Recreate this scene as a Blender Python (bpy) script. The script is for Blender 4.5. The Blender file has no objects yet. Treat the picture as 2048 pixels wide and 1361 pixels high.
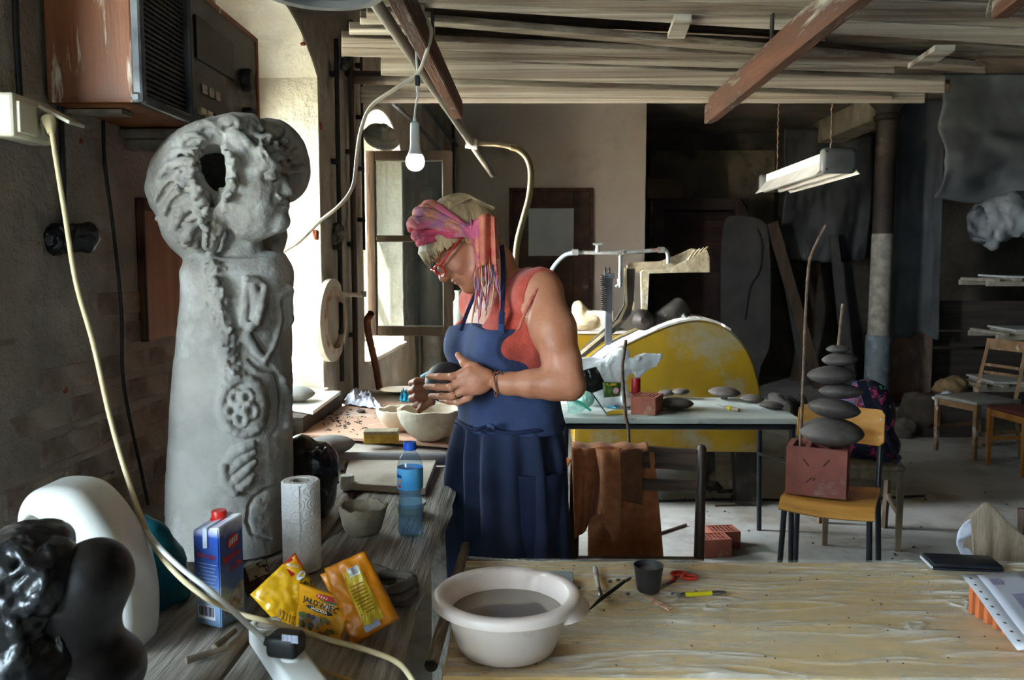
import bpy, bmesh, math, random
import numpy as np
from mathutils import Vector, Matrix, Euler
R = math.radians
sc = bpy.context.scene
COL = sc.collection
random.seed(7)
rng = np.random.default_rng(7)

# ------------------------------------------------------------------ camera
FPX = 1700.0
PITCH, YAW = R(5.2), R(1.04)
CAMZ = 1.5
cam_d = bpy.data.cameras.new('camera')
cam = bpy.data.objects.new('camera', cam_d)
COL.objects.link(cam)
cam.location = (0, 0, CAMZ)
cam.rotation_euler = Euler((R(90) - PITCH, 0, YAW), 'XYZ')
cam_d.sensor_width = 36.0
cam_d.lens = FPX / 2048 * 36.0
cam_d.clip_start = 0.02
cam_d.dof.use_dof = True
cam_d.dof.focus_distance = 2.3
cam_d.dof.aperture_fstop = 9.0
sc.camera = cam
_RM = cam.rotation_euler.to_matrix()

def at(px, py, x=None, y=None, z=None):
    """world point seen at pixel (px, py) of the 2048 x 1361 photo on a plane x=, y= or z="""
    d = _RM @ Vector(((px - 1024) / FPX, -(py - 680.5) / FPX, -1.0))
    if y is not None: t = y / d.y
    elif z is not None: t = (z - CAMZ) / d.z
    else: t = x / d.x
    return Vector((d.x * t, d.y * t, CAMZ + d.z * t))

# ------------------------------------------------------------------ sky, sun, exposure
w = bpy.data.worlds.new('sky'); sc.world = w; w.use_nodes = True
nt = w.node_tree; nt.nodes.clear()
wo = nt.nodes.new('ShaderNodeOutputWorld'); bg = nt.nodes.new('ShaderNodeBackground')
bg.inputs['Color'].default_value = (0.86, 0.93, 1.0, 1); bg.inputs['Strength'].default_value = 22.0
nt.links.new(bg.outputs[0], wo.inputs[0])
sun_d = bpy.data.lights.new('sun', 'SUN'); sun_d.energy = 70; sun_d.angle = R(0.6); sun_d.color = (1, .93, .82)
sun = bpy.data.objects.new('sun', sun_d); COL.objects.link(sun)
sun.rotation_euler = Vector((0.30, 0.60, -0.74)).to_track_quat('-Z', 'Y').to_euler()
sun.location = (-6, -6, 8)
sc.view_settings.view_transform = 'Standard'
sc.view_settings.look = 'None'
sc.view_settings.gamma = 1.0
sc.view_settings.use_curve_mapping = False
sc.view_settings.exposure = 2.6
sc.cycles.max_bounces = 8
sc.cycles.adaptive_threshold = 0.03
sc.cycles.diffuse_bounces = 5
sc.cycles.transparent_max_bounces = 16
sc.cycles.sample_clamp_indirect = 8.0
sc.cycles.caustics_reflective = False
sc.cycles.caustics_refractive = False

# ------------------------------------------------------------------ materials
def lin(c):
    if isinstance(c, str):
        c = [int(c[i:i + 2], 16) for i in (1, 3, 5)]
    return tuple(((v / 255) / 12.92 if v / 255 <= .04045 else ((v / 255 + .055) / 1.055) ** 2.4) for v in c) + (1.0,)

_M = {}
def M(name, c1, c2=None, rough=.7, scale=7.0, bump=.15, bscale=60.0, metal=0.0, stretch=(1, 1, 1), lo=.35, hi=.65,
      c3=None, s3=2.5, lo3=.55, hi3=.7, trans=0.0, ior=1.45, alpha=1.0, spec=.5, sheen=0.0, emit=0.0, detail=6.0,
      sub=0.0, bdist=.01, coord='Object', coat=0.0, thin=False, transl=0.0, bstretch=None, rough2=None):
    """procedural material: two colours mixed by noise, an optional third colour as large patches, noise bump"""
    if name in _M: return _M[name]
    m = bpy.data.materials.new(name); m.use_nodes = True
    N = m.node_tree.nodes; L = m.node_tree.links
    b = N['Principled BSDF']; out = N['Material Output']
    tc = N.new('ShaderNodeTexCoord'); mp = N.new('ShaderNodeMapping')
    mp.inputs['Scale'].default_value = stretch
    L.new(tc.outputs[coord], mp.inputs[0])
    c1 = lin(c1); c2 = lin(c2) if c2 is not None else c1
    nz = N.new('ShaderNodeTexNoise'); nz.inputs['Scale'].default_value = scale; nz.inputs['Detail'].default_value = detail
    L.new(mp.outputs[0], nz.inputs['Vector'])
    rp = N.new('ShaderNodeValToRGB'); rp.color_ramp.elements[0].position = lo; rp.color_ramp.elements[1].position = hi
    rp.color_ramp.elements[0].color = c1; rp.color_ramp.elements[1].color = c2
    L.new(nz.outputs['Fac'], rp.inputs[0])
    colout = rp.outputs[0]
    if c3 is not None:
        n3 = N.new('ShaderNodeTexNoise'); n3.inputs['Scale'].default_value = s3; n3.inputs['Detail'].default_value = 8
        n3.inputs['Roughness'].default_value = .65
        L.new(mp.outputs[0], n3.inputs['Vector'])
        r3 = N.new('ShaderNodeMapRange'); r3.inputs[1].default_value = lo3; r3.inputs[2].default_value = hi3
        L.new(n3.outputs['Fac'], r3.inputs[0])
        mx = N.new('ShaderNodeMix'); mx.data_type = 'RGBA'
        L.new(r3.outputs[0], mx.inputs[0]); L.new(colout, mx.inputs[6]); mx.inputs[7].default_value = lin(c3)
        colout = mx.outputs[2]
    L.new(colout, b.inputs['Base Color'])
    b.inputs['Roughness'].default_value = rough
    if rough2 is not None:
        rr = N.new('ShaderNodeMapRange'); rr.inputs[3].default_value = rough; rr.inputs[4].default_value = rough2
        rr.inputs[1].default_value = lo; rr.inputs[2].default_value = hi
        L.new(nz.outputs['Fac'], rr.inputs[0]); L.new(rr.outputs[0], b.inputs['Roughness'])
    b.inputs['Metallic'].default_value = metal
    b.inputs['Specular IOR Level'].default_value = spec
    b.inputs['IOR'].default_value = ior
    b.inputs['Alpha'].default_value = alpha
    b.inputs['Transmission Weight'].default_value = trans
    b.inputs['Coat Weight'].default_value = coat
    if sub: b.inputs['Subsurface Weight'].default_value = sub; b.inputs['Subsurface Radius'].default_value = (.012, .005, .003); b.inputs['Subsurface Scale'].default_value = 1.0
    if sheen: b.inputs['Sheen Weight'].default_value = sheen
    if emit:
        b.inputs['Emission Color'].default_value = c1; b.inputs['Emission Strength'].default_value = emit
    if bump:
        nb = N.new('ShaderNodeTexNoise'); nb.inputs['Scale'].default_value = bscale; nb.inputs['Detail'].default_value = 8
        nb.inputs['Roughness'].default_value = .6
        if bstretch is not None:
            mp2 = N.new('ShaderNodeMapping'); mp2.inputs['Scale'].default_value = bstretch
            L.new(tc.outputs[coord], mp2.inputs[0]); L.new(mp2.outputs[0], nb.inputs['Vector'])
        else:
            L.new(mp.outputs[0], nb.inputs['Vector'])
        bp = N.new('ShaderNodeBump'); bp.inputs['Strength'].default_value = min(1, bump); bp.inputs['Distance'].default_value = bdist
        L.new(nb.outputs['Fac'], bp.inputs['Height']); L.new(bp.outputs[0], b.inputs['Normal'])
    if transl:
        tr = N.new('ShaderNodeBsdfTranslucent'); L.new(colout, tr.inputs[0])
        ms = N.new('ShaderNodeMixShader'); ms.inputs[0].default_value = transl
        L.new(b.outputs[0], ms.inputs[1]); L.new(tr.outputs[0], ms.inputs[2]); L.new(ms.outputs[0], out.inputs[0])
    _M[name] = m
    return m

def glassmat(name, col, rough=.02, ior=1.45, tint=1.0, mixt=.9):
    """thin clear sheet: mostly transparent with a glossy reflection (real panes and films)"""
    if name in _M: return _M[name]
    m = bpy.data.materials.new(name); m.use_nodes = True
    N = m.node_tree.nodes; L = m.node_tree.links; N.clear()
    out = N.new('ShaderNodeOutputMaterial'); g = N.new('ShaderNodeBsdfGlossy'); t = N.new('ShaderNodeBsdfTransparent')
    d = N.new('ShaderNodeBsdfDiffuse'); fr = N.new('ShaderNodeFresnel')
    gm = N.new('ShaderNodeNewGeometry'); mr = N.new('ShaderNodeMapRange'); mr.inputs[3].default_value = ior; mr.inputs[4].default_value = 1 / ior
    L.new(gm.outputs['Backfacing'], mr.inputs[0]); L.new(mr.outputs[0], fr.inputs[0])
    g.inputs['Roughness'].default_value = rough; t.inputs[0].default_value = lin(col); d.inputs[0].default_value = lin(col)
    m1 = N.new('ShaderNodeMixShader'); m2 = N.new('ShaderNodeMixShader')
    m1.inputs[0].default_value = mixt
    L.new(d.outputs[0], m1.inputs[1]); L.new(t.outputs[0], m1.inputs[2])
    L.new(fr.outputs[0], m2.inputs[0]); L.new(m1.outputs[0], m2.inputs[1]); L.new(g.outputs[0], m2.inputs[2])
    L.new(m2.outputs[0], out.inputs[0])
    _M[name] = m
    return m

# ------------------------------------------------------------------ objects
_INV = {}
def _mesh_of(g):
    if isinstance(g, G):
        me = bpy.data.meshes.new('m'); g.bm.normal_update(); g.bm.to_mesh(me); g.bm.free(); return me
    return g

def obj(name, g, mat, parent=None, smooth=None, w=False, recenter=True, kind=None, label=None, sub=0):
    """one mesh object; w=True: vertices are world coordinates"""
    me = _mesh_of(g)
    me.name = name
    o = bpy.data.objects.new(name, me); COL.objects.link(o)
    mats = mat if isinstance(mat, (list, tuple)) else [mat]
    for m_ in mats: me.materials.append(m_)
    if parent is not None:
        if w: me.transform(_INV[parent.name_full])
        o.parent = parent
    elif recenter and len(me.vertices):
        co = np.empty(len(me.vertices) * 3, 'f'); me.vertices.foreach_get('co', co); co = co.reshape(-1, 3)
        c = (co.min(0) + co.max(0)) / 2; c[2] = co[:, 2].min()
        me.transform(Matrix.Translation([-float(v) for v in c])); o.location = [float(v) for v in c]
        _INV[o.name_full] = Matrix.Translation([-float(v) for v in c])
    if smooth is True:
        me.shade_smooth()
    elif isinstance(smooth, (int, float)) and smooth:
        me.shade_smooth(); me.set_sharp_from_angle(angle=R(smooth))
    if kind: o['kind'] = kind
    if label: o['label'] = label
    if sub:
        md = o.modifiers.new('subdivision', 'SUBSURF'); md.levels = sub; md.render_levels = sub
    return o

def tag(o, label, cat, group=None, kind=None):
    o['label'] = label; o['category'] = cat
    if group: o['group'] = group
    if kind: o['kind'] = kind
    return o

def thing(name, label, cat, loc=(0, 0, 0), rz=0.0, group=None, rot=None):
    o = bpy.data.objects.new(name, None); COL.objects.link(o); o.empty_display_size = .05
    o.location = loc; o.rotation_euler = rot if rot else (0, 0, rz)
    mw = Matrix.Translation(Vector(loc)) @ Euler(o.rotation_euler).to_matrix().to_4x4()
    _INV[o.name_full] = mw.inverted()
    return tag(o, label, cat, group)

def struct(o):
    o['kind'] = 'structure'; return o

def copy_tree(o, parent=None):
    c = o.copy(); COL.objects.link(c); c.parent = parent
    for ch in list(o.children): copy_tree(ch, c)
    return c

# ------------------------------------------------------------------ mesh builder
class G:
    def __init__(s): s.bm = bmesh.new()
    def _xf(s, vs, loc, rot):
        m = Matrix.Translation(Vector(loc))
        if rot is not None:
            m = m @ (rot.to_4x4() if isinstance(rot, Matrix) else Euler(rot).to_matrix().to_4x4())
        bmesh.ops.transform(s.bm, matrix=m, verts=vs)
    def box(s, c, size, rot=None, bev=0.0, seg=2, mi=0):
        r = bmesh.ops.create_cube(s.bm, size=1.0); vs = r['verts']
        bmesh.ops.scale(s.bm, vec=Vector(size), verts=vs)
        fs = list({f for v in vs for f in v.link_faces})
        if bev:
            es = list({e for v in vs for e in v.link_edges})
            q = bmesh.ops.bevel(s.bm, geom=es, offset=bev, segments=seg, profile=.5, affect='EDGES')
            vs = list({v for f in q['faces'] for v in f.verts} | {v for v in vs if v.is_valid})
            fs = list({f for v in vs for f in v.link_faces})
        for f in fs: f.material_index = mi
        s._xf(vs, c, rot); return s
    def ring(s, pts):
        return [s.bm.verts.new(p) for p in pts]
    def bridge(s, a, b, mi=0, closed=True):
        n = len(a)
        for i in range(n if closed else n - 1):
            j = (i + 1) % n
            try: f = s.bm.faces.new((a[i], a[j], b[j], b[i])); f.material_index = mi
            except ValueError: pass
    def cap(s, a, flip=False, mi=0):
        try:
            f = s.bm.faces.new(a[::-1] if flip else a); f.material_index = mi
        except ValueError: pass
    def tube(s, pts, r, n=10, caps=True, mi=0, hollow=0.0):
        pts = [Vector(p) for p in pts]; k = len(pts)
        rs = [r] * k if isinstance(r, (int, float)) else list(r)
        t0 = (pts[1] - pts[0]).normalized()
        up = Vector((0, 0, 1)) if abs(t0.z) < .9 else Vector((1, 0, 0))
        nrm = (up - t0 * up.dot(t0)).normalized(); prev = None; first = None
        for i, p in enumerate(pts):
            t = (pts[min(i + 1, k - 1)] - pts[max(i - 1, 0)])
            t = t.normalized() if t.length > 1e-9 else t0
            nrm = (nrm - t * nrm.dot(t)); nrm = nrm.normalized() if nrm.length > 1e-6 else t.orthogonal().normalized()
            bn = t.cross(nrm)
            rg = s.ring([p + (nrm * math.cos(a) + bn * math.sin(a)) * rs[i] for a in [2 * math.pi * j / n for j in range(n)]])
            if prev: s.bridge(prev, rg, mi)
            else: first = rg
            prev = rg
        if caps: s.cap(first, True, mi); s.cap(prev, False, mi)
        return s
    def lathe(s, prof, c=(0, 0, 0), n=32, mi=0, caps=True, rot=None, fn=None):
        """prof: list of (radius, z); fn(angle, r, z) -> (r, z) for wobble"""
        rings = []; vs = []
        for (r, z) in prof:
            pts = []
            for j in range(n):
                a = 2 * math.pi * j / n
                rr, zz = fn(a, r, z) if fn else (r, z)
                pts.append((rr * math.cos(a), rr * math.sin(a), zz))
            rg = s.ring(pts); rings.append(rg); vs += rg
        for a, b in zip(rings, rings[1:]): s.bridge(a, b, mi)
        if caps:
            s.cap(rings[0], True, mi); s.cap(rings[-1], False, mi)
        s._xf(vs, c, rot); return s
    def prism(s, outline, d0, d1, axis='y', bev=0.0, mi=0, rot=None, c=(0, 0, 0)):
        """2-D outline extruded between d0 and d1 along an axis"""
        def p3(p, d):
            return {'x': (d, p[0], p[1]), 'y': (p[0], d, p[1]), 'z': (p[0], p[1], d)}[axis]
        a = s.ring([p3(p, d0) for p in outline]); b = s.ring([p3(p, d1) for p in outline])
        s.bridge(a, b, mi); s.cap(a, True, mi); s.cap(b, False, mi)
        vs = a + b
        if bev:
            es = [e for e in {e for v in vs for e in v.link_edges}]
            q = bmesh.ops.bevel(s.bm, geom=es, offset=bev, segments=1, affect='EDGES')
            vs = list({v for f in q['faces'] for v in f.verts} | {v for v in vs if v.is_valid})
        bmesh.ops.recalc_face_normals(s.bm, faces=list({f for v in vs for f in v.link_faces}))
        s._xf(vs, c, rot); return s
    def sheet(s, fn, nu, nv, thick=0.0, mi=0, closed_u=False):
        """surface fn(u, v) with u, v in 0..1; thick > 0 makes it a closed slab along vertex normals"""
        V = [[Vector(fn(i / (nu if closed_u else nu - 1), j / (nv - 1))) for j in range(nv)] for i in range(nu)]
        A = [[s.bm.verts.new(p) for p in row] for row in V]
        rngu = range(nu) if closed_u else range(nu - 1)
        for i in rngu:
            i2 = (i + 1) % nu
            for j in range(nv - 1):
                f = s.bm.faces.new((A[i][j], A[i2][j], A[i2][j + 1], A[i][j + 1])); f.material_index = mi
        if thick:
            def nrm(i, j):
                a = V[(i + 1) % nu][j] if (closed_u or i < nu - 1) else V[i][j]
                b = V[(i - 1) % nu][j] if (closed_u or i > 0) else V[i][j]
                c = V[i][min(j + 1, nv - 1)]; d = V[i][max(j - 1, 0)]
                q = (a - b).cross(c - d)
                return q.normalized() if q.length > 1e-12 else Vector((0, 0, 1))
            B = [[s.bm.verts.new(V[i][j] - nrm(i, j) * thick) for j in range(nv)] for i in range(nu)]
            for i in rngu:
                i2 = (i + 1) % nu
                for j in range(nv - 1):
                    f = s.bm.faces.new((B[i][j], B[i][j + 1], B[i2][j + 1], B[i2][j])); f.material_index = mi
            for i in rngu:
                i2 = (i + 1) % nu
                s.bm.faces.new((A[i][0], B[i][0], B[i2][0], A[i2][0])).material_index = mi
                s.bm.faces.new((A[i][-1], A[i2][-1], B[i2][-1], B[i][-1])).material_index = mi
            if not closed_u:
                for j in range(nv - 1):
                    s.bm.faces.new((A[0][j], A[0][j + 1], B[0][j + 1], B[0][j])).material_index = mi
                    s.bm.faces.new((A[-1][j], B[-1][j], B[-1][j + 1], A[-1][j + 1])).material_index = mi
        return s
    def hexa(s, p, mi=0):
        """8 corner points: bottom 4 then top 4, same order"""
        v = s.ring(p)
        for q in ((3, 2, 1, 0), (4, 5, 6, 7), (0, 1, 5, 4), (1, 2, 6, 5), (2, 3, 7, 6), (3, 0, 4, 7)):
            f = s.bm.faces.new([v[i] for i in q]); f.material_index = mi
        return s

def spline(pts, n=8):
    """Catmull-Rom through the points"""
    P = [Vector(p) for p in pts]; P = [P[0] * 2 - P[1]] + P + [P[-1] * 2 - P[-2]]
    out = []
    for i in range(1, len(P) - 2):
        a, b, c, d = P[i - 1:i + 3]
        for k in range(n):
            t = k / n
            out.append(.5 * ((2 * b) + (c - a) * t + (2 * a - 5 * b + 4 * c - d) * t * t + (3 * b - a - 3 * c + d) * t ** 3))
    out.append(P[-2]); return out

def hsh(i, j, k, seed):
    v = (i * 374761393 + j * 668265263 + k * 2147483647 + seed * 974711).astype(np.int64)
    v = (v ^ (v >> 13)) * 1274126177
    v = v ^ (v >> 16)
    return (v & 0xffff).astype('f4') / 65535.0
def vnoise(Pn, scale=1.0, seed=0, octv=3):
    """value noise in -1..1 at an (n,3) array of points"""
    tot = np.zeros(len(Pn), 'f4'); amp = 1.0; nrm = 0.0
    for o in range(octv):
        q = np.asarray(Pn, 'f8') * scale * (2 ** o) + 31.7 * o
        i = np.floor(q).astype(np.int64); f = (q - i).astype('f4'); f = f * f * (3 - 2 * f)
        r = 0
        for dx in (0, 1):
            for dy in (0, 1):
                for dz in (0, 1):
                    wgt = (f[:, 0] if dx else 1 - f[:, 0]) * (f[:, 1] if dy else 1 - f[:, 1]) * (f[:, 2] if dz else 1 - f[:, 2])
                    r = r + wgt * hsh(i[:, 0] + dx, i[:, 1] + dy, i[:, 2] + dz, seed + o)
        tot += amp * (r * 2 - 1); nrm += amp; amp *= .5
    return tot / nrm
from mathutils import noise as _mn
def n1(x, y=0.0, z=0.0, scale=1.0, seed=0, octv=2):
    v = 0.0; a = 1.0; f = scale; s_ = 0.0
    for o in range(octv):
        v += a * _mn.noise(Vector((x * f + seed * 7.31 + o * 3.7, y * f - seed * 3.17, z * f + seed * 1.93))); s_ += a; a *= .5; f *= 2
    return max(-1.0, min(1.0, 1.6 * v / s_))

def displace(me, amp, scale, seed=0, octv=3, fn=None):
    n = len(me.vertices)
    co = np.empty(n * 3, 'f4'); me.vertices.foreach_get('co', co); co = co.reshape(-1, 3)
    nr = np.empty(n * 3, 'f4'); me.vertices.foreach_get('normal', nr); nr = nr.reshape(-1, 3)
    d = amp * vnoise(co, scale, seed, octv)
    if fn is not None: d = d * fn(co)
    co = co + nr * d[:, None]
    me.vertices.foreach_set('co', co.ravel().astype('f4')); me.update()
    return me

# ------------------------------------------------------------------ signed distance modelling (organic shapes)
class SDF:
    def __init__(s, lo, hi, h):
        s.lo = np.array(lo, 'f4'); s.h = h
        s.n = np.ceil((np.array(hi) - s.lo) / h).astype(int) + 1
        s.F = np.full(s.n, 1.0, 'f4')
    def _sub(s, lo, hi):
        a = np.clip(np.floor((np.array(lo) - s.lo) / s.h).astype(int), 0, s.n - 1)
        b = np.clip(np.ceil((np.array(hi) - s.lo) / s.h).astype(int) + 1, 1, s.n)
        ax = [(s.lo[i] + s.h * np.arange(a[i], b[i])).astype('f4') for i in range(3)]
        sl = tuple(slice(a[i], b[i]) for i in range(3))
        return sl, ax[0][:, None, None], ax[1][None, :, None], ax[2][None, None, :]
    def op(s, fn, lo, hi, k=0.01, mode='add'):
        pad = k + 3 * s.h
        sl, X, Y, Z = s._sub(np.array(lo) - pad, np.array(hi) + pad)
        if 0 in s.F[sl].shape: return s
        d = fn(X, Y, Z); f = s.F[sl]
        if mode == 'add':
            hh = np.clip(.5 + .5 * (f - d) / k, 0, 1) if k > 0 else (d < f)
            s.F[sl] = f * (1 - hh) + d * hh - (k * hh * (1 - hh) if k > 0 else 0)
        else:
            d = -d
            hh = np.clip(.5 - .5 * (f - d) / k, 0, 1)
            s.F[sl] = f * (1 - hh) + d * hh + k * hh * (1 - hh)
        return s
    def cone(s, a, b, r1, r2=None, k=0.01, mode='add'):
        r2 = r1 if r2 is None else r2
        a = np.array(a, 'f4'); b = np.array(b, 'f4'); ba = b - a; l2 = float(ba @ ba) + 1e-12
        def fn(X, Y, Z):
            px, py, pz = X - a[0], Y - a[1], Z - a[2]
            t = np.clip((px * ba[0] + py * ba[1] + pz * ba[2]) / l2, 0, 1)
            return np.sqrt((px - t * ba[0]) ** 2 + (py - t * ba[1]) ** 2 + (pz - t * ba[2]) ** 2) - (r1 + (r2 - r1) * t)
        rm = max(r1, r2)
        return s.op(fn, np.minimum(a, b) - rm, np.maximum(a, b) + rm, k, mode)
    def chain(s, pts, rs, k=0.01, mode='add'):
        for i in range(len(pts) - 1): s.cone(pts[i], pts[i + 1], rs[i], rs[i + 1], k, mode)
        return s
    def ell(s, c, r, rot=None, k=0.01, mode='add'):
        c = np.array(c, 'f4'); r = np.array(r, 'f4')
        m = np.array((Euler(rot).to_matrix() if not isinstance(rot, Matrix) else rot) if rot is not None else Matrix.Identity(3), 'f4')
        def fn(X, Y, Z):
            p = (X - c[0], Y - c[1], Z - c[2])
            q = [(m[0, i] * p[0] + m[1, i] * p[1] + m[2, i] * p[2]) for i in range(3)]
            k0 = np.sqrt((q[0] / r[0]) ** 2 + (q[1] / r[1]) ** 2 + (q[2] / r[2]) ** 2)
            k1 = np.sqrt((q[0] / r[0] ** 2) ** 2 + (q[1] / r[1] ** 2) ** 2 + (q[2] / r[2] ** 2) ** 2) + 1e-9
            return k0 * (k0 - 1) / k1
        rm = float(r.max()) if rot is not None else r
        return s.op(fn, c - rm, c + rm, k, mode)
    def box(s, c, half, rot=None, rad=.003, k=0.005, mode='add'):
        c = np.array(c, 'f4'); hf = np.array(half, 'f4') - rad
        m = np.array(Euler(rot).to_matrix() if rot is not None else Matrix.Identity(3), 'f4')
        def fn(X, Y, Z):
            p = (X - c[0], Y - c[1], Z - c[2])
            q = [np.abs(m[0, i] * p[0] + m[1, i] * p[1] + m[2, i] * p[2]) - hf[i] for i in range(3)]
            o = np.sqrt(np.maximum(q[0], 0) ** 2 + np.maximum(q[1], 0) ** 2 + np.maximum(q[2], 0) ** 2)
            return o + np.minimum(np.maximum(q[0], np.maximum(q[1], q[2])), 0) - rad
        rm = float(np.linalg.norm(half))
        return s.op(fn, c - rm, c + rm, k, mode)
    def poly(s, pts, yc, half, rad=.01, k=.008, mode='add'):
        """rounded extrusion along y of a polygon in (x, z)"""
        P_ = np.array(pts, 'f4')
        def fn(X, Y, Z):
            X2, Z2 = np.broadcast_arrays(X[:, 0, :], Z[:, 0, :]); d = np.full(X2.shape, 1e9, 'f4'); sg = np.ones(X2.shape, 'f4')
            n = len(P_)
            for i in range(n):
                a, b = P_[i], P_[i - 1]; ex, ez = b[0] - a[0], b[1] - a[1]; wx, wz = X2 - a[0], Z2 - a[1]
                t_ = np.clip((wx * ex + wz * ez) / (ex * ex + ez * ez + 1e-12), 0, 1)
                d = np.minimum(d, (wx - ex * t_) ** 2 + (wz - ez * t_) ** 2)
                c1 = Z2 >= a[1]; c2 = Z2 < b[1]; c3 = ex * wz > ez * wx
                sg = np.where((c1 & c2 & c3) | (~c1 & ~c2 & ~c3), -sg, sg)
            q = (np.sqrt(d) * sg)[:, None, :] + rad; r = np.abs(Y - yc) - half + rad
            return (np.sqrt(np.maximum(q, 0) ** 2 + np.maximum(r, 0) ** 2) + np.minimum(np.maximum(q, r), 0) - rad).astype('f4')
        lo = (P_[:, 0].min(), yc - half, P_[:, 1].min()); hi = (P_[:, 0].max(), yc + half, P_[:, 1].max())
        return s.op(fn, lo, hi, k, mode)
    def hit(s, px, py, y0, y1, off=0.0):
        """first surface point under a pixel, marching along the view ray from depth y0 to y1"""
        for i in range(240):
            y = y0 + (y1 - y0) * i / 239; p = at(px, py, y=y)
            q = np.round((np.array(p) - s.lo) / s.h).astype(int)
            if (q >= 0).all() and (q < s.n).all() and s.F[q[0], q[1], q[2]] < 0: return at(px, py, y=y - off)
        return None
    def cut(s, fn):
        """keep only where fn(X, Y, Z) < 0"""
        sl, X, Y, Z = s._sub(s.lo, s.lo + s.h * (s.n - 1)); s.F = np.maximum(s.F, fn(X, Y, Z)); return s
    def shell(s, t):
        s.F = np.abs(s.F + t / 2) - t / 2; return s
    def mesh(s):
        F = s.F; nx, ny, nz = F.shape
        neg = F < 0
        c = [neg[dx:nx - 1 + dx, dy:ny - 1 + dy, dz:nz - 1 + dz] for dx in (0, 1) for dy in (0, 1) for dz in (0, 1)]
        cnt = np.zeros(c[0].shape, np.uint8)
        for q in c: cnt += q
        act = (cnt > 0) & (cnt < 8)
        I, J, K = np.nonzero(act)
        idx = np.full(act.shape, -1, np.int32); idx[I, J, K] = np.arange(len(I))
        acc = np.zeros((len(I), 3), 'f4'); num = np.zeros(len(I), 'f4')
        cor = [(dx, dy, dz) for dx in (0, 1) for dy in (0, 1) for dz in (0, 1)]
        val = {q: F[I + q[0], J + q[1], K + q[2]] for q in cor}
        for p in cor:
            for ax in range(3):
                if p[ax]: continue
                q = list(p); q[ax] = 1; q = tuple(q)
                a, b = val[p], val[q]; cr = (a < 0) != (b < 0)
                t = np.where(cr, a / np.where(cr, a - b, 1), 0)
                for d in range(3): acc[:, d] += np.where(cr, p[d] + (t if d == ax else 0), 0)
                num += cr
        vv = (np.stack([I, J, K], 1) + acc / num[:, None]) * s.h + s.lo
        faces = []
        for ax in range(3):
            o1, o2 = (ax + 1) % 3, (ax + 2) % 3
            n_ = list(F.shape); sa = [slice(0, n) for n in n_]; sb = list(sa)
            sa[ax] = slice(0, n_[ax] - 1); sb[ax] = slice(1, n_[ax])
            A, B = neg[tuple(sa)], neg[tuple(sb)]
            e = np.array(np.nonzero(A != B)).T
            ok = (e[:, o1] > 0) & (e[:, o2] > 0) & (e[:, o1] < n_[o1] - 1) & (e[:, o2] < n_[o2] - 1)
            e = e[ok]
            if not len(e): continue
            fl = A[e[:, 0], e[:, 1], e[:, 2]]
            def cell(d1, d2):
                q = e.copy(); q[:, o1] += d1; q[:, o2] += d2
                return idx[q[:, 0], q[:, 1], q[:, 2]]
            quad = np.stack([cell(-1, -1), cell(0, -1), cell(0, 0), cell(-1, 0)], 1)
            quad[~fl] = quad[~fl][:, ::-1]
            faces.append(quad)
        fc = np.concatenate(faces); fc = fc[(fc >= 0).all(1)]
        me = bpy.data.meshes.new('m')
        me.vertices.add(len(vv)); me.vertices.foreach_set('co', vv.astype('f4').ravel())
        me.loops.add(fc.size); me.loops.foreach_set('vertex_index', fc.astype(np.int32).ravel())
        me.polygons.add(len(fc)); me.polygons.foreach_set('loop_start', np.arange(0, fc.size, 4, dtype=np.int32))
        me.polygons.foreach_set('loop_total', np.full(len(fc), 4, np.int32))
        me.update(calc_edges=True); me.validate()
        return me

def text_mesh(body, size, mat=None, extrude=0.0, align='CENTER', bold=0.0, squash=1.0):
    cu = bpy.data.curves.new('t', 'FONT'); cu.body = body; cu.size = size; cu.align_x = align; cu.align_y = 'CENTER'
    cu.extrude = extrude; cu.offset = bold; cu.resolution_u = 2
    o = bpy.data.objects.new('t', cu); COL.objects.link(o)
    dg = bpy.context.evaluated_depsgraph_get()
    me = bpy.data.meshes.new_from_object(o.evaluated_get(dg))
    bpy.data.objects.remove(o); bpy.data.curves.remove(cu)
    if squash != 1.0: me.transform(Matrix.Diagonal((squash, 1, 1, 1)))
    return me

def map_mesh(me, fn):
    for v in me.vertices: v.co = fn(v.co)
    me.update(); return me
# ================================================================== the room
plaster = M('old_plaster', '#b4a89b', '#8e8379', rough=.95, scale=3.0, bump=.9, bscale=16, c3='#675e56', s3=1.3, lo3=.5, hi3=.72, bdist=.03, lo=.3, hi=.7)
brickwash = M('washed_brick', '#a69889', '#867a6e', rough=.95, scale=9, bump=.8, bscale=30, c3='#6a4a3a', s3=5, lo3=.56, hi3=.75, bdist=.02)
rawbrick = M('raw_brick', '#a0522f', '#7d4027', rough=.95, scale=30, bump=.6, bscale=60)
jambwash = M('limewash', '#d3cabc', '#bfb4a4', rough=.95, scale=4, bump=.7, bscale=25, c3='#a89c8c', s3=6, lo3=.56, hi3=.72, bdist=.02)
cream = M('cream_wall', '#c2b9ac', '#b3a99c', rough=.9, scale=1.2, bump=.3, bscale=14, c3='#a6998a', s3=2.2, lo3=.55, hi3=.8)
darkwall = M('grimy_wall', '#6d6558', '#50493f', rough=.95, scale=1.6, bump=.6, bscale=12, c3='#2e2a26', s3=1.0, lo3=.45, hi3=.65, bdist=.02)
concrete = M('dusty_concrete', '#aeb0ae', '#97968f', rough=.85, scale=1.8, bump=.25, bscale=30, c3='#6f6659', s3=1.1, lo3=.5, hi3=.68)
ceilm = M('ceiling_plaster', '#8d8070', '#6c6055', rough=.95, scale=1.5, bump=.3, bscale=10)
oldwood = M('weathered_frame_wood', '#8a7a68', '#5f5143', rough=.7, scale=5, bump=.4, bscale=40, stretch=(1, 1, .15))
paneglass = glassmat('window_glass', '#b2b8b8', mixt=.89)

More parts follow.
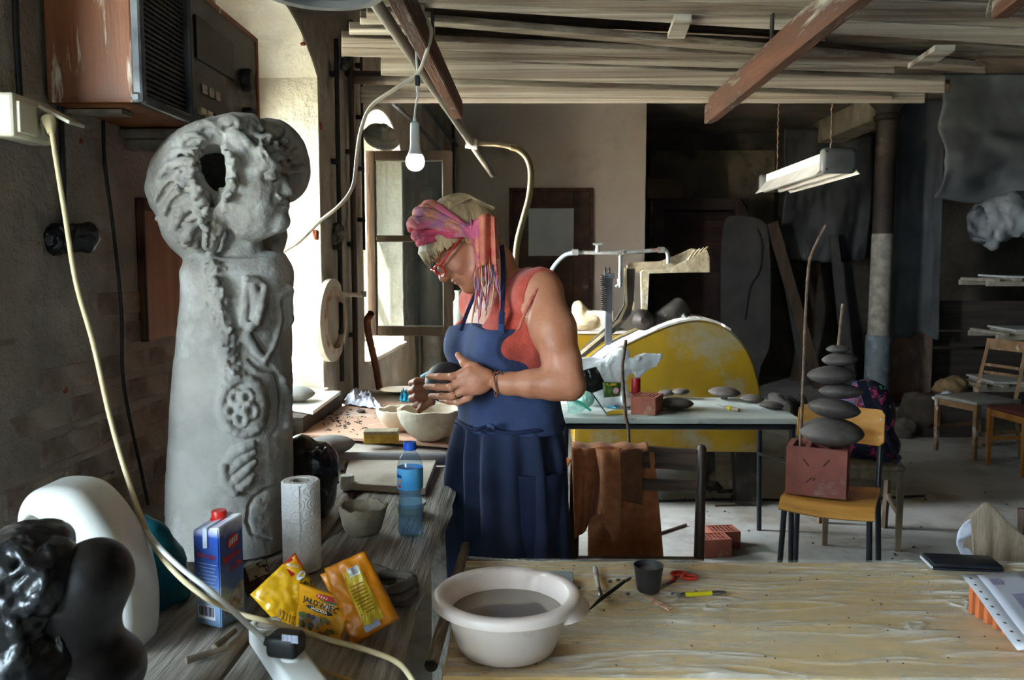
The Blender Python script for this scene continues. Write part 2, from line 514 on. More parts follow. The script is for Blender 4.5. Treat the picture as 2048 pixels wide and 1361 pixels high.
# floor
g = G(); g.box((2.5, 4.2, -.05), (11.0, 15.2, .1))
floor = struct(obj('floor', g, concrete))
g = G(); g.box((3.3, 4.2, 3.25), (9.3, 15.2, .1)); g.box((-1.74, -.75, 3.25), (.78, 4.75, .1))
ceiling = struct(obj('ceiling', g, ceilm))

# left wall with segmental-arched window openings; local y runs along the wall, x < 0 is into the wall
WX, WS = -1.02, .03
WANG = -math.atan(WS)
def wall_x(y): return WX + WS * y
WMAT = Matrix.Translation((WX, 0, 0)) @ Matrix.Rotation(WANG, 4, 'Z')
WINS = [(2.62, 3.76, .92, 2.31, .19), (4.58, 5.80, .94, 2.24, .17)]
TH = .46
def arch_pts(y0, y1, zs, rise, n=14):
    hw = (y1 - y0) / 2; rad = (hw * hw + rise * rise) / (2 * rise); cz = zs + rise - rad; cy = (y0 + y1) / 2
    a0 = math.asin(hw / rad)
    return [(cy + rad * math.sin(-a0 + 2 * a0 * i / n), cz + rad * math.cos(-a0 + 2 * a0 * i / n)) for i in range(n + 1)]
wl = bpy.data.objects.new('wall_left', None); COL.objects.link(wl)
g = G(); prev = 1.5
for (y0, y1, zs, sp, ri) in WINS:
    T_ = TH
    g.box((-T_ / 2, (prev + y0) / 2, 1.6), (T_, y0 - prev, 3.2))
    g.box((-T_ / 2, (y0 + y1) / 2, zs / 2), (T_, y1 - y0, zs))
    ap = arch_pts(y0, y1, sp, ri)
    g.prism(ap + [(y1, 3.2), (y0, 3.2)], -T_, 0, axis='x')
    prev = y1
g.box((-TH / 2, (prev + 9.6) / 2, 1.6), (TH, 9.6 - prev, 3.2))
bpy.data.objects.remove(wl)
wall_left = struct(obj('wall_left', g, plaster, recenter=False)); wall_left.matrix_world = WMAT
_INV[wall_left.name_full] = WMAT.inverted()
# limewashed reveals of the two visible windows: jamb and arch lining
for (y0, y1, zs, sp, ri) in WINS:
    g = G(); t = .012
    ap = arch_pts(y0, y1, sp, ri)
    out = [(y1, zs)] + [(y1, sp)] + ap[::-1][1:-1] + [(y0, sp), (y0, zs)]
    cy = (y0 + y1) / 2
    inn = [(cy + (p[0] - cy) * (1 - t / .55), p[1] - (t if p[1] > zs + .01 else 0)) for p in out]
    for i in range(len(out) - 1):
        a, b, c, d = out[i], out[i + 1], inn[i + 1], inn[i]
        g.hexa([(-.34, *a), (-.34, *b), (-.34, *c), (-.34, *d), (-.002, *a), (-.002, *b), (-.002, *c), (-.002, *d)])
    bmesh.ops.recalc_face_normals(g.bm, faces=g.bm.faces[:])
    obj('reveal_lining', g, jambwash, wall_left)
    g = G(); g.box((-.15, cy, zs + .012), (.34, y1 - y0 - .02, .024), bev=.004)
    obj('window_sill', g, jambwash, wall_left)
# bricks showing through the wash low on the near wall: each course brick is its own piece
bw, bh = .235, .072
bmeshes = []
for k in range(4):
    g = G(); g.box((0, 0, 0), (.02, bw - .014, bh - .014), bev=.005, seg=1)
    me = _mesh_of(g); displace(me, .004, 25, seed=k); me.materials.append(brickwash); bmeshes.append(me)
for r in range(9):
    z = .90 + r * bh
    for c in range(5):
        y = 1.64 + c * bw + (bw / 2 if r % 2 else 0)
        if y > 2.62 or (r > 6 and random.random() < .5): continue
        b = bpy.data.objects.new('brick', bmeshes[(r * 3 + c) % 4]); COL.objects.link(b); b.parent = wall_left
        b.location = (-.0055 + random.uniform(-.0025, .002) - .0006 * r, y, z); b.rotation_euler = (random.uniform(-.015, .015), 0, random.uniform(-.01, .01))
# raw orange brick corners where the plaster has broken off the window arris
for (px, py, sy, sz) in ((640, 252, .06, .05), (636, 470, .05, .055), (612, 88, .03, .02), (133, 778, .03, .03), (160, 283, .02, .02)):
    p = at(px, py, x=wall_x(3.7)) if px > 600 else at(px, py, x=-.965)
    l = WMAT.inverted() @ p
    g = G(); g.box((0, 0, 0), (.022, sy * .8, sz * .8), bev=.012, seg=3); me = _mesh_of(g); displace(me, .010, 45, seed=int(px))
    b = obj('brick', me, rawbrick, wall_left); b.location = (-.008, l.y, l.z)

# window frames and casements
def sash(parent, x, y0, y1, z0, z1, mat, rails=(.5,), st=.055, th=.045, name='casement', hinge=None, ang=0.0):
    """one glazed leaf, panes split by rails; hinge=(x, y) and ang swing it open"""
    e = G(); W = y1 - y0
    for (a, b) in ((0, st), (W - st, W)): e.box((0, (a + b) / 2, (z1 - z0) / 2), (th, b - a, z1 - z0), bev=.006, seg=1)
    zs = [0] + [r * (z1 - z0) for r in rails] + [z1 - z0]
    for i, zz in enumerate(zs):
        h = st if i in (0, len(zs) - 1) else .035
        zc = zz + h / 2 if i == 0 else (zz - h / 2 if i == len(zs) - 1 else zz)
        e.box((0, W / 2, zc), (th * .92, W - 2 * st + .004, h), bev=.005, seg=1)
    s = obj(name, e, mat, parent); s.location = (x, y0, z0) if hinge is None else (hinge[0], hinge[1], z0)
    s.rotation_euler = (0, 0, ang)
    for a, b in zip(zs, zs[1:]):
        p = G(); p.box((0, W / 2, (a + b) / 2), (.004, W - 2 * st + .01, b - a - .03))
        obj('pane', p, paneglass, s)
    return s
for n, (y0, y1, zs, sp, ri) in enumerate(WINS):
    wroot = bpy.data.objects.new('window_%d' % (n + 1), None); COL.objects.link(wroot); struct(wroot); wroot.matrix_world = WMAT
    fx = -.315
    g = G(); ft = .06
    g.box((fx, y0 + ft / 2, (zs + sp) / 2), (.08, ft, sp - zs), bev=.005, seg=1)
    g.box((fx, y1 - ft / 2, (zs + sp) / 2), (.08, ft, sp - zs), bev=.005, seg=1)
    g.box((fx, (y0 + y1) / 2, zs + .05), (.08, y1 - y0, .10), bev=.005, seg=1)
    g.prism(arch_pts(y0, y1, sp, ri) + [(y1, sp - .09), (y0, sp - .09)], fx - .04, fx + .04, axis='x')
    g.box((fx, (y0 + y1) / 2, (zs + sp) / 2), (.05, .05, sp - zs))
    obj('window_frame', g, oldwood, wroot)
    cy = (y0 + y1) / 2
    if n == 1:
        # the near leaf stands open at right angles into the room
        sash(wroot, 0, 0, .47, 1.10, 2.10, oldwood, rails=(.53,), hinge=(.005, y0 + .06), ang=R(-88), name='casement')
        sash(wroot, fx, cy + .02, y1 - ft, zs + .10, sp - .09, oldwood)
    else:
        sash(wroot, fx, y0 + ft, cy - .02, zs + .10, sp - .09, oldwood)
        sash(wroot, fx, cy + .02, y1 - ft, zs + .10, sp - .09, oldwood)
    ld = bpy.data.lights.new('window_portal', 'AREA'); ld.shape = 'RECTANGLE'; ld.size = y1 - y0; ld.size_y = sp + ri - zs
    ld.cycles.is_portal = True
    lo = bpy.data.objects.new('window_portal', ld); COL.objects.link(lo)
    lo.matrix_world = WMAT @ Matrix.Translation((-TH - .01, cy, (zs + sp + ri) / 2)) @ Euler((0, R(-90), 0)).to_matrix().to_4x4() @ Matrix.Rotation(R(90), 4, 'Z')

# outside ground
gravel = M('pale_gravel', '#d6cbb4', '#c0b59e', rough=1, scale=3, bump=.3)
g = G(); g.box((-9.6, 3, -.35), (16, 40, .1)); struct(obj('ground_outside', g, gravel))

# back cream wall, deeper bay behind it, right wall, wall behind the camera
XC = wall_x(9.0)
g = G(); g.box(((XC - .3 + 1.23) / 2, 9.15, 1.6), (1.23 - XC + .3, .3, 3.2)); wall_back = struct(obj('wall_back', g, cream))
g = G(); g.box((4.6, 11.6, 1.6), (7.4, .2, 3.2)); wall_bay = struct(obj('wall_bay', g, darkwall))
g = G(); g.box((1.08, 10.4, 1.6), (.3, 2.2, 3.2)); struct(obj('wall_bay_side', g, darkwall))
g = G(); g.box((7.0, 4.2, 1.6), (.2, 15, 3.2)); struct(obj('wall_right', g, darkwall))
g = G(); FX0, FX1, FZ0, FZ1 = -.95, -.25, 1.55, 2.3
g.box(((-2.3 + FX0) / 2, -3.1, 1.6), (FX0 + 2.3, .14, 3.2)); g.box(((FX1 + 7.1) / 2, -3.1, 1.6), (7.1 - FX1, .14, 3.2))
g.box(((FX0 + FX1) / 2, -3.1, FZ0 / 2), (FX1 - FX0, .14, FZ0)); g.box(((FX0 + FX1) / 2, -3.1, (FZ1 + 3.2) / 2), (FX1 - FX0, .14, 3.2 - FZ1))
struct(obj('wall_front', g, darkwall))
wf = bpy.data.objects.new('window_4', None); COL.objects.link(wf); struct(wf); wf.location = ((FX0 + FX1) / 2, -3.1, FZ0)  # unseen window added behind the camera to brighten the room
g = G()
for x in (-.325, 0, .325): g.box((x, 0, .375), (.05, .06, .75))
for z in (.03, .72): g.box((0, 0, z), (.68, .05, .05))
obj('window_frame', g, oldwood, wf)
for x in (-.165, .165):
    g = G(); g.box((x, 0, .375), (.3, .004, .75)); obj('pane', g, paneglass, wf)
ld = bpy.data.lights.new('window_portal', 'AREA'); ld.shape = 'RECTANGLE'; ld.size = FX1 - FX0; ld.size_y = FZ1 - FZ0; ld.cycles.is_portal = True
lo = bpy.data.objects.new('window_portal', ld); COL.objects.link(lo); lo.location = ((FX0 + FX1) / 2, -3.19, (FZ0 + FZ1) / 2); lo.rotation_euler = (R(90), 0, 0)
# unseen bay added beside the camera: set back so its window lights the statue
RX, RY0, RY1, RZ0, RZ1 = -2.05, -1.7, .25, .90, 2.35
g = G()
g.box((RX, (-3.1 + RY0) / 2, 1.6), (.14, RY0 + 3.1, 3.2)); g.box((RX, (RY1 + 1.62) / 2, 1.6), (.14, 1.62 - RY1, 3.2))
g.box((RX, (RY0 + RY1) / 2, RZ0 / 2), (.14, RY1 - RY0, RZ0)); g.box((RX, (RY0 + RY1) / 2, (RZ1 + 3.2) / 2), (.14, RY1 - RY0, 3.2 - RZ1))
g.box((-1.7, 1.56, 1.6), (.6, .12, 3.2))
struct(obj('wall_left_added_bay', g, plaster))
wf = bpy.data.objects.new('window_3', None); COL.objects.link(wf); struct(wf); wf.location = (RX, (RY0 + RY1) / 2, RZ0)
g = G(); hw_ = (RY1 - RY0) / 2; hh_ = RZ1 - RZ0
for y in (-hw_ + .025, 0, hw_ - .025): g.box((0, y, hh_ / 2), (.06, .05, hh_))
for z in (.03, hh_ * .6, hh_ - .03): g.box((0, 0, z), (.05, 2 * hw_, .05))
obj('window_frame', g, oldwood, wf)
for y in (-hw_ / 2, hw_ / 2):
    g = G(); g.box((0, y, hh_ / 2), (.004, hw_, hh_)); obj('pane', g, glassmat('dimming_glass', '#ccd4d8', mixt=.9), wf)  # panes tinted to hold back some of this window's daylight
ld = bpy.data.lights.new('window_portal', 'AREA'); ld.shape = 'RECTANGLE'; ld.size = RY1 - RY0; ld.size_y = RZ1 - RZ0; ld.cycles.is_portal = True
lo = bpy.data.objects.new('window_portal', ld); COL.objects.link(lo); lo.location = (RX - .09, (RY0 + RY1) / 2, (RZ0 + RZ1) / 2); lo.rotation_euler = (Euler((0, R(-90), 0)).to_matrix() @ Matrix.Rotation(R(90), 3, 'Z')).to_euler()

# brown door in the cream wall
doorwood = M('worn_brown_door', '#4d3426', '#2f2019', rough=.75, scale=6, bump=.3, bscale=50, c3='#8d8378', s3=7, lo3=.62, hi3=.75)
milk = M('pane_grey_reflection', '#9fa5a6', '#8b9396', rough=.35, scale=2, bump=0)  # the pane's reflection painted as a flat pale grey
dp0 = at(1025, 383, y=8.96); dp1 = at(1180, 383, y=8.96); q0 = at(1057, 417, y=8.96); q1 = at(1147, 512, y=8.96)
droot = bpy.data.objects.new('door_1', None); COL.objects.link(droot); struct(droot); droot.location = ((dp0.x + dp1.x) / 2, 8.96, 0)
_INV[droot.name_full] = Matrix.Translation(-droot.location)
g = G(); yy = 8.965
def rect(g, x0, x1, z0, z1, y, t, bev=0): g.box(((x0 + x1) / 2, y, (z0 + z1) / 2), (x1 - x0, t, z1 - z0), bev=bev, seg=1)
rect(g, dp0.x, q0.x, 0, dp0.z, yy, .05, .006); rect(g, q1.x, dp1.x, 0, dp0.z, yy, .05, .006)
rect(g, q0.x, q1.x, q0.z, dp0.z, yy, .05, .006); rect(g, q0.x, q1.x, 0, q1.z, yy, .05, .006)
obj('door_leaf', g, doorwood, droot, w=True)
g = G(); rect(g, q0.x, q1.x, q1.z, q0.z, yy, .012); obj('pane', g, milk, droot, w=True)
g = G()
rect(g, dp0.x - .035, dp0.x, 0, dp0.z + .035, yy + .01, .06); rect(g, dp1.x, dp1.x + .035, 0, dp0.z + .035, yy + .01, .06); rect(g, dp0.x, dp1.x, dp0.z, dp0.z + .035, yy + .01, .06)
obj('door_frame', g, M('rust_edge', '#5b4030', '#3c2a20', rough=.9, scale=20), droot, w=True)

# loft planks laid on hung joists: each plank is a piece of the ceiling
plankm = [M('loft_plank_%d' % i, a, b, rough=.85, scale=9, bump=.8, bscale=26, stretch=(.12, 3, 3), c3=c, s3=2.0, lo3=.50, hi3=.66, lo=.38, hi=.6)
          for i, (a, b, c) in enumerate((('#c4bbb0', '#a2978b', '#75665a'), ('#b8aea2', '#94897d', '#6a5a4e'), ('#aea294', '#8c8072', '#6e5849')))]
gapshade = M('plank_gap_shade', '#5d4a39', '#3c2f25', rough=.9, scale=5, bump=.4, stretch=(.25, 3, 3))  # dark colour for the shade seen through the plank gaps
ZP = 2.29
_INV[ceiling.name_full] = Matrix.Translation(-ceiling.location)
def plank(l, r, mi, z=ZP, t=.024, mat=None, split=0):
    """l, r = (pixel x, near-edge y, far-edge y) of the underside at the left and right end"""
    a = at(l[0], l[1], z=z); b = at(r[0], r[1], z=z); c = at(r[0], r[2], z=z); d = at(l[0], l[2], z=z)
    n = split + 1
    for k in range(n):
        f0, f1 = k / n, (k + 1) / n - (.03 if k < n - 1 else 0)
        q = [a.lerp(d, f0), b.lerp(c, f0), b.lerp(c, f1), a.lerp(d, f1)]
        dz = random.uniform(0, .004)
        g = G(); g.hexa([p + Vector((0, 0, dz)) for p in q] + [p + Vector((0, 0, t + dz)) for p in q])
        bmesh.ops.recalc_face_normals(g.bm, faces=g.bm.faces[:])
        es = g.bm.edges[:]; bmesh.ops.bevel(g.bm, geom=es, offset=.003, segments=1, affect='EDGES')
        obj('plank', g, mat or plankm[(mi + k) % 3], ceiling, w=True)
plank((600, -190, -150), (2300, -120, -70), 1, split=0)
plank((640, -145, -100), (2300, -68, -25), 2, split=0)
plank((660, -98, -50), (2300, -22, 18), 0, split=0)
plank((690, -48, 1), (2200, 20, 62), 1, split=1)
plank((835, 3, 15), (2130, 64, 97), 0)
plank((790, 38, 48), (1972, 136, 150), 2, z=ZP - .003)
plank((683, 75, 113), (1790, 124, 147), 0, split=1)
plank((762, 115, 152), (1890, 163, 187), 1)
plank((800, 166, 181), (1785, 193, 203), 2)
plank((722, 184, 207), (1850, 189, 207), 0, z=ZP + .01, split=1)
plank((698, 58, 70), (870, 60, 72), 0)
plank((720, 37, 50), (862, 37, 50), 1)
plank((733, 26, 38), (850, 24, 36), 2, z=ZP - .026)
plank((643, 12, 22), (800, -4, 14), 0, z=ZP - .026)
plank((640, 150, 168), (1900, 168, 186), 1, z=ZP + .12, mat=gapshade)
plank((800, 20, 40), (2050, 70, 100), 1, z=ZP + .14, mat=gapshade)
plank((780, 52, 76), (1950, 110, 130), 1, z=ZP + .10, mat=gapshade)
plank((1650, 60, 84), (2060, 100, 132), 2, z=ZP + .05)
# short cross battens bridging the gap between planks
for (p, q, wd) in (((1366, 44), (1352, 72), 34), ((1890, 104), (1835, 132), 40), ((2010, -10), (1996, 30), 50)):
    a0, a1 = at(p[0] - wd / 2, p[1] - 3, z=ZP - .02), at(p[0] + wd / 2, p[1] - 3, z=ZP - .02); b0, b1 = at(q[0] - wd / 2, q[1] + 6, z=ZP - .02), at(q[0] + wd / 2, q[1] + 6, z=ZP - .02)
    g = G(); qd = [a0, a1, b1, b0]; g.hexa(qd + [v + Vector((0, 0, .02)) for v in qd]); bmesh.ops.recalc_face_normals(g.bm, faces=g.bm.faces[:])
    obj('batten', g, plankm[0], ceiling, w=True)
# plaster lath above, closing the loft from the ceiling void

joistm = M('red_brown_joist', '#6b4029', '#3d261b', rough=.8, scale=5, bump=.5, bscale=35, c3='#a59a8a', s3=5, lo3=.55, hi3=.68, stretch=(3, .4, 3))
def joist(a, b, wdt, h, label, notch=False):
    d = (b - a); L = d.length; ang = math.atan2(d.x, d.y)
    t = thing('ceiling_joist', label, 'beam', loc=a, rz=-ang)
    g = G(); g.box((0, L / 2, h / 2), (wdt, L - (.08 if notch else 0), h), bev=.004, seg=1); obj('timber', g, joistm, t)
    if notch:
        g = G(); g.box((-.002, L - .005, h * .42), (wdt * .95, .085, h * .8), bev=.004, seg=1); obj('joist_end', g, joistm, t)
    # hanger irons up to the slab
    for f in (.12, .6):
        g = G(); g.box((0, L * f, (3.2 - a.z + h) / 2), (.006, .03, 3.2 - a.z - h)); obj('hanger_iron', g, M('black_iron', '#2a2725', '#3a322c', rough=.6, metal=.6, scale=20), t)
    return t
ZJ = 2.10
a = at(790, 0, z=ZJ); b = at(915, 238, z=ZJ); a = a + (a - b) * .35
joist(a, b, .042, .075, 'rusty red-brown timber joist on the left, the lamp cable looped over it')
a = at(1732, 0, z=ZJ); b = at(1422, 246, z=ZJ); a = a + (a - b) * .35
joist(a, b, .042, .10, 'grey-brown timber joist slanting across the right of the plank ceiling', notch=True)
a = at(2075, -20, z=ZJ); b = at(2000, 38, z=ZJ); a = a + (a - b) * 1.0
joist(a, b, .042, .075, 'short pale joist end in the top right corner')
# ================================================================== benches and tables
def o2(pts, y): return [((lambda p: (p.x, p.z))(at(a, b, y=y))) for a, b in pts]
ironm = M('black_iron', '#2a2725', '#3a322c', rough=.6, metal=.6, scale=20)
benchm = M('bench_wood', '#aaa196', '#71685d', rough=.8, scale=14, bump=.8, bscale=18, stretch=(5, .35, 3), c3='#c9c4bb', s3=1.6, lo3=.5, hi3=.8, bstretch=(6, .3, 3), bdist=.012)
BZ = .86
wb = thing('workbench', 'long grey weathered plank workbench along the window wall', 'workbench', loc=(-.6, 2.5, 0))
for i, (x0, x1, y0, y1, dz) in enumerate(((-.475, -.205, .55, 2.62, 0), (-.70, -.487, .5, 2.66, -.004), (-.935, -.712, .5, 2.70, -.002))):
    def top(u, v, x0=x0, x1=x1, y0=y0, y1=y1, dz=dz, i=i):
        x = x0 + (x1 - x0) * u; y = y0 + (y1 - y0) * v
        e = min(u, 1 - u) * (x1 - x0)
        z = BZ + dz - (.012 * max(0, 1 - e / .012) ** 2) + .0015 * n1(x, y, 0, 30, i)
        if i == 0 and u > .95: x += .012 * n1(y, 3, 0, 7, 5)
        return (x, y, z)
    g = G(); g.sheet(top, 15, 60, thick=.065)
    bmesh.ops.recalc_face_normals(g.bm, faces=g.bm.faces[:])
    o = obj('plank', g, benchm, wb, w=True, smooth=40)
g = G(); g.box((-.545, 3.49, BZ - .035), (.63, 1.70, .05), bev=.004); obj('far_top', g, M('far_bench_top', '#b9aea2', '#9c9186', rough=.8, scale=6, bump=.3, c3='#d8d3ca', s3=3), wb, w=True)
for (x, y) in ((-.24, .9), (-.24, 2.45), (-.9, .9), (-.9, 2.45), (-.24, 4.2), (-.86, 4.2)):
    g = G(); g.box((x, y, .4), (.08, .09, .79), bev=.005); obj('leg', g, benchm, wb, w=True)
g = G(); g.box((-.25, 1.7, .15), (.05, 1.5, .1), bev=.005); obj('stretcher', g, benchm, wb, w=True)

# front table under clear plastic film
tabw = M('table_wood', '#e6c68a', '#d2ac68', rough=.6, scale=5, bump=.1, stretch=(.4, 4, 1), c3='#dccaa0', s3=2.5, lo3=.5, hi3=.7)
ft = thing('work_table', 'low wooden table covered with crumpled clear plastic film in the foreground', 'table', loc=(.65, 1.8, 0))
TX0, TX1, TY0, TY1, TZ = -.155, 1.55, 1.49, 2.10, .748
g = G(); g.box(((TX0 + TX1) / 2, (TY0 + TY1) / 2, TZ - .02), (TX1 - TX0, TY1 - TY0, .036), bev=.004); obj('tabletop', g, tabw, ft, w=True)
for x in (TX0 + .06, TX1 - .06):
    for y in (TY0 + .06, TY1 - .06):
        g = G(); g.box((x, y, .355), (.055, .055, .71), bev=.004); obj('leg', g, tabw, ft, w=True)
g = G(); g.box(((TX0 + TX1) / 2, TY0 + .05, TZ - .08), (TX1 - TX0 - .1, .02, .08)); g.box(((TX0 + TX1) / 2, TY1 - .05, TZ - .08), (TX1 - TX0 - .1, .02, .08)); obj('apron_rail', g, tabw, ft, w=True)
filmm = bpy.data.materials.new('sheen_plastic_film'); filmm.use_nodes = True
_N = filmm.node_tree.nodes; _L = filmm.node_tree.links; _N.clear()
_o = _N.new('ShaderNodeOutputMaterial'); _t = _N.new('ShaderNodeBsdfTransparent'); _p = _N.new('ShaderNodeBsdfPrincipled'); _m = _N.new('ShaderNodeMixShader')
_p.inputs['Base Color'].default_value = lin('#e6e2d8'); _p.inputs['Roughness'].default_value = .22
_tc = _N.new('ShaderNodeTexCoord'); _mp = _N.new('ShaderNodeMapping'); _mp.inputs['Scale'].default_value = (.8, 2.4, 1)
_n = _N.new('ShaderNodeTexNoise'); _n.inputs['Scale'].default_value = 3.5; _n.inputs['Detail'].default_value = 9; _n.inputs['Roughness'].default_value = .7; _n.inputs['Distortion'].default_value = .6
_r = _N.new('ShaderNodeMapRange'); _r.inputs[1].default_value = .38; _r.inputs[2].default_value = .68; _r.inputs[3].default_value = .10; _r.inputs[4].default_value = .46  # whitish streaks in the opacity imitate reflections on the film
_L.new(_tc.outputs['Object'], _mp.inputs[0]); _L.new(_mp.outputs[0], _n.inputs['Vector']); _L.new(_n.outputs['Fac'], _r.inputs[0])
_nb = _N.new('ShaderNodeTexNoise'); _nb.inputs['Scale'].default_value = 14; _nb.inputs['Detail'].default_value = 4; _nb.inputs['Distortion'].default_value = 2.5; _L.new(_mp.outputs[0], _nb.inputs['Vector'])
_bp = _N.new('ShaderNodeBump'); _bp.inputs['Strength'].default_value = .35; _bp.inputs['Distance'].default_value = .006; _L.new(_nb.outputs['Fac'], _bp.inputs['Height']); _L.new(_bp.outputs[0], _p.inputs['Normal'])
_at = _N.new('ShaderNodeAttribute'); _at.attribute_name = 'fold'; _ax = _N.new('ShaderNodeMath'); _ax.operation = 'ADD'; _ax.use_clamp = True; _L.new(_r.outputs[0], _ax.inputs[0]); _L.new(_at.outputs['Fac'], _ax.inputs[1])
_L.new(_ax.outputs[0], _m.inputs[0]); _L.new(_t.outputs[0], _m.inputs[1]); _L.new(_p.outputs[0], _m.inputs[2]); _L.new(_m.outputs[0], _o.inputs[0])
nu, nv = 620, 260
P = np.stack(np.meshgrid(np.linspace(0, 1, nu), np.linspace(0, 1, nv), indexing='ij'), -1).reshape(-1, 2)
X = TX0 - .004 + (TX1 - TX0 + .008) * P[:, 0]; Y = TY0 - .004 + (TY1 - TY0 + .008) * P[:, 1]
def nn(a, b, seed, o=2): return vnoise(np.stack([a, b, np.zeros_like(a)], 1), 1.0, seed, o)
wx = .07 * nn(X * 4, Y * 4, 21); wy = .06 * nn(X * 3, Y * 4, 22)
def crease(a, b, seed, width, o=1): return np.clip(1 - np.abs(nn(a, b, seed, o)) / width, 0, 1)
gate = np.clip(nn(X * 2.2, Y * 4, 27) * 2.5 + .5, 0, 1); gate2 = np.clip(nn(X * 2.6 + 5, Y * 4, 29) * 2.5 + .3, 0, 1); gate3 = np.clip(nn(X * 5 + 9, Y * 9, 35) * 3 + .4, 0, 1)
c1 = crease((X + wx) * 1.7, (Y + wy) * 15, 11, .16, 3) * gate3; c2 = crease((X + wx) * 2.6 + 2 * Y, (Y + wy) * 24 - X, 14, .2, 3) * gate
c3 = crease((X + wx) * 9 - (Y + wy) * 6, (Y + wy) * 11 + X * 4, 17, .14, 3) * gate2 * gate3; c4 = crease((X + wx) * 11 + (Y + wy) * 9, (Y + wy) * 12 - X * 5, 23, .12, 3) * (1 - gate) * gate3
ridge = np.maximum.reduce([c1 * .9, c2 * .6, c3 * .9, c4 * .8])
fine = crease(X * 9 + wx * 30, Y * 50, 31, .35, 2) * .4 * np.clip(nn(X * 3, Y * 3, 33) * 2 + .5, 0, 1)
Zf = .001 + 0.0060 * ridge ** 1.3 + .0022 * fine + .0015 * (nn(X * 6, Y * 14, 19, 2) + 1) * .5
Z = TZ + Zf; Z[P[:, 1] < .01] -= .014; Z[P[:, 0] < .004] -= .02
ii = np.arange((nu - 1) * nv).reshape(nu - 1, nv)[:, :-1].ravel()
me = bpy.data.meshes.new('film'); fq = np.stack([ii, ii + nv, ii + nv + 1, ii + 1], 1).astype(np.int32)
me.vertices.add(len(X)); me.vertices.foreach_set('co', np.stack([X, Y, Z], 1).astype('f4').ravel())
me.loops.add(fq.size); me.loops.foreach_set('vertex_index', fq.ravel()); me.polygons.add(len(fq)); me.polygons.foreach_set('loop_start', np.arange(0, fq.size, 4, dtype=np.int32)); me.polygons.foreach_set('loop_total', np.full(len(fq), 4, np.int32)); me.update(calc_edges=True)
at_ = me.attributes.new('fold', 'FLOAT', 'POINT'); at_.data.foreach_set('value', np.clip(ridge ** 1.6 * .5 + fine * .45, 0, 1).astype('f4'))  # folds made whiter, as if catching the light
obj('plastic_film', me, filmm, ft, w=True, smooth=True)
TT = TZ + .006   # where things rest on the film

# second table with pale top and black steel frame
t2m = M('pale_tabletop', '#b9c2bd', '#a2aba6', rough=.45, scale=4, bump=.1, c3='#7d7c72', s3=5, lo3=.55, hi3=.7)
t2 = thing('steel_frame_table', 'pale grey-green table on a black tube frame in front of the yellow saw', 'table', loc=(.8, 4.35, 0))
g = G(); g.box((.745, 4.40, .735), (1.15, .64, .03), bev=.006); obj('tabletop', g, t2m, t2, w=True)
blk = M('black_paint_steel', '#17181b', '#22242a', rough=.35, scale=15, bump=.05)
g = G()
for (a, b) in (((.19, 4.11), (1.29, 4.11)), ((.19, 4.69), (1.29, 4.69)), ((.19, 4.11), (.19, 4.69)), ((1.29, 4.11), (1.29, 4.69))):
    g.tube([(a[0], a[1], .703), (b[0], b[1], .703)], .016, 8)
obj('frame', g, blk, t2, w=True, smooth=60)
for (x, y) in ((.19, 4.11), (1.29, 4.11), (.19, 4.69), (1.29, 4.69)):
    g = G(); g.tube([(x, y, .70), (x + (.015 if x > .5 else -.015), y, 0)], .014, 10); obj('leg', g, blk, t2, w=True, smooth=60)
g = G(); g.tube([(1.29, 4.12, .52), (1.29, 4.68, .44)], .010, 8); obj('brace', g, blk, t2, w=True, smooth=60)

# ================================================================== yellow stone saw
yel = M('chipped_yellow_paint', '#9a7c0c', '#86690a', rough=.5, scale=4, bump=.2, bscale=20, c3='#8d8874', s3=3.2, lo3=.50, hi3=.66)
dustw = M('plaster_dust', '#d6d2c8', '#bdb7aa', rough=.95, scale=10, bump=.4)
grey_steel = M('dusty_dark_steel', '#4a4640', '#2f2c29', rough=.65, metal=.4, scale=9, bump=.2, c3='#a59678', s3=6, lo3=.58, hi3=.75)
slurry = M('slurry_coated_steel', '#b3a588', '#8a7a5e', rough=.9, scale=14, bump=.7, bscale=45, c3='#d8cfb8', s3=7)
sw = thing('stone_saw', 'big yellow stone-cutting saw with rounded blade housing behind the table', 'machine', loc=(.95, 5.5, 0))
SY = 5.10
outl = [(1150, 905), (1150, 790), (1172, 745), (1225, 705), (1290, 672), (1345, 650), (1392, 641), (1430, 646), (1462, 662), (1488, 690), (1507, 726), (1519, 770), (1524, 820), (1522, 870), (1515, 905)]
def smooth_outline(pts, n=4):
    return [(p.x, p.y) for p in spline([(a, b, 0) for a, b in pts], n)]
ol = o2(smooth_outline(outl[1:]) + [(1515, 905), (1150, 905)], SY)
g = G(); g.prism(ol, SY, SY + .55, axis='y'); es = [e for e in g.bm.edges if abs(e.verts[0].co.y - e.verts[1].co.y) < 1e-5 and min(e.verts[0].co.y, e.verts[1].co.y) < SY + .01]
bmesh.ops.bevel(g.bm, geom=es, offset=.012, segments=2, affect='EDGES'); obj('blade_housing', g, yel, sw, w=True, smooth=35)
top = smooth_outline(outl[2:9], 6)
ta = [at(a, b, y=SY) for a, b in top]
g = G()
for i in range(len(ta) - 1):
    a, b = ta[i], ta[i + 1]; up = Vector((0, 0, .012 + .006 * n1(i * .3, 1, 0, 1, 3)))
    y0 = Vector((0, .0, 0)); y1 = Vector((0, .4, 0))
    g.hexa([a, b, b + y1, a + y1, a + up, b + up, b + up + y1, a + up + y1])
bmesh.ops.remove_doubles(g.bm, verts=g.bm.verts[:], dist=.0005); bmesh.ops.recalc_face_normals(g.bm, faces=g.bm.faces[:])
obj('dust_crust', g, dustw, sw, w=True, smooth=40)
a0 = at(1100, 668, y=5.75); a1 = at(1252, 668, y=5.75); zb = at(1150, 800, y=5.75).z
